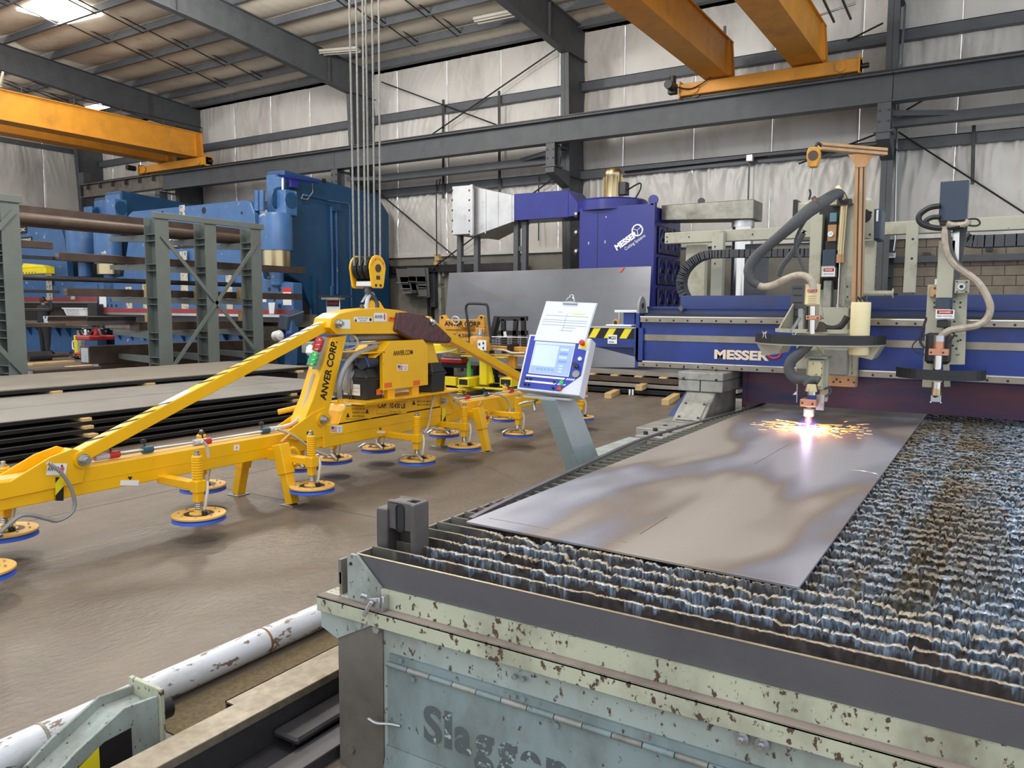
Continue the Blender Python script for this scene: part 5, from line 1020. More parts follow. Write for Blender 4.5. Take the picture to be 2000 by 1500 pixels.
# centre body
ya, yb = 4.62, 6.22
part('centre_body', YELLOW, vl, 'box', (LF-.02, ya, .335), (LN+.02, yb, .53), bevel=.006)
bp = [(LN+.02, 4.78, .505), (LN+.02, 6.25, .505), (LN+.02, 6.3, .67), (LN+.02, 4.9, .67), (LN+.02, 4.84, .62)]
part('body_panel', YELLOW, vl, 'prism', bp, (-.2, 0, 0), bevel=.008); part('body_seam', OLDYELLOW, vl, 'box', (LN+.02, 4.7, .428), (LN+.022, 6.2, .431))
part('battery_shelf', YELLOW, vl, 'box', (LF-.1, 4.95, .67), (LN+.14, 6.5, .682), bevel=.002); part('shelf_lip', YELLOW, vl, 'hexa', [(LN+.12, 5.0, .655), (LN+.14, 5.0, .682), (LN+.14, 5.5, .682), (LN+.12, 5.5, .655), (LN+.125, 5.0, .653), (LN+.145, 5.0, .684), (LN+.145, 5.5, .684), (LN+.125, 5.5, .653)])
xf = LN+.0215
def lbl(nm, x0, y0, x1, y1, mat, X=xf, t=.0012):
    a = PX(x0, y1, X); b = PX(x1, y1, X); h = PX(x0, y0, X).z-a.z; return a, (b-a), h, decal(a, b-a, (0, 0, 1), (b-a).length, h, mat, vl, nm, t)
def onl(s, q, fx, fy, fw, fh, mat, bold=.015, lf=.0018):
    a, d, h, _ = q; return text(s, a+d*fx+Vector((0, 0, h*fy)), d, (0, 0, 1), d.length*fw, h*fh, mat, vl, bold=bold, lift=lf)
def tri(q, fx, fy, s, mat=INKB):
    a, d, h, _ = q; o = a+d*fx+Vector((0, 0, h*fy)); u = d.normalized(); nn = u.cross(Vector((0, 0, 1)))*.0022
    return part('warning_triangle', mat, vl, 'prism', [o+nn, o+u*s+nn, o+u*(s/2)+Vector((0, 0, s*.95))+nn], nn*.2)
q = lbl('capacity_label', 736, 784, 794, 808, YELLOW); onl('CAP.  10,430 LB', q, .03, .38, .92, .5, INKB, .03); onl('U.S. & Intl. Pat.', q, .4, .1, .42, .14, INKB, 0)
for z in (0, 1): part('label_edge', INKB, vl, 'bar', q[0]+Vector((.0016, 0, q[2]*z)), q[0]+q[1]+Vector((.0016, 0, q[2]*z)), .001, .0025)
q = lbl('warning_label', 674, 792, 724, 818, YELLOW); tri(q, .03, .12, .045); tri(q, .78, .42, .045)
for k, s in enumerate(('DO NOT LIFT OR', 'TRANSPORT LOADS', 'ABOVE PERSONNEL.')): onl(s, q, .26, .68-k*.28, .5, .16, INKB, .012)
for z in (0, 1): part('label_edge', INKB, vl, 'bar', q[0]+Vector((.0016, 0, q[2]*z)), q[0]+q[1]+Vector((.0016, 0, q[2]*z)), .001, .0025)
q = lbl('warning_label', 804, 778, 845, 796, YELLOW); tri(q, .02, .3, .05); onl('MAKE LONG MOVES', q, .25, .58, .7, .2, INKB, .01); onl('MAKE LOAD MOTION', q, .25, .22, .7, .2, INKB, .01)
def flag(x0, y0, x1, y1, X, sm=True):
    q = lbl('flag_label', x0, y0, x1, y1, WHITE, X); a, d, h, _ = q; u = d.normalized(); nn = u.cross(Vector((0, 0, 1)))*.0016
    for k in range(4): decal(a+d*.04+Vector((0, 0, h*(.14+k*.2)))+nn, d, (0, 0, 1), d.length*.48, h*.1, INKR, vl, 'flag_stripe', .0006)
    decal(a+d*.04+Vector((0, 0, h*.5))+nn*1.5, d, (0, 0, 1), d.length*.22, h*.38, INKBL, vl, 'flag_canton', .0006)
    onl('MADE IN', q, .6, .55, .34, .22, INKBL, 0); onl('USA', q, .66, .18, .22, .25, INKBL, .01)
flag(646, 831, 668, 845, xf)
q = lbl('white_label', 672, 789, 686, 793, WHITE); q = lbl('white_label', 736, 842, 752, 846, WHITE); part('down_arrow', INKB, vl, 'prism', [PX(740, 836, xf+.001), PX(746, 836, xf+.001), PX(743, 840, xf+.001)], (.001, 0, 0))
xy = LN+.0215
q = lbl('yoke_label', 691, 619, 727, 629, WHITE, xy); tri(q, .03, .1, .03); onl('CENTER LIFTER', q, .2, .56, .56, .3, INKBL, .01); onl('ON LOAD', q, .32, .12, .34, .3, INKBL, .01); a, d, h, _ = q; part('dark_spot', INKB, vl, 'cyl', a+d*.9+Vector((.001, 0, h*.5)), a+d*.9+Vector((.0022, 0, h*.5)), .015)
def anver(x0, y0, x1, y1, X):
    q = lbl('brand_label', x0, y0, x1, y1, WHITE, X); onl('ANVER', q, .06, .36, .62, .38, INKB, .02); a, d, h, _ = q
    o = a+d*.83+Vector((.0014, 0, h*.55)); part('logo_disc', M('logo_pink', c(226, 90, 110), .5) if 'logo_pink' not in MATS else MATS['logo_pink'], vl, 'cyl', o, o+Vector((.001, 0, 0)), h*.2, n=18); u = d.normalized()
    for s in (1, -1): part('logo_point', INKB, vl, 'prism', [o-u*h*.13+Vector((0, 0, s*h*.21)), o+u*h*.13+Vector((0, 0, s*h*.21)), o+Vector((0, 0, s*h*.4))], (.001, 0, 0))
anver(730, 611, 755, 628, xy)
q = lbl('warning_label', 759, 619, 777, 628, ORANGEL, xy); tri(q, .2, .5, .02); onl('DANGER', q, .4, .5, .5, .3, INKB, 0)
q = lbl('paper_label', 661, 624, 684, 642, WHITE, xy)
anver(90, 905, 128, 928, LN+.0135)
q = lbl('white_label', 234, 938, 270, 948, WHITE, LN+.001); part('down_arrow', INKB, vl, 'prism', [PX(249, 931, LN+.001), PX(259, 931, LN+.001), PX(254, 938, LN+.001)], (.001, 0, 0)); q = lbl('white_label', 456, 869, 467, 880, WHITE, LN+.001); part('warning_dot', ORANGEL, vl, 'cyl', PX(461.5, 874, LN+.002), PX(461.5, 874, LN+.003), .01)
def haz(x0, y0, x1, y1, X):
    a, b, cc, d = PX(x0, y1, X), PX(x1, y1, X), PX(x1, y0, X), PX(x0, y0, X); part('hazard_patch', HAZY, vl, 'prism', [a, b, cc, d], (.001, 0, 0)); t = Vector((.0015, 0, 0))
    part('hazard_stripe', INKB, vl, 'prism', [a+t, b+t, b.lerp(cc, .62)+t, a.lerp(d, .22)+t], (.0008, 0, 0)); part('hazard_stripe', INKB, vl, 'prism', [d+t, d.lerp(cc, .5)+t, d.lerp(a, .25)+t], (.0008, 0, 0))
haz(108, 932, 124, 978, LN+.0135); haz(599, 843, 607, 873, LN+.0135); part('hazard_patch', HAZY, vl, 'box', (LN+.02, 6.24, .36), (LN+.0215, 6.3, .5)); part('hazard_stripe', INKB, vl, 'prism', [(LN+.022, 6.24, .36), (LN+.022, 6.3, .36), (LN+.022, 6.3, .42)], (.001, 0, 0))
# batteries, hood, pump
def battery(corner, lx, ly, lab):
    x1, y0 = corner.x, corner.y; b = part('battery_box', BLACK, vl, 'hexa', [(x1-lx, y0, .683), (x1, y0, .683), (x1, y0+ly, .683), (x1-lx, y0+ly, .683), (x1-lx-.008, y0-.008, .87), (x1+.008, y0-.008, .87), (x1+.008, y0+ly+.008, .87), (x1-lx-.008, y0+ly+.008, .87)], bevel=.006)
    part('battery_lid', BLACK, vl, 'hexa', [(x1-lx-.016, y0-.016, .875), (x1+.016, y0-.016, .875), (x1+.016, y0+ly+.016, .875), (x1-lx-.016, y0+ly+.016, .875), (x1-lx+.03, y0+.03, .965), (x1-.03, y0+.03, .965), (x1-.03, y0+ly-.03, .965), (x1-lx+.03, y0+ly-.03, .965)], bevel=.008); part('lid_skirt', BLACK, vl, 'box', (x1-lx-.016, y0-.016, .855), (x1+.016, y0+ly+.016, .875), bevel=.003)
    return b
c0 = PZ(716, 782, .683); battery(c0, .30, .21, '')
decal((c0.x-.27, c0.y-.006, .72), (1, 0, 0), (0, 0, 1), .2, .1, WHITE, vl, 'battery_label'); 
for k in range(5): decal((c0.x-.26+(.1 if k % 2 else 0), c0.y-.0075, .735+k*.016), (1, 0, 0), (0, 0, 1), .08, .004, PALEGREY, vl, 'text_line', .0006)
decal((c0.x+.008, c0.y+.12, .72), (0, 1, 0), (0, 0, 1), .07, .05, ORANGEL, vl, 'warning_label')
for dx in (-.2, -.17): part('battery_strap', SLEEVE, vl, 'tube', [(c0.x+dx, c0.y-.012, .68), (c0.x+dx, c0.y-.02, .87), (c0.x+dx, c0.y+.03, .972), (c0.x+dx, c0.y+.17, .972)], .007, 6, 2)
c1_ = PZ(842, 768, .683); battery(Vector((LN+.08, c1_.y+.05, 0)), .26, .2, '')
hb = part('pump_hood', YELLOW, vl, 'prism', [(LN+.06, 5.32, .76), (LN+.06, 5.97, .76), (LN+.06, 5.97, 1.14), (LN+.06, 5.9, 1.20), (LN+.06, 5.42, 1.20), (LN+.06, 5.32, 1.12)], (-.34, 0, 0), bevel=.004)
part('hood_mouth', DKSTEEL, vl, 'box', (LN-.26, 5.315, .78), (LN+.02, 5.325, 1.1)); m = MB(); m.box((LN-.29, 5.05, 1.1), (LN+.06, 5.34, 1.112)); m.hexa([(LN-.29, 4.98, 1.06), (LN+.06, 5.22, 1.06), (LN+.06, 5.23, 1.07), (LN-.29, 4.99, 1.07), (LN-.29, 5.05, 1.1), (LN+.06, 5.3, 1.1), (LN+.06, 5.31, 1.112), (LN-.29, 5.06, 1.112)]); m.build('hood_visor', YELLOW, vl)
for y in (5.4, 5.75): part('hood_post', YELLOW, vl, 'box', (LN-.0, y, .68), (LN+.04, y+.1, .77))
o = PX(768, 695, LN+.061); e = PX(806, 690, LN+.061); text('ANVER.COM', o, (0, 1, 0), (0, 0, 1), e.y-o.y, .045, INKB, vl, bold=.01); flag(776, 712, 796, 724, LN+.0605)
decal(PX(751, 758, LN+.0605), (0, 1, 0), (0, 0, 1), .1, .045, ORANGEL, vl, 'warning_label'); decal(PX(807, 753, LN+.0605), (0, 1, 0), (0, 0, 1), .1, .045, ORANGEL, vl, 'warning_label')
m = MB(); m.bolts([PX(749, 710, LN+.06), PX(782, 710, LN+.06)], (1, 0, 0), .006, .003); m.build('bolt', OLDYELLOW, vl)
part('pump_body', HOSEG, vl, 'lathe', (LX-.14, 5.2, .74), (0, 0, 1), [(.07, 0), (.08, .04), (.08, .18), (.05, .22), (.04, .28), (.085, .29), (.085, .31), (.02, .33)]); part('pump_motor', DKBOX, vl, 'cyl', (LX+.02, 5.17, 1.03), (LX+.02, 5.32, 1.03), .075); m = MB(); m.tube([(LX-.04, 5.16, 1.0), (LX+.0, 5.14, 1.10), (LX+.07, 5.15, 1.08), (LX+.1, 5.18, .98)], .008); m.build('wire_loop', INKBL, vl)
part('pipe_elbow', HOSEG, vl, 'tube', [(LX-.1, 4.95, .72), (LX-.1, 4.95, 1.02), (LX-.05, 4.97, 1.08), (LX+.05, 5.0, 1.08)], .03, 10); part('suction_hose', HOSEG, vl, 'tube', [PX(664, 778, LN+.03), PX(663, 752, LN+.05), PX(672, 722, LN+.05), PX(694, 694, LN+.03), PX(735, 676, LN-.02)], .024, 10, 8); part('hose_stub', YELLOW, vl, 'cyl', PX(665, 786, LN+.03), PX(664, 774, LN+.03), .022); part('hose_clip', BLACK, vl, 'cyl', PX(664, 775, LN+.03), PX(664, 762, LN+.03), .027)
m = MB(); m.box((LX-.1, 4.9, 1.175), (LX+.04, 6.05, 1.19)); m.build('silver_tray', GALV, vl); part('muffler', HOSEG, vl, 'cyl', (LX-.02, 5.1, 1.235), (LX-.02, 5.75, 1.235), .035); part('loop_hose', HOSEW, vl, 'tube', [PX(690, 655, LN), PX(698, 665, LN+.03), PX(697, 676, LN+.03), PX(684, 682, LN), PX(672, 684, LN-.04)], .01)
# signal lamps on the column side
sp_ = [PX(*p, LN-.03) for p in ((609, 721), (628, 722), (642, 660), (630, 657))]
part('lamp_plate', GALV, vl, 'prism', sp_, (-.02, 0, 0))
for (x, y), mat in (((622, 673), REDL), ((612, 702), GREENL)):
    q = PX(x, y, LN+.0); d = (PX(622, 673, LN)-PX(612, 702, LN)).normalized(); part('signal_lens', mat, vl, 'lathe', q-d*.055, d, [(.034, 0), (.038, .01), (.038, .09), (.03, .11)]); m = MB()
    for s in (-.04, 0, .04): m.tube([q+d*s+Vector((.042*math.cos(t), .042*math.sin(t), 0)) for t in np.linspace(-2.4, 1.2, 9)], .003, 5, 1)
    m.build('lamp_guard', CHROME, vl)
# maroon cover over the right yoke end
tp_ = [(777, 610), (800, 610), (826, 614), (846, 626), (866, 644), (884, 662), (878, 671), (848, 670), (805, 664), (771, 646)]
P = [PX(*p, LN+.045) for p in tp_]; nP = len(P); F_ = [Vector((LF-.05, p.y, p.z)) for p in P]
m = MB(); m.prism([Vector((LN+.05, p.y+.0, p.z)) for p in P], (LF-LN-.1, 0, 0)); m.build('vinyl_cover', TARP, vl, bevel=.02, seg=3)
# manifold pipes and valves on the beams
def tube(nm, pts, r, mat, X=LX, n=8, sub=5): return part(nm, mat, vl, 'tube', [PX(*p, X) if len(p) == 2 else Vector(p) for p in pts], r, n, sub)
PVC = M('pale_pvc_pipe', c(186, 190, 196), .4)
tube('manifold_pipe', ((186, 893), (545, 838)), .014, PVC, LX, 10, 1); tube('manifold_pipe', ((868, 783), (1010, 762)), .014, PVC, LX, 10, 1)
for x, y, mat in ((222, 888, RED), (288, 878, M('blue_pvc', c(40, 80, 100), .5)), (402, 862, RED), (518, 841, MATS['blue_pvc']), (912, 776, RED), (950, 770, MATS['blue_pvc']), (998, 763, RED)):
    q = PX(x, y, LX); part('valve', mat, vl, 'cyl', q-Vector((0, .035, 0)), q+Vector((0, .035, 0)), .024, bevel=.003)
    part('valve_knob', BLACK, vl, 'lathe', q+Vector((-.03, .0, .015)), (-.3, 0, 1), [(.006, 0), (.006, .03), (.02, .034), (.02, .05), (.004, .055)], n=10)
for x, y in ((200, 892), (390, 863), (535, 838), (885, 780)):
    q = PX(x, y, LX); part('pipe_tee', PVC, vl, 'cyl', q-Vector((0, .05, 0)), q+Vector((0, .05, 0)), .021)
tube('air_hose', ((93, 904, ), (118, 922), (138, 952), (146, 985), (136, 1005), (112, 1017), (90, 1013), (60, 1006), (35, 1010), (0, 1040)), .012, HOSEG, LN+.06)
tube('air_hose', ((395, 862), (404, 872), (407, 893)), .012, HOSEC, LN+.05); tube('air_hose', ((540, 838), (575, 852), (610, 878), (640, 890)), .011, HOSEC, LN+.05)
tube('air_hose', ((520, 838), (560, 832), (585, 815), (598, 780), (612, 730)), .016, HOSEC, LX)
tube('air_hose', ((885, 782), (898, 790), (902, 812), (895, 832), (872, 840), (842, 836)), .011, HOSEC, LN+.08); tube('air_hose', ((955, 768), (985, 775), (996, 795), (990, 812), (972, 815), (950, 810)), .011, HOSEC, LN+.08); tube('air_hose', ((848, 768), (842, 800), (836, 832), (828, 846)), .01, HOSEC, LN+.06)
# legs, loops, handles
for y in (4.08, 6.74):
    for s in (1, -1):
        t_ = Vector((LX+s*.19, y, .46)); f_ = Vector((LX+s*.31, y, .012)); part('leg', YELLOW, vl, 'bar', f_, t_, .075, .075, (0, 1, 0), bevel=.005, seg=2); part('leg_foot', ZINC, vl, 'box', (f_.x-.065, y-.06, 0), (f_.x+.065, y+.06, .012), bevel=.002)
        part('leg_socket', YELLOW, vl, 'bar', f_.lerp(t_, .5), t_, .095, .095, (0, 1, 0), bevel=.005); part('leg_bracket', YELLOW, vl, 'box', (LX+s*.05, y-.04, .335), (LX+s*.22, y+.04, .42), bevel=.004)
        if s > 0:
            part('lift_loop', YELLOW, vl, 'tube', [t_+Vector((.03, .04, -.05)), t_+Vector((.05, .09, -.04)), t_+Vector((.055, .13, -.10)), t_+Vector((.06, .11, -.17)), t_+Vector((.06, .04, -.19))], .013, 8)
            part('leg_handle', OLDYELLOW, vl, 'cyl', t_+Vector((.03, -.02, .015)), t_+Vector((-.03, .12, .05)), .014); part('red_knob', RED, vl, 'cyl', t_+Vector((.06, .09, -.11)), t_+Vector((.075, .09, -.11)), .02)
            decal(t_+Vector((.047, -.03, -.09)), (0, 1, 0), (0, 0, 1), .03, .05, WHITE, vl, 'white_label')
part('tow_handle', YELLOW, vl, 'cyl', PX(543, 805, LX-.2), PX(590, 794, LX-.1), .022)
# suction pads: one built, the rest copied
def make_pad():
    t = bpy.data.objects.new('suction_pad', None); COL.objects.link(t); t.parent = vl
    R = .168
    m = MB(); m.lathe((0, 0, 0), (0, 0, 1), [(R-.012, 0), (R, .004), (R-.004, .018), (R-.02, .03)], n=32); ob = []
    def pb(nm, mb, mat, bev=0):
        o = mb.build(nm, mat, None, bev, kind='stuff' if nm == 'pad_bolt' else None); o.parent = t; ob.append(o)
    pb('rubber_seal', m, PADBLUE); m = MB(); m.lathe((0, 0, .031), (0, 0, 1), [(R-.004, 0), (R, .003), (R, .013), (R-.003, .016), (.098, .016), (.094, .012), (.094, .004), (.03, .004)], n=32); pb('pad_disc', m, TANPAD)
    m = MB(); m.lathe((0, 0, .040), (0, 0, 1), [(.095, 0), (.095, .003), (.06, .003), (.06, 0)], n=24); pb('hub_recess', m, BLACK); m = MB(); m.lathe((0, 0, .038), (0, 0, 1), [(.06, 0), (.06, .012), (.03, .016), (.028, .035)], n=20); pb('pad_hub', m, TANPAD)
    m = MB(); m.bolts([(.125*math.cos(a), .125*math.sin(a), .045) for a in np.linspace(0, 2*math.pi, 8, endpoint=False)], (0, 0, 1), .006, .012); pb('pad_bolt', m, ZINC)
    m = MB(); m.spring((0, 0, .06), (0, 0, .125), .022, .0045, 5); pb('coil_spring', m, ZINC); m = MB(); m.cyl((0, 0, .05), (0, 0, .14), .012); pb('spindle', m, CHROME)
    m = MB(); m.bar((0, 0, .122), (0, 0, .19), .052, .052, (0, 1, 0)); pb('sleeve_foot', m, YELLOW, .004); m = MB(); m.bar((0, 0, .185), (0, 0, .265), .075, .075, (0, 1, 0)); pb('arm_end', m, YELLOW, .006)
    prof = [(.036, 0)]
    for k in range(9): prof += [(.036, .004+k*.017), (.030, .008+k*.017), (.030, .014+k*.017), (.036, .017+k*.017)]
    m = MB(); m.lathe((0, 0, .262), (0, 0, 1), prof+[(.03, .165)], n=18); pb('ribbed_sleeve', m, YELLOW)
    m = MB(); m.lathe((0, 0, .427), (0, 0, 1), [(.022, 0), (.022, .012), (.014, .014), (.014, .032), (.008, .034)], n=10); pb('top_nut', m, ZINC)
    m = MB(); m.lathe((.06, .0, .046), (0, 0, 1), [(.02, 0), (.02, .022), (.014, .026)], n=10); pb('hose_fitting', m, BLACK); m = MB(); m.tube([(.06, 0, .07), (.065, .01, .14), (.055, .03, .2), (.03, .05, .25)], .010, 7); pb('pad_hose', m, HOSEC)
    return t
proto = make_pad()
near = [(-4.36, 1.86), (-4.36, 3.16), (-4.35, 4.14), (-4.37, 5.42), (-4.42, 6.22), (-4.40, 7.2), (-4.4, 8.7)]
far = [(-5.0, 2.3), (-5.06, 3.71), (-5.03, 4.66), (-5.02, 5.04), (-5.06, 5.68), (-5.06, 6.74), (-5.14, 8.1)]
for i, (x, y) in enumerate(near+far):
    o = proto if i == 0 else dup(proto, vl); o.location = (x-vl.location.x, y-vl.location.y, .118)
    s = 1 if x > LX else -1
    part('pad_arm', YELLOW, vl, 'box', (LX+s*.06, y-.033, .318), (x-s*.03, y+.033, .372), bevel=.005)
    if s < 0 or i in (3, 5): part('lock_lever', ZINC, vl, 'tube', [(x+s*.0, y-.05, .19), (x+.08, y-.09, .205), (x+.15, y-.1, .17)], .012, 7); part('lock_lever', ZINC, vl, 'tube', [(x, y-.05, .19), (x-.05, y-.12, .2), (x-.1, y-.16, .165)], .012, 7)
# shackle on top of the yoke
part('lug', YELLOW, vl, 'prism', [(LX-.03, 5.2, 1.47), (LX-.03, 5.5, 1.47), (LX-.03, 5.42, 1.56), (LX-.03, 5.3, 1.57)], (.06, 0, 0), bevel=.01); part('lug', YELLOW, vl, 'prism', [(LX-.14, 5.36, 1.46), (LX-.14, 5.56, 1.46), (LX-.14, 5.50, 1.57)], (.05, 0, 0), bevel=.01)
part('shackle', PVC, vl, 'tube', [PX(716, 606, LX+.06), PX(717, 588, LX+.05), PX(723, 575, LX+.0), PX(729, 578, LX-.06), PX(730, 604, LX-.08)], .018, 10)
# ---------------------------------------------------------------- hook block and ropes
hk = thing('hook_block', 'yellow crane hook block holding the lifter by its shackle', 'hook block', (LX, 5.33, 1.6))
hc = PX(735, 524, LX+.1); hy, hz = hc.y, hc.z
cp = [(.105*math.cos(t), .115*math.sin(t)) for t in np.linspace(0, math.pi, 14)]+[(-.075, -.16), (-.06, -.175), (.06, -.175), (.075, -.16)]
for X in (LX+.10, LX-.13): part('cheek_plate', YELLOW, hk, 'prism', [(X, hy+a, hz+b) for a, b in cp], (.02, 0, 0), bevel=.004)
for X in (-.07, -.005, .06): part('sheave', BLACK, hk, 'lathe', (LX+X-.025, hy, hz), (1, 0, 0), [(.105, 0), (.108, .004), (.088, .025), (.108, .046), (.105, .05)], n=28)
part('axle_cap', BROWNST, hk, 'cyl', (LX+.12, hy, hz), (LX+.127, hy, hz), .035, n=22); m = MB(); m.bolts([(LX+.12, hy-.03, hz-.15), (LX+.12, hy+.03, hz-.15)], (1, 0, 0), .013, .006, 10); m.build('bolt', BROWNST, hk)
part('block_core', CHROME, hk, 'box', (LX-.1, hy-.055, hz-.165), (LX+.095, hy+.055, hz-.105), bevel=.01); decal((LX+.1205, hy-.025, hz-.10), (0, 1, 0), (0, 0, 1), .05, .035, BROWNST, hk, 'data_plate')
for k, ch in enumerate('CALIFORNIA'):
    t = math.pi*(.92-.84*k/9); text(ch, (LX+.1202, hy-.085*math.cos(math.pi-t)*-1*-1-.008, hz+.08*math.sin(t)-.006), (0, 1, 0), (0, 0, 1), .014, .02, INKR, hk, bold=.02, lift=.0008) if False else text(ch, (LX+.1202, hy+.08*math.cos(t)-.007, hz+.075*math.sin(t)-.004), (0, 1, 0), (0, 0, 1), .014, .02, INKR, hk, bold=.02, lift=.0008)
part('hook', HOOK, hk, 'tube', [(LX, hy, hz-.16), (LX, hy, hz-.22), (LX, hy+.05, hz-.26), (LX, hy+.085, hz-.32), (LX, hy+.06, hz-.39), (LX, hy-.01, hz-.41), (LX, hy-.07, hz-.37), (LX, hy-.085, hz-.32)], .03, 12, 6, rs=(.03, .032, .036, .042, .042, .036, .026, .014))
part('hook_latch', HOOK, hk, 'prism', [(LX+.0, hy-.01, hz-.2), (LX, hy-.10, hz-.3), (LX, hy-.02, hz-.28)], (.03, 0, 0))
rp = thing('hoist_ropes', 'six steel wire ropes running up from the hook block', 'rope', (LX, hy, hz))
for X in (-.07, -.005, .06):
    for s in (-1, 1): part('wire_rope', ROPE, rp, 'cyl', (LX+X, hy+s*.098, hz+.02), (LX+X*1.5, hy+s*.11, 8.9), .0085, n=7)
part('rope_drum', DKSTEEL, rp, 'cyl', (LX-.5, hy, 9.0), (LX+.5, hy, 9.0), .14)
# ================================================================ plate stacks at the left
def board(nm, a, b, mat, lab, cat, group=None, bev=.004):
    o = part(nm, mat, None, 'box', a, b, bevel=bev); return tag(o, lab, cat, group)
ORD = ['lowest', 'second', 'third', 'fourth', 'uppermost']
for k in range(5):
    x1 = -7.92-.03*k; z = .035+.078*k
    t = thing('steel_plate', 'black edged flat plate bundle, '+['lowest in', 'second from floor in', 'third from floor in', 'fourth from floor in', 'on top of'][k]+' the stack behind the lifter', 'steel plate', (-9.2, 3, z), 'plates in the near stack')
    part('sheet_bundle', BLACKST, t, 'box', (x1-2.45, -2.0, z), (x1, 8.6, z+.036))
    part('top_sheet', SHEET if k == 4 else BLACKST, t, 'box', (x1-2.45, -2.0, z+.036), (x1-.012, 8.6, z+.042))
    if k == 4: part('sheet_seam', BLACK, t, 'box', (x1-1.05, -2, z+.0421), (x1-1.04, 8.6, z+.0428))
    part('bright_edge', SHEET, t, 'box', (x1-.004, -2, z+.0365), (x1+.001, 8.6, z+.039))
for k in range(5):
    x1 = -7.92-.03*k; z = .035+.078*k-.037
    for j, y in enumerate((.6, 4.45, 7.3)):
        board('timber_block', (x1-2.4, y, z), (x1+(.06 if j == 1 else .02)+.02*(k == 1)+.05*(k == 2), y+.1, z+.036), WOOD, ('pale', 'split', 'weathered')[j]+' timber spacer '+('near the left edge', 'below the long yellow strut', 'behind the lifter column')[j]+', '+('on the floor under', 'second from the floor in', 'midway up', 'second from the top in', 'highest in')[k]+' the near stack', 'timber', 'spacers in the near stack')
TREAD = M('tread_plate', c(160, 152, 140), .45, .4, .08); nt = TREAD.node_tree; n = nt.nodes.new('ShaderNodeTexChecker'); n.inputs['Scale'].default_value = 26; tcx = nt.nodes.new('ShaderNodeTexCoord'); nt.links.new(tcx.outputs['Object'], n.inputs['Vector'])
b_ = nt.nodes.new('ShaderNodeBump'); b_.inputs['Strength'].default_value = .6; b_.inputs['Distance'].default_value = .02; nt.links.new(n.outputs['Fac'], b_.inputs['Height']); nt.links.new(b_.outputs[0], nt.nodes['Principled BSDF'].inputs['Normal'])
mx_ = nt.nodes.new('ShaderNodeMix'); mx_.data_type = 'RGBA'; mx_.blend_type = 'MULTIPLY'; mx_.inputs[0].default_value = .22; s_ = nt.nodes['Principled BSDF'].inputs['Base Color'].links[0].from_socket; nt.links.new(s_, mx_.inputs[6]); nt.links.new(n.outputs['Color'], mx_.inputs[7]); nt.links.new(mx_.outputs[2], nt.nodes['Principled BSDF'].inputs['Base Color'])
t = thing('tread_plate', 'long light tread plate sheet lying behind the near plate stack', 'steel plate', (-11, 5, .47)); part('sheet', TREAD, t, 'box', (-12.4, -1, .462), (-10.25, 9.75, .474)); part('under_bundle', BLACKST, t, 'box', (-12.4, -1, .42), (-10.22, 9.7, .4615))
for k, y in enumerate((5.3, 6.6, 8.15, 9.4)): board('timber_block', (-12.4, y, .38), (-10.16, y+.13, .4195), WOOD, ('leftmost timber spacer under the tread plate sheet', 'second timber spacer from the left under the tread plate', 'timber spacer under the tread plate before the second rack post', 'timber spacer under the right end of the tread plate')[k], 'timber', 'spacers under the tread plate')
board('plate_bundle', (-12.4, -1, .05), (-10.5, 9.7, .379), BLACKST, 'dark block of stacked plates under the tread plate', 'plate stack')

# ================================================================ cantilever rack
RX = -13.0
rk = thing('storage_rack', 'green grey cantilever steel rack with crossed braces carrying long bars', 'rack', (-13.3, 9.5, 0))
def rack_post(y0, y1, par, levels):
    yc = (y0+y1)/2
    part('post', RACK, par, 'ibeam', (RX-.17, yc, 0), (RX-.17, yc, 3.1), .34, y1-y0, .014, .018, (1, 0, 0))
    for z in levels:
        for dz in (-.06, .06): part('stiffener', RACK, par, 'box', (RX-.32, y0+.01, z+dz), (RX-.02, y1-.01, z+dz+.014))
        part('arm', RACK, par, 'hexa', [(RX-.34, yc-.05, z-.06), (RX-.34, yc+.05, z-.06), (RX-1.6, yc+.05, z+.0), (RX-1.6, yc-.05, z+.0), (RX-.34, yc-.05, z+.075), (RX-.34, yc+.05, z+.075), (RX-1.6, yc+.05, z+.085), (RX-1.6, yc-.05, z+.085)])
    part('base_arm', RACK, par, 'box', (RX-1.8, yc-.1, 0), (RX-.3, yc+.1, .22))
for y0, y1 in ((8.72, 8.99), (9.76, 10.01), (10.85, 11.1)): rack_post(y0, y1, rk, (.5, .955, 1.59, 2.2, 2.735))
part('cap_rail', RACK, rk, 'box', (RX-.02, 8.66, 3.08), (RX+.03, 11.16, 3.19), bevel=.004)
def brace(a, b, par): part('brace', RACK, par, 'bar', PX(*a, RX+.03), PX(*b, RX+.03), .016, .07, (0, 0, 1))
brace((316, 460), (498, 682), rk); brace((504, 472), (332, 726), rk)
rk2 = thing('storage_rack', 'green grey cantilever rack frame cut off by the left edge of the view', 'rack', (-13.3, 5.6, 0))
for y0, y1 in ((6.15, 6.42), (5.0, 5.25)): rack_post(y0, y1, rk2, (.5, 1.05, 1.32, 1.64, 1.845, 2.205, 2.385, 2.735))
part('cap_rail', RACK, rk2, 'box', (RX-.02, 4.9, 3.08), (RX+.03, 6.46, 3.19), bevel=.004); brace((-30, 475), (28, 412), rk2); brace((-20, 660), (50, 732), rk2)
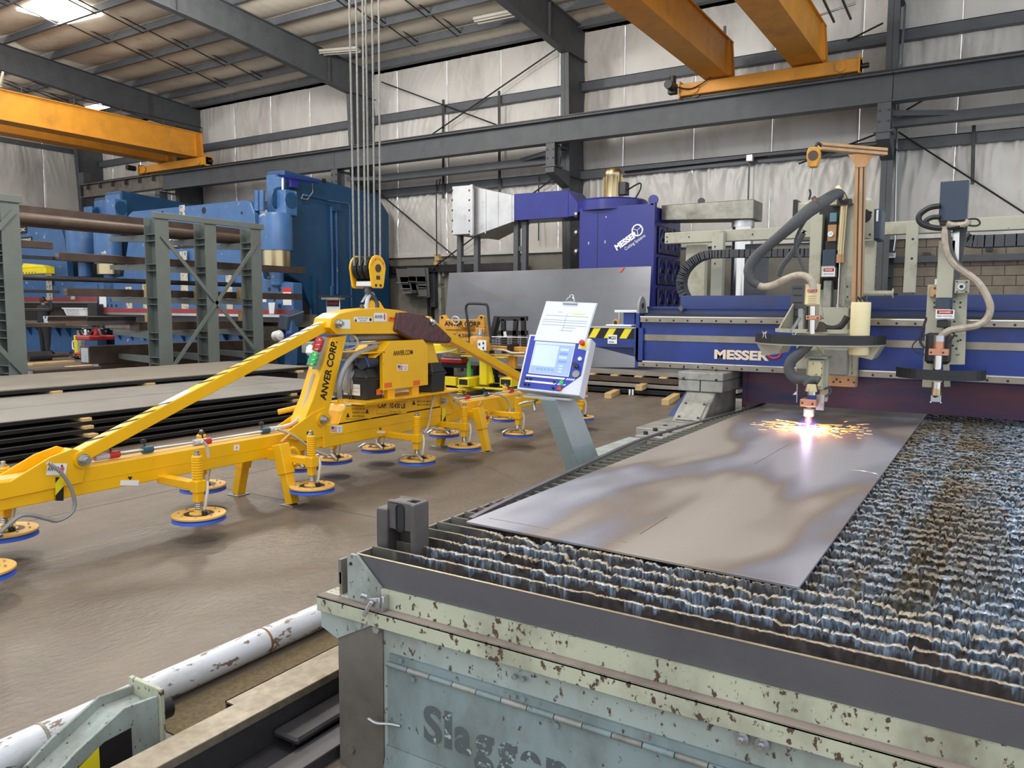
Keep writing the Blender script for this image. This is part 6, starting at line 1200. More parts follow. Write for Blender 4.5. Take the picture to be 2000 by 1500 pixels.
# stock on the rack, all lying along the aisle
def stock(nm, p, q, X, mat, lab, w=.1, h=.1, cyl=False, hollow=None):
    a, b = PX(*p, X), PX(*q, X); b.z = a.z = (a.z+b.z)/2
    if p[0] < 60 and a.z > 1: a.y = 4.9
    t = thing(nm, lab, 'steel stock', (a+b)/2)
    part('length', mat, t, 'cyl', a, b, w/2, n=18) if cyl else part('length', mat, t, 'bar', a, b, w, h, bevel=.004)
    if hollow: part('end_face', hollow, t, 'box', (a.x-w*.4, a.y-.004, a.z-h*.4), (a.x+w*.4, a.y, a.z+h*.4))
    return t
t = stock('steel_pipe', (-40, 428), (480, 462), -13.75, BROWNST, 'thick rust brown pipe on the topmost rack arms', .2, cyl=True)
a, b = PX(-40, 402, -14.03), PX(476, 440, -14.03); zt_c = PX(40, 401, -14.03).z; a.z = b.z = (zt_c+2.83)/2; a.y = 4.9
t = thing('steel_channel', 'dark brown channel with white tags above the thick pipe on the rack', 'steel stock', (a+b)/2); part('length', BROWNST, t, 'bar', a, b, .1, zt_c-2.83); 
for x, y in ((54, 421), (92, 425), (132, 429), (171, 433), (209, 437), (247, 440)): q = PX(x, y, -13.97); part('tag', WHITE, t, 'box', q-Vector((.002, .06, .02)), q+Vector((.004, .06, .02)))
stock('steel_bar', (112, 500), (592, 529), -14.0, BROWNST, 'long bundled brown bar on the second rack arms from the top', .16, .14, hollow=SOOT)
stock('steel_bar', (38, 477), (100, 479), -14.0, BROWNST, 'short brown bar end beside the left rack frame, under the thick pipe', .12, .12, hollow=SOOT)
stock('steel_bar', (38, 501), (106, 505), -14.1, DKSTEEL, 'thin dark rod end beside the left rack frame above the yellow die', .06, .06)
stock('steel_pipe', (44, 540), (474, 558), -14.0, DKSTEEL, 'long thin dark pipe on the third rack arms', .09, cyl=True)
stock('steel_tube', (128, 567), (586, 582), -14.0, BROWNST, 'long dark square tube with wood blocks on the third rack arms', .15, .14, hollow=SOOT)
stock('steel_bar', (40, 568), (116, 570), -14.1, DKSTEEL, 'thin dark bar end beside the person, above their head', .05, .05)
stock('steel_bar', (48, 605), (94, 605), -13.6, DKSTEEL, 'thin dark bar end in front of the back of the person', .04, .05)
stock('steel_bar', (50, 634), (122, 635), -13.6, BROWNST, 'flat brown bar in front of the waist of the person', .2, .07, hollow=WHITE)
DIES = M('bright_die_steel', c(176, 176, 174), .3, .8)
for a, b, lab, mat in (((90, 627), (166, 628), 'bright ended press die bar lying on the lower rack arms', DIES), ((166, 627), (262, 628), 'dark V-grooved press die lying beside the bright ended die', DKSTEEL)):
    p, q = PX(*a, -13.9), PX(*b, -13.9); t = thing('press_die', lab, 'die', (p+q)/2); z = p.z
    part('die_body', mat if mat is DKSTEEL else BROWNST, t, 'prism', [(p.x+x, p.y, z+h) for x, h in ((-.08, -.08), (.08, -.08), (.05, 0), (.08, .08), (.03, .08), (0, .03), (-.03, .08), (-.08, .08), (-.05, 0))], (0, q.y-p.y, 0)); part('die_end', DIES, t, 'prism', [(p.x+x, p.y-.01, z+h) for x, h in ((-.08, -.08), (.08, -.08), (.05, 0), (.08, .08), (.03, .08), (0, .03), (-.03, .08), (-.08, .08), (-.05, 0))], (0, .012, 0)); part('top_face', DIES, t, 'bar', (p.x, p.y, z+.082), (q.x, q.y, z+.082), .16, .006)
stock('steel_bar', (262, 632), (500, 638), -13.8, BROWNST, 'broad brown bar behind the rack posts beside the dies', .3, .16)
for a, b, w, h, lab in (((165, 677), (520, 690), .3, .34, 'large dark square steel beam behind the rack base'), ((186, 691), (530, 705), .25, .22, 'smaller dark beam lying in front of the large square beam'), ((58, 727), (188, 722), .3, .1, 'grey brown steel channel on the floor left of the rack, upper of two'), ((58, 741), (190, 732), .3, .16, 'grey brown steel channel on the floor left of the rack, lower of two')):
    stock('steel_beam', a, b, -14.6 if a[1] < 700 else -13.2, BROWNST, lab, w, h, hollow=ZINC)
for (x, y), lab in (((290, 569), 'tall pale wood block under the square tube at the first rack post'), ((387, 572), 'tall pale wood block under the square tube at the second rack post'), ((470, 574), 'small brown wood block under the square tube at the third rack post'), ((292, 627), 'pale wood block on the lower arm at the first rack post'), ((473, 619), 'wide pale wood block on the lower arm at the third rack post')):
    q = PX(x, y, -13.75); board('timber_block', q-Vector((.06, .06, .125)), q+Vector((.06, .06, .125)), WOOD, lab, 'timber')
t = thing('steel_pipe', 'short dark capped roller lying on the floor left of the first rack frame', 'roller', (-16, 7.8, .1)); a, b = PZ(54, 697, .12), PZ(98, 695, .12); part('barrel', DKSTEEL, t, 'cyl', a, b, .14, n=18); part('stub', BROWNST, t, 'cyl', b, b+(b-a).normalized()*.5, .05)
for a, b, lab in (((55, 712), (138, 706), 'long pale plank on the floor left of the rack, nearer the roller'), ((134, 718), (230, 711), 'long pale plank with a bright end on the floor left of the rack')):
    p, q = PZ(*a, .03), PZ(*b, .03); tag(part('plank', WOOD, None, 'bar', p, q, .3, .06, bevel=.004), lab, 'plank')
for k, (a, b) in enumerate((((230, 724), (258, 718)), ((255, 716), (300, 712)), ((375, 715), (398, 711)))): p, q = PZ(*a, .05), PZ(*b, .05); tag(part('scrap_wood', WOOD, None, 'bar', p, q, .2, .07, bevel=.004), ['splintered pale wood scrap left of the first rack post', 'broad pale wood scrap beside the foot of the first rack post', 'pale wood scrap between the first and second rack posts'][k], 'timber')
tag(part('blue_sheet', PRESS, None, 'prism', [PZ(342, 692, .2), PZ(402, 702, .2), PZ(345, 704, .2)], (0, 0, .01)), 'blue triangle of plate behind the foot of the rack', 'sheet')

# ================================================================ press brakes
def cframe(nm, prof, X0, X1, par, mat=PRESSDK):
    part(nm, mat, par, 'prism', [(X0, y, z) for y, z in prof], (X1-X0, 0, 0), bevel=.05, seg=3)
def press(lab, XR, XRl, XL, XLl, yf, yb, zt, ram, YR, low, cyl, stripe, bedx):
    t = thing('press_brake', lab, 'press brake', ((XL+XR)/2, yf, 0))
    prof = [(yf, zt), (yb-.5, zt-.2), (yb, zt-.7), (yb, 0), (yf+.2, 0), (yf+.2, .9), (yf+.75, 1.0), (yf+.85, 1.5), (yf+.55, 2.1), (yf+.1, 2.3), (yf, 2.5)]
    cframe('side_frame', prof, XRl, XR, t); cframe('side_frame', prof, XLl, XL, t)
    for xa, xb in ((XRl, XR), (XLl, XL)): part('front_edge', PRESS, t, 'box', (xa+.02, yf-.02, 3.6), (xb-.02, yf+.03, zt-.1), bevel=.01)
    part('ram', PRESS, t, 'prism', [Vector((p.x, YR, p.z)) for p in ram], (0, .22, 0), bevel=.02); part('ram_foot', PRESS, t, 'prism', [Vector((p.x, YR-.06, p.z)) for p in low], (0, .3, 0), bevel=.01)
    (x0, x1, z0, z1) = stripe
    part('red_stripe', M('brick_red_paint', c(150, 52, 50), .5) if 'brick_red_paint' not in MATS else MATS['brick_red_paint'], t, 'box', (x0, YR-.068, z0), (x1, YR-.058, z1)); part('punch_rail', ZINC, t, 'box', (x0, YR-.08, z0-.07), (x1, YR+.05, z0-.005)); part('punch', DKSTEEL, t, 'box', (x0+.1, YR-.03, z0-.2), (x1-.1, YR+.03, z0-.07))
    part('bed', PRESS, t, 'box', (bedx[0], YR-.1, 0), (bedx[1], YR+.2, .8)); part('die_rail', PALEGREY, t, 'box', (bedx[0]-.05, YR-.2, .8), (bedx[1]+.05, YR+.25, 1.0)); part('die', DKSTEEL, t, 'box', (bedx[0], YR-.08, 1.0), (bedx[1], YR+.08, 1.14)); part('back_gauge', SOOT, t, 'box', (x0, YR+.6, 1.0), (x1, YR+.7, z0))
    part('front_table', SOOT, t, 'box', (bedx[0]-.1, YR-.32, .86), (bedx[1]+.1, YR-.2, .98)); 
    for k in range(int((bedx[1]-bedx[0])/.6)): part('bed_rib', PRESSDK, t, 'prism', [(bedx[0]+.3+k*.6, YR-.1, .8), (bedx[0]+.3+k*.6, YR-.28, .8), (bedx[0]+.3+k*.6, YR-.1, .5)], (.03, 0, 0))
    for cx, z0, z1, zr, r in cyl:
        part('cylinder', PRESS, t, 'lathe', (cx, YR-.05, z0), (0, 0, 1), [(r, 0), (r, z1-z0-.08), (r*.9, z1-z0)], n=28); part('cylinder_rod', BRASS, t, 'cyl', (cx, YR-.05, zr), (cx, YR-.05, z0), r*.86, n=28); part('rod_collar', PRESS, t, 'lathe', (cx, YR-.05, zr-.5), (0, 0, 1), [(.1, 0), (r*.4, .06), (r*.4, .5)], n=18)
        part('cylinder_neck', PRESS, t, 'box', (cx-r*.45, YR+.1, z1-.02), (cx+r*.45, yf+.1, z1+.6), bevel=.02); part('pivot_disc', PRESSDK, t, 'cyl', (cx+r*.45, YR+.3, z1+.35), (cx+r*.47, YR+.3, z1+.35), .2)
    return t
YR = 13.6
ramA = [PY(x, y, YR) for x, y in ((250, 470), (250, 420), (258, 413), (478, 391), (488, 394), (496, 415), (500, 480), (515, 545), (570, 552), (574, 605), (194, 600), (194, 545), (240, 540))]
lowA = [PY(x, y, YR-.06) for x, y in ((192, 612), (192, 552), (572, 552), (574, 614))]
zA = PY(390, 612, YR).z
pa = press('large blue hydraulic press brake beyond the storage rack', -15.5, -16.15, -22.5, -23.3, 14.0, 18.0, 4.95, ramA, YR, lowA, ((PY(539, 450, YR-.05).x, PY(541, 490, YR).z, PY(541, 418, YR).z, PY(541, 522, YR).z, .40), (PY(214, 470, YR).x, PY(214, 516, YR).z, PY(214, 428, YR).z, PY(214, 536, YR).z, .38)), (PY(192, 610, YR-.06).x, PY(574, 610, YR-.06).x, zA-.0, zA+.12), (-22.3, -16.2))
for x, y, r in ((398, 411, .09), (317, 416, .06), (472, 416, .04), (378, 424, .03), (217, 586, .05), (209, 597, .05), (218, 597, .05), (227, 597, .05), (526, 565, .05), (546, 566, .05), (546, 597, .05), (536, 586, .04)): q = PY(x, y, YR-.003 if y < 500 else YR-.064); part('dark_hole', INKB, pa, 'cyl', q, q+Vector((0, .005, 0)), r, n=14)
SCUFF = M('scuffed_bare_patch', c(196, 188, 166), .6, .1, .12, 6, chips=c(70, 116, 172), camt=.56, cscale=9)
for x, y0, y1 in ((356, 400, 424), (360, 490, 605), (285, 555, 604), (252, 560, 604), (448, 535, 608)):
    a, b = PY(x-5, y1, YR-.064 if y1 > 550 else YR-.004), PY(x+5, y0, YR-.064 if y1 > 550 else YR-.004); part('worn_streak', SCUFF, pa, 'box', (a.x, a.y-.003, a.z), (b.x, a.y-.001, b.z))
q = PY(300, 487, YR-.004); e = PY(392, 484, YR-.004); part('name_plate', INKB, pa, 'box', (q.x, YR-.008, q.z-.02), (e.x+.1, YR-.003, q.z+.34)); text('CINCINNATI', (q.x+.1, YR-.0085, q.z+.04), (1, 0, 0), (0, 0, 1), e.x-q.x-.1, .24, WHITE, pa, bold=.02)
for x0, y0, x1, y1 in ((195, 573, 207, 600), (553, 562, 569, 596), (513, 579, 520, 590)):
    a, b = PY(x0, y1, YR-.066), PY(x1, y0, YR-.066); part('notice', WHITE, pa, 'box', (a.x, a.y-.004, a.z), (b.x, a.y, b.z)); part('notice_band', HAZY if x0 != 553 else INKR, pa, 'box', (a.x, a.y-.006, b.z-(b.z-a.z)*.25), (b.x, a.y-.0035, b.z-(0 if x0 == 553 else (b.z-a.z)*.1)))
part('paper_cup', WHITE, pa, 'hexa', [PY(526, 613, 13.3), PY(535, 613, 13.3), PY(535, 613, 13.4), PY(526, 613, 13.4), PY(524, 591, 13.3), PY(537, 591, 13.3), PY(537, 591, 13.4), PY(524, 591, 13.4)])
# details on the right side frame
XS = -15.49
part('light_arm', NAVY, pa, 'bar', PX(541, 342, XS+.12), PX(624, 355, XS+.12), .08, .06); part('arm_bracket', NAVY, pa, 'box', PX(562, 366, XS), PX(576, 350, XS)+Vector((.12, 0, 0))); part('drop_rod', WHITE, pa, 'cyl', PX(552, 347, XS+.12), PX(553, 462, XS+.12), .025); part('rod_handle', DKSTEEL, pa, 'box', PX(549, 475, XS+.05), PX(562, 466, XS+.2), bevel=.01)
for pts, r, mat in ((((598, 383), (640, 392), (680, 397), (683, 404), (684, 500), (687, 600)), .018, PRESS), (((647, 405), (650, 570)), .035, PRESS), (((656, 405), (659, 575)), .035, PRESS), (((610, 358), (611, 375), (600, 390), (588, 388), (592, 380), (605, 384)), .014, HOSEG)): part('conduit', mat, pa, 'tube', [PX(*p, XS+.05) for p in pts], r, 7, 1)
for x in (647, 656): part('conduit_cap', PRESSDK, pa, 'box', PX(x-3, 412, XS), PX(x+3, 401, XS)+Vector((.1, 0, 0)))
part('yellow_mark', HAZY, pa, 'box', PX(563, 397, XS), PX(571, 392, XS)+Vector((.012, 0, 0))); part('rear_port', INKB, pa, 'box', PX(629, 356, XS), PX(636, 350, XS)+Vector((.012, 0, 0))); part('pivot_pin', PRESSDK, pa, 'cyl', PX(547, 389, XS), PX(547, 389, XS)+Vector((.06, 0, 0)), .3, n=22)
part('throat', INKB, pa, 'prism', [PX(x, y, XS+.005) for x, y in ((588, 636), (588, 590), (594, 586), (602, 600), (607, 636))], (.004, 0, 0)); part('lower_rib', PRESSDK, pa, 'box', PX(609, 640, XS), PX(613, 540, XS)+Vector((.08, 0, 0)))
for x in (498, 508): part('side_tank', PRESS, pa, 'cyl', PY(x+4, 412, 13.7), PY(x+4, 372, 13.7), .07)
# second press behind at the left
ramB = [PY(x, y, 14.0) for x, y in ((-30, 600), (-30, 436), (40, 440), (118, 446), (126, 470), (132, 545), (192, 548), (192, 583), (40, 583))]
lowB = [PY(x, y, 13.94) for x, y in ((-30, 588), (-30, 560), (190, 556), (191, 590))]
zB = PY(140, 588, 13.94).z
pb_ = press('second blue press brake at the far left behind the person', -23.75, -24.5, -31.0, -31.6, 14.35, 17.6, 4.9, ramB, 14.0, lowB, ((PY(161, 470, 13.9).x, PY(161, 498, 13.9).z, PY(161, 440, 13.9).z, PY(161, 512, 13.9).z, .5),), (PY(-30, 588, 13.94).x, PY(191, 588, 13.94).x, zB, zB+.12), (-30.5, -23.9))
a, b = PY(37, 457, 13.99), PY(52, 440, 13.99); part('badge', INKB, pb_, 'box', (a.x, a.y-.01, a.z), (b.x, a.y, b.z)); text('CNC', (a.x+.08, a.y-.011, a.z+.08), (1, 0, 0), (0, 0, 1), (b.x-a.x)-.16, (b.z-a.z)-.16, WHITE, pb_, bold=.02); a, b = PY(38, 476, 13.99), PY(62, 462, 13.99); part('name_plate', INKB, pb_, 'box', (a.x, a.y-.01, a.z), (b.x, a.y, b.z)); text('CINCINNATI', (a.x+.05, a.y-.011, a.z+.05), (1, 0, 0), (0, 0, 1), (b.x-a.x)-.1, (b.z-a.z)-.1, WHITE, pb_, bold=.02)
for x, y0, y1 in ((96, 520, 585), (142, 565, 585)): a, b = PY(x-4, y1, 13.93), PY(x+4, y0, 13.93); part('worn_streak', SCUFF, pb_, 'box', (a.x, a.y-.003, a.z), (b.x, a.y-.001, b.z))
dz = PY(44, 535, 13.0); yd = thing('yellow_die', 'yellow painted tool block on the far press by the left rack frame', 'tool', dz); a, b = PY(42, 536, 13.2), PY(88, 518, 13.2); part('body', YELLOW2, yd, 'box', (a.x, 13.2, a.z), (b.x, 13.5, b.z-.05), bevel=.02); part('top_bevel', YELLOW2, yd, 'hexa', [(a.x, 13.2, b.z-.05), (b.x, 13.2, b.z-.05), (b.x, 13.5, b.z-.05), (a.x, 13.5, b.z-.05), (a.x, 13.28, b.z+.1), (b.x-.3, 13.28, b.z+.02), (b.x-.3, 13.42, b.z+.02), (a.x, 13.42, b.z+.1)])
for k in range(5): part('bolt_hole', INKB, yd, 'cyl', (a.x+.12+k*.18, 13.197, a.z+.05), (a.x+.12+k*.18, 13.2, a.z+.05), .025, n=8)
bq = thing('plastic_basket', 'white perforated plastic basket on the far press table', 'basket', PY(145, 616, 13.3)); a, b = PY(128, 616, 13.25), PY(166, 602, 13.25)
part('basket_wall', WHITE, bq, 'hexa', [(a.x+.06, 13.25, a.z), (b.x, 13.25, a.z), (b.x, 13.6, a.z), (a.x+.06, 13.6, a.z), (a.x-.05, 13.2, b.z), (b.x, 13.2, b.z), (b.x, 13.65, b.z), (a.x-.05, 13.65, b.z)]); part('basket_rim', WHITE, bq, 'box', (a.x-.07, 13.18, b.z-.02), (b.x+.02, 13.67, b.z+.01)); m = MB()
for i in range(9):
    for j in range(4): m.cyl((a.x+.14+i*.08, 13.238-j*.009, a.z+.04+j*.04), (a.x+.14+i*.08, 13.23-j*.009, a.z+.04+j*.04), .012, n=6)
m.build('perforations', PALEGREY, bq, kind='stuff'); part('white_jug', WHITE, None, 'lathe', (b.x-.14, 13.75, a.z), (0, 0, 1), [(.1, 0), (.1, .25), (.04, .3), (.04, .34)]); tag(bpy.context.scene.objects['white_jug'], 'small white jug standing in the plastic basket', 'jug')
board('black_case', (b.x+.03, 13.3, a.z-.05), (b.x+.5, 13.6, a.z+.35), BLACK, 'black control case beside the white basket', 'case', bev=.02)

# ---------------------------------------------------------------- person
def person():
    base = PZ(88, 691, 0); X, Y = base.x, base.y
    t = thing('person', 'person in dark work clothes facing away, right hand raised to the head', 'person', (X, Y, 0))
    f = Vector((0, 1, 0)); r = Vector((1, 0, 0))
    def P(a, b, z): return (X+a, Y+b, z)
    V = [P(0, 0, .98), P(0, .01, 1.15), P(0, .03, 1.32), P(0, .03, 1.46), P(0, .03, 1.54), P(.10, 0, .92), P(.16, .02, .50), P(.21, -.03, .09), P(.23, .12, .04), P(-.10, 0, .92), P(-.14, .03, .50), P(-.15, .02, .09), P(-.17, .17, .04),
         P(.19, .03, 1.44), P(.44, .06, 1.36), P(.33, .10, 1.56), P(.2, .08, 1.66), P(-.19, .03, 1.44), P(-.28, .05, 1.18), P(-.24, .2, .98)]
    E = [(0, 1), (1, 2), (2, 3), (3, 4), (0, 5), (5, 6), (6, 7), (7, 8), (0, 9), (9, 10), (10, 11), (11, 12), (3, 13), (13, 14), (14, 15), (15, 16), (3, 17), (17, 18), (18, 19)]
    Rr = [.21, .20, .235, .15, .065, .14, .10, .075, .055, .14, .10, .075, .055, .10, .072, .056, .045, .10, .07, .052]
    me = bpy.data.meshes.new('body'); me.from_pydata([(v[0]-X, v[1]-Y, v[2]) for v in V], E, []); o = link('body', me, CLOTH, t)
    sk = o.modifiers.new('skin', 'SKIN')
    for i, q in enumerate(me.skin_vertices[0].data): q.radius = (Rr[i], Rr[i]*(.72 if i < 4 else 1)); q.use_root = i == 0
    sk.use_smooth_shade = True; s = o.modifiers.new('sub', 'SUBSURF'); s.levels = 1; s.render_levels = 2
    part('head', SKIN, t, 'lathe', P(-.01, .04, 1.50), (0, 0, 1), [(.05, 0), (.055, .06), (.075, .10), (.085, .15), (.085, .20), (.07, .25), (.03, .275)], n=18)
    part('hair', HAIR, t, 'lathe', P(-.01, .03, 1.615), (0, -.1, 1), [(.088, 0), (.096, .05), (.09, .11), (.06, .16), (.01, .175)], n=18)
    for s_ in (-1, 1): part('ear', SKIN, t, 'lathe', P(-.01+s_*.088, .05, 1.62), (s_, 0, 0), [(.028, 0), (.024, .012), (.004, .018)], n=8)
    part('nose', SKIN, t, 'lathe', P(-.01, .12, 1.64), (0, 1, -.3), [(.02, 0), (.016, .02), (.004, .03)], n=8)
    for cx, cy, cz, dx, dz in ((.2, .08, 1.66, -.5, .6), (-.24, .2, .98, .1, -.6)):
        m = MB(); m.tube([P(cx, cy, cz), P(cx+dx*.09, cy+.02, cz+dz*.09)], .034, 8, 2); m.build('palm', SKIN, t)
        for k in range(4): part('finger', SKIN, t, 'tube', [P(cx+dx*.08, cy+.015*(k-1.5), cz+dz*.09), P(cx+dx*.13, cy+.017*(k-1.5), cz+dz*.13), P(cx+dx*.16, cy+.016*(k-1.5)+.01, cz+dz*(.155+.01*(k in (1, 2))))], .0085, 6, 3)
        part('thumb', SKIN, t, 'tube', [P(cx+dx*.02, cy-.03, cz+dz*.03), P(cx+dx*.05, cy-.055, cz+dz*.07), P(cx+dx*.09, cy-.055, cz+dz*.1)], .010, 6, 3)
    for sx, sy in ((.225, .05), (-.165, .1)): part('shoe', BLACK, t, 'hexa', [P(sx-.05, sy-.13, 0), P(sx+.05, sy-.13, 0), P(sx+.05, sy+.14, 0), P(sx-.05, sy+.14, 0), P(sx-.04, sy-.12, .1), P(sx+.04, sy-.12, .1), P(sx+.035, sy+.12, .05), P(sx-.035, sy+.12, .05)], bevel=.02)
    part('collar', SKIN, t, 'cyl', P(-.005, .035, 1.46), P(-.01, .04, 1.54), .058)
person()
# ---------------------------------------------------------------- carts and small gear by the press
rc = thing('red_cart', 'red tool tray heaped with fittings on top of the dark beam', 'tray', PX(185, 660, -14.9)); q = PX(185, 660, -14.9)
part('tray', RED, rc, 'box', q+Vector((-.3, -.22, -.04)), q+Vector((.2, .3, .05)), bevel=.02)
for k in range(12): a = q+Vector((random.uniform(-.25, .15), random.uniform(-.2, .27), .05)); part('fitting', (DKSTEEL, RED, ZINC, BLACK)[k % 4], rc, 'cyl', a, a+Vector((random.uniform(-.08, .08), random.uniform(-.15, .15), random.uniform(.05, .2))), random.uniform(.02, .04), n=8)
dl = thing('dolly', 'low red furniture dolly on castors in front of the beams', 'dolly', PZ(185, 700, 0)); q = PZ(186, 701, 0); part('deck', RED, dl, 'box', q+Vector((-.3, -.45, .13)), q+Vector((.3, .45, .19)), bevel=.02)
for sx in (-.25, .25):
    for sy in (-.4, .4): part('castor', BLACK, dl, 'cyl', q+Vector((sx-.02, sy, .06)), q+Vector((sx+.02, sy, .06)), .06, n=14); part('fork', ZINC, dl, 'box', q+Vector((sx-.03, sy-.02, .06)), q+Vector((sx+.03, sy+.02, .13)))
yb_ = thing('yellow_stand', 'narrow yellow floor block beside the grey beam ends', 'stand', PZ(152, 695, 0)); q = PZ(152, 695, 0); part('body', YELLOW2, yb_, 'box', q+Vector((-.08, -.06, 0)), q+Vector((.1, .06, .62)), bevel=.01); part('handle', WHITE, yb_, 'tube', [q+Vector((-.08, -.05, .2)), q+Vector((-.16, -.05, .22)), q+Vector((-.16, -.05, .42)), q+Vector((-.08, -.05, .44))], .02); part('grey_panel', PALEGREY, yb_, 'box', q+Vector((.12, -.06, .1)), q+Vector((.3, .06, .78)))
tag(part('floor_cable', BLACK, None, 'tube', [PZ(x, y, .02) for x, y in ((157, 655), (140, 675), (137, 690), (146, 699), (158, 700))], .02, 6), 'black cable drooping to the floor beside the yellow block', 'cable')
tag(part('yellow_bucket_lid', YELLOW2, None, 'lathe', PZ(280, 703, 0), (0, 0, 1), [(.18, 0), (.16, .08), (.05, .12)]), 'small yellow cap lying on the floor by the rack', 'cap')
cl_ = thing('operator_pendant', 'slate box pendant on a blue post beside the large press', 'control post', PZ(565, 700, 0)); q = PY(563, 660, 12.6); part('post', PRESS, cl_, 'bar', (q.x+.05, 12.6, 0), (q.x+.1, 12.65, 1.2), .18, .2, (0, 1, 0)); c_ = PY(557, 624, 12.5); part('box_body', DKBOX, cl_, 'hexa', [c_+Vector(v) for v in ((-.28, 0, -.2), (.05, 0, -.26), (.25, .3, -.1), (-.1, .3, -.06), (-.2, 0, .12), (.13, 0, .08), (.33, .3, .2), (-.02, .3, .24))], bevel=.02); part('pedal_arm', NAVY, cl_, 'bar', PY(570, 655, 12.5), PY(540, 662, 12.3), .12, .1); part('white_valve', WHITE, cl_, 'lathe', PY(535, 658, 12.2), (1, 0, .2), [(.05, 0), (.12, .05), (.12, .2), (.05, .25)], n=12)
sg2 = thing('warning_sign', 'white warning sign with a dark heading on a post before the large press', 'sign', PZ(650, 700, 0)); a, b = PY(638, 612, 12.6), PY(663, 585, 12.6); part('sign_panel', WHITE, sg2, 'box', (a.x, 12.6, a.z), (b.x, 12.62, b.z)); part('sign_heading', INKB, sg2, 'box', (a.x+.01, 12.596, (a.z+b.z)/2), (b.x-.01, 12.599, b.z-.02)); text('DANGER', (a.x+.04, 12.594, b.z-.11), (1, 0, 0), (0, 0, 1), b.x-a.x-.08, .07, INKR, sg2); part('sign_hood', PALEGREY, sg2, 'box', (a.x-.06, 12.5, b.z), (b.x+.06, 12.7, b.z+.04)); part('post', PRESSDK, sg2, 'box', (a.x+.1, 12.62, 0), (a.x+.16, 12.68, b.z+.3)); part('cross_bar', BLACK, sg2, 'box', (a.x-.25, 12.6, b.z+.05), (b.x+.35, 12.64, b.z+.09))
g_ = thing('grinder_stand', 'grey machine head with a pale hood beside the lifter lamps', 'machine', PZ(592, 720, 0)); a, b = PY(588, 690, 10.6), PY(607, 668, 10.6); part('body', PALEGREY, g_, 'box', (a.x, 10.6, a.z), (b.x, 10.9, b.z), bevel=.02); part('hood', WHITE, g_, 'lathe', PY(606, 694, 10.55), (0, 0, 1), [(.05, 0), (.09, .05), (.07, .16), (.02, .2)]); part('stand_leg', PRESS, g_, 'box', (a.x+.05, 10.7, 0), (a.x+.14, 10.8, a.z)); part('rear_cabinet', PRESS, g_, 'box', (a.x-.2, 11.2, 0), (b.x+.4, 11.6, 1.1))

# ================================================================ back of the hall: extractor, ducts, leaning plate, second lifter
ex = thing('fume_extractor', 'tall navy fume extractor cabinet with a white diagonal logo', 'extractor', (-6.8, 15.3, 0)); EY = 14.8
def qy(x, y, Y=EY): return PY(x, y, Y)
x0, x1 = qy(1133, 470).x, qy(1277, 450).x; zt_ = qy(1200, 403).z
part('cabinet', NAVY, ex, 'box', (x0, EY, 0), (x1, EY+1.5, zt_-.05), bevel=.01); part('front_panel', NAVY, ex, 'box', (x0-.0, EY-.03, .5), (x1, EY, zt_)); part('panel_seam', INKB, ex, 'box', (qy(1168, 450).x, EY-.033, .5), (qy(1168, 450).x+.012, EY-.03, zt_-.1)); part('side_flange', NAVY, ex, 'box', (x1, EY-.05, .4), (x1+.03, EY+.06, zt_+.02)); part('lifting_eye', NAVY, ex, 'lathe', (x1-.02, EY-.03, zt_+.07), (0, 1, 0), [(.06, 0), (.1, .0), (.1, .04), (.06, .04)], n=16)
m = MB(); 
for x, y in ((1150, 476), (1182, 471), (1182, 474), (1184, 424), (1150, 474)): m.cyl(qy(x, y, EY-.033), qy(x, y, EY-.029), .02, n=8)
m.build('rivet', ZINC, ex)
for y in (419, 455, 492): part('door_latch', ZINC, ex, 'lathe', qy(1130, y, EY+.05), (-1, -.4, 0), [(.03, 0), (.07, .03), (.07, .07), (.03, .1)], n=12)
bl_, br = qy(1205, 490, EY-.033), qy(1250, 458, EY-.033); d = br-bl_; nrm = Vector((-d.z, 0, d.x)).normalized()
text('MESSER', bl_, d, nrm, d.length*.93, .13, WHITE, ex, bold=.05); text('Cutting Systems', bl_+d*.28-nrm*.12, d, nrm, d.length*.86, .085, WHITE, ex, bold=.0)
q = qy(1245, 450, EY-.034); m = MB(); m.tube([q+Vector((.11*math.cos(t), 0, .11*math.sin(t))) for t in np.linspace(0, 2*math.pi, 18)], .018, 6, 1); m.build('logo_ring', WHITE, ex); m = MB()
for t in (.7, 2.8, 4.9): m.bar(q, q+Vector((.1*math.cos(t), 0, .1*math.sin(t))), .01, .028, (0, 1, 0))
m.build('logo_spokes', WHITE, ex)
for r in range(4):
    for k in range(3):
        z0 = .75+r*.62; y0 = EY+.2+k*.42
        part('filter_door', NAVYDK, ex, 'box', (x1, y0, z0), (x1+.05, y0+.38, z0+.56), bevel=.02); part('door_arch', NAVY, ex, 'tube', [(x1+.05, y0+.06, z0+.1), (x1+.06, y0+.06, z0+.34), (x1+.06, y0+.19, z0+.48), (x1+.06, y0+.32, z0+.34), (x1+.05, y0+.32, z0+.1)], .018, 5, 3); part('door_knob', BLACK, ex, 'cyl', (x1+.05, y0+.19, z0+.28), (x1+.1, y0+.19, z0+.28), .035, n=10)
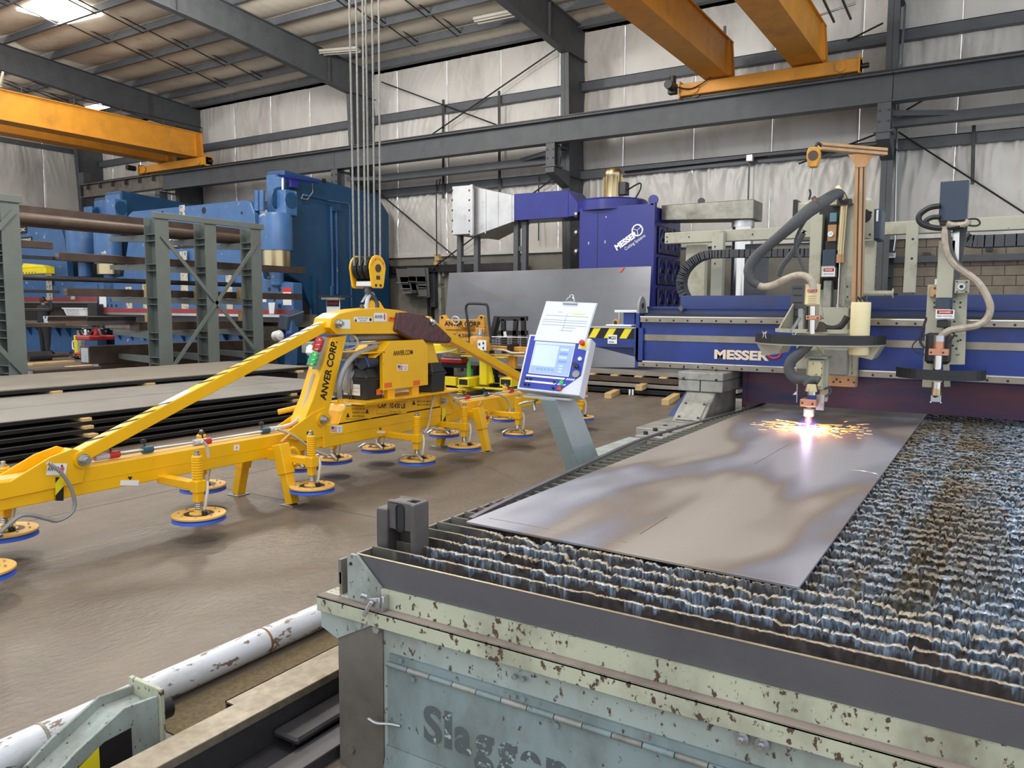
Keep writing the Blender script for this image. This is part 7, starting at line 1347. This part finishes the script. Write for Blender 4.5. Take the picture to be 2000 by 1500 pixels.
fx = qy(1197, 380, EY+.6); part('fan_housing', NAVY, ex, 'lathe', (fx.x, EY+.6, zt_-.05), (0, 0, 1), [(.75, 0), (.75, .2), (.7, .24)], n=28); part('fan_motor', BRASS, ex, 'lathe', (fx.x, EY+.6, zt_+.19), (0, 0, 1), [(.22, 0), (.22, .03), (.19, .05), (.19, .5), (.2, .52), (.2, .6), (.16, .66)], n=22); part('terminal_box', DKSTEEL, ex, 'box', (fx.x+.18, EY+.5, zt_+.3), (fx.x+.33, EY+.7, zt_+.56), bevel=.01); part('motor_cable', BLACK, ex, 'tube', [(fx.x+.33, EY+.6, zt_+.4), (fx.x+.6, EY+.6, zt_+.52), (fx.x+.62, EY+.6, zt_+.4), (fx.x+.5, EY+.6, zt_+.2)], .018)
for k in range(10): a = 2*math.pi*k/10; part('motor_fin', BRASS, ex, 'bar', (fx.x+.2*math.cos(a), EY+.6+.2*math.sin(a), zt_+.24), (fx.x+.2*math.cos(a), EY+.6+.2*math.sin(a), zt_+.68), .012, .03, (math.cos(a), math.sin(a), 0))
dk = thing('exhaust_duct', 'galvanised box duct narrowing into a navy elbow on grey legs', 'duct', qy(900, 540)); DY_ = 15.0
def dy(x, y, Y=DY_): return PY(x, y, Y)
def section(nm, La, Lb, mat, dep0=.9, dep1=.9, Y0=DY_, Y1=DY_):
    (xa, ta, ba), (xb, tb_, bb) = La, Lb; A, B, C2, D2 = dy(xa, ba, Y0), dy(xb, bb, Y1), dy(xb, tb_, Y1), dy(xa, ta, Y0); s0, s1 = Vector((0, dep0, 0)), Vector((0, dep1, 0))
    return part(nm, mat, dk, 'hexa', [A, B, B+s1, A+s0, D2, C2, C2+s1, D2+s0], bevel=.008)
section('damper_box', (883, 364, 459), (920, 361, 457), GALV, 1.2, 1.2, DY_-.1, DY_-.1); section('transition', (923, 364, 462), (1000, 380, 434), GALV, 1.1, .7); section('collar', (1000, 380, 434), (1004, 380, 433), GALV, .7, .7, DY_-.02, DY_-.02); section('elbow', (1004, 379, 431), (1110, 371, 424), NAVY, .7, .7, DY_, DY_); section('elbow', (1110, 371, 424), (1129, 396, 420), NAVY, .7, .7)
for x in (948, 972): a, b = dy(x, 371 if x < 960 else 376, DY_-.004), dy(x, 456 if x < 960 else 444, DY_-.004); part('duct_rib', GALV, dk, 'bar', a, b, .03, .012, (0, 1, 0))
m = MB()
for x in (884, 917):
    for y in (372, 391, 411, 431, 452): m.cyl(dy(x, y, DY_-.105), dy(x, y, DY_-.09), .025, n=8)
m.build('damper_clip', DKSTEEL, dk, kind='stuff'); part('duct_flange', GALV, dk, 'box', dy(918, 460, DY_-.14), dy(923, 360, DY_-.14)+Vector((0, .06, 0)))
for x, yt in ((899, 460), (932, 460), (1010, 432), (1026, 432)): a = dy(x, yt, DY_+.2); part('duct_leg', STEELGREY, dk, 'box', (a.x-.06, a.y-.06, 0), (a.x+.06, a.y+.06, a.z), bevel=.006)
for xa, xb, y in ((899, 932, 507), (1010, 1026, 486)): a, b = dy(xa, y, DY_+.2), dy(xb, y, DY_+.2); part('leg_rung', STEELGREY, dk, 'box', (a.x, a.y-.04, a.z-.05), (b.x, b.y+.04, a.z+.05))
gd_ = thing('outlet_duct', 'weathered steel duct from the extractor over a bright round pipe', 'duct', qy(1400, 420)); a, b = qy(1279, 431, EY+.3), qy(1471, 427, EY+.3); zt2 = qy(1380, 395, EY+.3).z
WST = M('weathered_zinc_duct', c(150, 148, 138), .4, .6, .15, 2, dirt=c(96, 92, 84), damt=.5, dscale=1.6)
part('duct_box', WST, gd_, 'hexa', [(x1+.03, EY+.3, a.z), (b.x, EY+.3, b.z), (b.x, EY+.95, b.z), (x1+.03, EY+.95, a.z-.0), (x1+.03, EY+.3, zt2), (b.x, EY+.3, zt2), (b.x, EY+.95, zt2), (x1+.03, EY+.95, zt2)], bevel=.01); cpx = (qy(1430, 450, EY+.62).x+qy(1472, 450, EY+.62).x)/2; part('round_pipe', CHROME, gd_, 'cyl', (cpx, EY+.62, 0), (cpx, EY+.62, b.z), .2, n=28); part('pipe_collar', GALV, gd_, 'cyl', (cpx, EY+.62, b.z-.12), (cpx, EY+.62, b.z), .215, n=28)
part('duct_eye', DKSTEEL, gd_, 'lathe', (qy(1366, 392, EY+.3).x, EY+.4, zt2+.04), (0, 1, 0), [(.03, 0), (.07, 0), (.07, .03), (.03, .03)], n=12)
lp_ = thing('leaning_plate', 'huge dark steel plate leaning upright before the navy extractor', 'steel plate', (-7.5, 13.4, .4))
LPM = M('cold_blue_mill_scale', c(94, 96, 102), .36, .6, .1, 1.2, dirt=c(84, 74, 74), damt=.4, dscale=1, dstretch=(.25, 1, 1.6))
A, B, C2, D2 = PY(862, 715, 13.3), PY(1262, 718, 13.3), PY(1272, 520, 14.0), PY(877, 533, 14.0)
part('sheet', LPM, lp_, 'prism', [A, B, C2, D2], (0, .012, 0)); part('chalk_mark', INKR, lp_, 'prism', [Vector((p.x, p.y-.006, p.z)) for p in (PY(1210, 531, 13.96), PY(1214, 531, 13.96), PY(1220, 522, 13.99), PY(1216, 522, 13.99))], (0, .003, 0)); 
for x in (-8.6, -6.6): part('prop', DKSTEEL, lp_, 'bar', (x, 14.5, .42), (x, 14.05, 2.2), .08, .08)
for k, (z0, z1, mat, lab) in enumerate(((.03, .10, BLACKST, 'bottom dark plate of the low stack under the leaning plate'), (.13, .19, SHEET, 'grey plate second from the floor in the low stack'), (.21, .30, BROWNST, 'rust brown plate third from the floor in the low stack'), (.33, .40, SHEET, 'top grey plate of the low stack under the leaning plate'))):
    board('steel_plate', (-8.4, 12.7+.08*k, z0), (-3.6, 14.6, z1), mat, lab, 'steel plate', 'plates in the low stack', bev=.003)
for k in range(7): x = -7.3+k*.46; board('timber_block', (x, 12.86, .302), (x+.14, 13.2, .328), WOOD, 'pale block in the low plate stack, '+('first', 'second', 'third', 'fourth', 'fifth', 'sixth', 'seventh')[k]+' of the row counted from the console', 'timber', 'spacer row in the low stack', bev=.003)
for (p, q), lab in ((((1187, 773), (1212, 762)), 'split timber block on the floor before the low plate stack'), (((1247, 758), (1264, 751)), 'timber block resting on the front edge of the low plate stack'), (((1299, 786), (1325, 771)), 'pale timber offcut on the floor beside the gantry leg')):
    z = .04 if p[1] > 760 else .16; a, b = PZ(*p, z), PZ(*q, z); tag(part('timber_block', WOOD, None, 'bar', a, b, .12, .09, bevel=.005), lab, 'timber')
m = MB(); 
for x in (1230, 1236): a = PY(x, 766, 12.65); m.box(a-Vector((.015, .01, .05)), a+Vector((.015, .01, .05)))
tag(m.build('white_tags', WHITE, None), 'two small white stickers on the edge of the low stack', 'sticker', kind='stuff')
# second lifter on its yellow stand
sl = thing('old_vacuum_lifter', 'older worn amber vacuum lifter parked on a lemon yellow stand', 'lifter', PZ(940, 775, 0)); SY = 11.2
def sb_(nm, a, b, Y, d, mat, bev=.006): p, q = PY(*a, Y), PY(*b, Y); return part(nm, mat, sl, 'box', (p.x, Y, q.z), (q.x, Y+d, p.z), bevel=bev)
sb_('main_beam', (800, 670), (1060, 688), SY+.1, .16, OLDYELLOW); sb_('lower_rail', (834, 689), (1060, 696), SY+.06, .2, TANPAD); sb_('yellow_rail', (830, 672), (893, 690), SY-.02, .1, YELLOW2)
p = PY(900, 660, SY+.2); part('drum', OLDYELLOW, sl, 'lathe', (PY(901, 672, SY+.2).x, SY+.2, PY(901, 674, SY+.2).z), (0, 0, 1), [(.36, 0), (.38, .03), (.38, .27), (.4, .29), (.4, .33)], n=30); yk = [(856, 640), (858, 618), (866, 615), (872, 624), (930, 624), (936, 615), (944, 618), (946, 640)]
part('yoke', OLDYELLOW, sl, 'prism', [PY(x, y, SY-.15) for x, y in yk], (0, .1, 0), bevel=.01); o, e = PY(868, 637, SY-.152), PY(938, 637, SY-.152); text('ANVER CORP', o, (1, 0, 0), (0, 0, 1), e.x-o.x, .09, INKB, sl, bold=.03); o, e = PY(871, 659, SY-.19), PY(932, 659, SY-.19); decal(o+Vector((-.05, 0, -.05)), (1, 0, 0), (0, 0, 1), e.x-o.x+.1, .16, OLDYELLOW, sl, 'name_band'); text('CAP. 4,500 LB', o, (1, 0, 0), (0, 0, 1), e.x-o.x, .07, INKB, sl, bold=.02, lift=.003)
for x in (863, 940): q = PY(x, 620, SY-.155); part('pin_hole', INKB, sl, 'cyl', q, q+Vector((0, .004, 0)), .025, n=10)
part('shackle', PVC, sl, 'tube', [PY(x, y, SY-.18) for x, y in ((883, 623), (885, 630), (891, 633), (897, 628), (895, 621), (887, 618), (883, 623))], .012, 8); sb_('side_box', (928, 640), (946, 660), SY-.2, .2, OLDYELLOW)
part('push_handle', BLACK, sl, 'tube', [PY(x, y, SY-.25) for x, y in ((919, 672), (913, 625), (910, 602), (914, 594), (924, 593), (944, 594), (952, 598), (955, 625), (959, 670))], .022, 8, 4)
q = PY(938, 688, SY-.3); part('pump_can', OLDYELLOW, sl, 'lathe', q, (0, 0, 1), [(.12, 0), (.17, .03), (.18, .24), (.16, .27)], n=20); part('can_lid', ZINC, sl, 'lathe', q+Vector((0, 0, .27)), (0, 0, 1), [(.16, 0), (.12, .03), (.04, .05), (.04, .12)], n=18); decal(PY(933, 684, SY-.48), (1, 0, 0), (0, 0, 1), .17, .17, WHITE, sl, 'gauge_panel'); 
for dx, dz in ((.04, .1), (.12, .12), (.12, .04)): part('gauge', BLACK, sl, 'cyl', PY(933, 684, SY-.485)+Vector((dx, 0, dz)), PY(933, 684, SY-.48)+Vector((dx, 0, dz)), .022, n=12)
part('hose', HOSEC, sl, 'tube', [PY(x, y, SY-.1) for x, y in ((836, 690), (860, 689), (880, 686), (893, 682))], .018); part('hose', HOSEC, sl, 'tube', [PY(x, y, SY-.1) for x, y in ((960, 682), (985, 684), (1000, 689), (1025, 689))], .018)
sb_('strap', (990, 672), (996, 690), SY-.02, .3, BLACK); sb_('drop_arm', (990, 696), (1006, 720), SY+.1, .08, OLDYELLOW)
ys = thing('yellow_stand', 'lemon yellow T-shaped stand with open box tube feet under the old lifter', 'stand', PZ(940, 775, 0))
def yb2(nm, a, b, Y, d, mat=YELLOW2): p, q = PY(*a, Y), PY(*b, Y); return part(nm, mat, ys, 'box', (p.x, Y, q.z), (q.x, Y+d, p.z), bevel=.006)
yb2('top_bar', (899, 694), (984, 700), SY-.12, .16); yb2('column', (936, 700), (950, 752), SY-.1, .14); part('gusset', YELLOW2, ys, 'bar', PY(953, 715, SY), PY(960, 748, SY), .1, .06, (0, 1, 0)); yb2('base_bar', (862, 735), (890, 754), SY-.0, .1); yb2('base_bar', (892, 753), (1000, 764), SY-.15, .12); yb2('base_rail', (895, 744), (998, 751), SY+.2, .1)
for xa, xb in ((895, 915), (976, 999)):
    p, q = PY(xa, 738, SY-.3), PY(xb, 756, SY-.3); part('foot_tube', YELLOW2, ys, 'box', (p.x, SY-.3, q.z), (q.x, SY+.5, p.z), bevel=.004); part('tube_mouth', INKB, ys, 'box', (p.x+.02, SY-.303, q.z+.03), (q.x-.02, SY-.299, p.z-.02))
p, q = PY(895, 756, SY-.25), PY(908, 766, SY-.25); part('foot_tube', YELLOW2, ys, 'box', (p.x, SY-.25, q.z), (q.x, SY+.5, p.z)); part('tube_mouth', INKB, ys, 'box', (p.x+.02, SY-.253, q.z+.015), (q.x-.02, SY-.249, p.z-.015)); part('foot_pad', YELLOW2, ys, 'cyl', PY(902, 768, SY), Vector((PY(902, 768, SY).x, SY, 0)), .09)
# dark trestle, mesh basket and clutter around the old lifter
tr = thing('trestle', 'dark steel trestle frame standing behind the old lifter', 'trestle', PY(990, 690, 12.2))
for a, b in (((975, 622), (1030, 622)), ((972, 650), (1030, 650)), ((983, 624), (985, 690)), ((1008, 624), (1004, 690)), ((1022, 620), (1024, 690)), ((972, 618), (962, 660))): part('trestle_bar', DKSTEEL, tr, 'bar', PY(*a, 12.2), PY(*b, 12.2), .08, .06 if a[0] != 972 or a[1] != 618 else .14, (0, 1, 0))
part('white_tag', WHITE, tr, 'prism', [PY(x, y, 12.1) for x, y in ((983, 648), (988, 647), (990, 657), (984, 658))], (0, .004, 0))
wb_ = thing('wire_basket', 'dark wire mesh basket beside the old lifter', 'basket', PY(1000, 670, 12))
for k in range(5): a, b = PY(958, 658+k*5, 11.9), PY(1030, 659+k*5, 11.9); part('mesh_wire', ZINC if k == 0 else DKSTEEL, wb_, 'cyl', a, b, .008, n=5)
for k in range(12): a = PY(960+k*6, 659, 11.9); part('mesh_wire', DKSTEEL, wb_, 'cyl', a, a-Vector((0, 0, .24)), .006, n=5)
for x in (958, 1028): a = PY(x, 675, 11.9); part('basket_leg', DKSTEEL, wb_, 'box', (a.x, 11.85, 0), (a.x+.05, 11.95, a.z))
ck = thing('parts_bench', 'low black bench with steel parts below the amber beam', 'bench', PZ(860, 745, 0)); a, b = PY(828, 715, 11.6), PY(930, 700, 11.6); part('bench_top', BLACKST, ck, 'box', (a.x, 11.6, a.z), (b.x, 12.5, a.z+.06)); part('bench_shelf', BLACKST, ck, 'box', (a.x, 11.7, .15), (b.x, 12.5, .2))
for x in (a.x+.05, b.x-.1): part('bench_leg', BLACKST, ck, 'box', (x, 11.65, 0), (x+.06, 12.4, a.z))
part('red_case', RED, ck, 'box', (a.x+.3, 11.7, a.z+.06), (a.x+.8, 12.0, a.z+.16), bevel=.02); part('steel_part', PALEGREY, ck, 'box', (a.x+.35, 11.72, a.z+.16), (a.x+.75, 11.98, a.z+.28), bevel=.02); part('green_bottle', M('lime_plastic', c(120, 200, 70), .4), ck, 'lathe', (b.x-.16, 11.62, .2), (0, 0, 1), [(.05, 0), (.05, .3), (.02, .36), (.02, .4)], n=12)
# steel pieces hung on the wall and vertical stock
HUNG = M('dull_grey_steel', c(112, 112, 108), .5, .2)
names = [(773, 797, 525, 552, -2), (795, 812, 523, 550, -1), (811, 829, 523, 551, -1), (781, 800, 541, 564, -2), (798, 812, 540, 568, -2), (813, 830, 540, 562, -1), (785, 804, 556, 572, -2), (802, 812, 553, 571, -1), (814, 832, 558, 578, -1), (828, 836, 523, 580, 0)]
for i, (xa, xb, y0, y1, sh) in enumerate(names):
    Y0 = 18.1-.03*(i % 3); P4 = [PY(xa, y0, Y0), PY(xb, y0, Y0), PY(xb+3, y1, Y0), PY(xa+4, y1, Y0)]; t = thing('hung_plate', 'grey steel piece hung on the base wall, '+('top left', 'top middle', 'top right', 'second row left', 'second row middle', 'second row right', 'third row left', 'third row middle', 'third row right', 'tall narrow rightmost')[i]+' of the overlapping group', 'steel piece', P4[0], 'steel pieces hung on the base wall')
    part('leaf', HUNG, t, 'prism', P4, (0, .02, 0)); part('flange', PALEGREY if i % 3 == 0 else HUNG, t, 'bar', P4[3]+Vector((0, -.04, 0)), P4[2]+Vector((0, -.04, 0)), .06, .025)
hr = thing('wall_rack', 'dark rail with hooks behind the hung steel pieces', 'rack', PY(810, 523, 18.3)); a, b = PY(750, 527, 18.3), PY(905, 519, 18.3); part('rail', DKSTEEL, hr, 'box', (a.x, 18.3, a.z-.1), (b.x+2, 18.45, a.z+.1))
for x in (770, 800, 830, 845): q = PY(x, 524, 18.2); part('rail_hook', DKSTEEL, hr, 'cyl', q, q+Vector((0, .2, -.05)), .03)
for (xa, xb, yt, yb2_, lab, mat) in ((841, 851, 524, 600, 'bent grey channel standing right of the hung steel pieces', STEELGREY), (851, 860, 498, 510, 'upper tan wood block on the wall above the bent channel', WOOD), (850, 858, 512, 523, 'lower tan wood block on the wall above the bent channel', WOOD), (858, 862, 515, 555, 'narrow grey strip right of the bent channel', PALEGREY), (865, 869, 512, 540, 'short pale strip leaning left of the leaning plate', PALEGREY), (859, 864, 563, 640, 'slim pale post left of the leaning plate', PALEGREY), (837, 844, 580, 622, 'dark post below the hung steel pieces', DKSTEEL), (752, 758, 515, 600, 'grey post beside the hook block at the base wall', STEELGREY)):
    Yp = 18.5; a, b = PY(xa, yb2_, Yp), PY(xb, yt, Yp); t = thing('steel_post' if mat is not WOOD else 'timber_block', lab, 'steel piece' if mat is not WOOD else 'timber', a); part('body', mat, t, 'bar', ((a.x+b.x)/2+.03, Yp, a.z), ((a.x+b.x)/2, Yp, b.z), b.x-a.x, .18, (0, 1, 0), bevel=.008); part('end_cap', mat, t, 'box', (a.x, Yp-.09, b.z), (b.x, Yp+.09, b.z+.02))
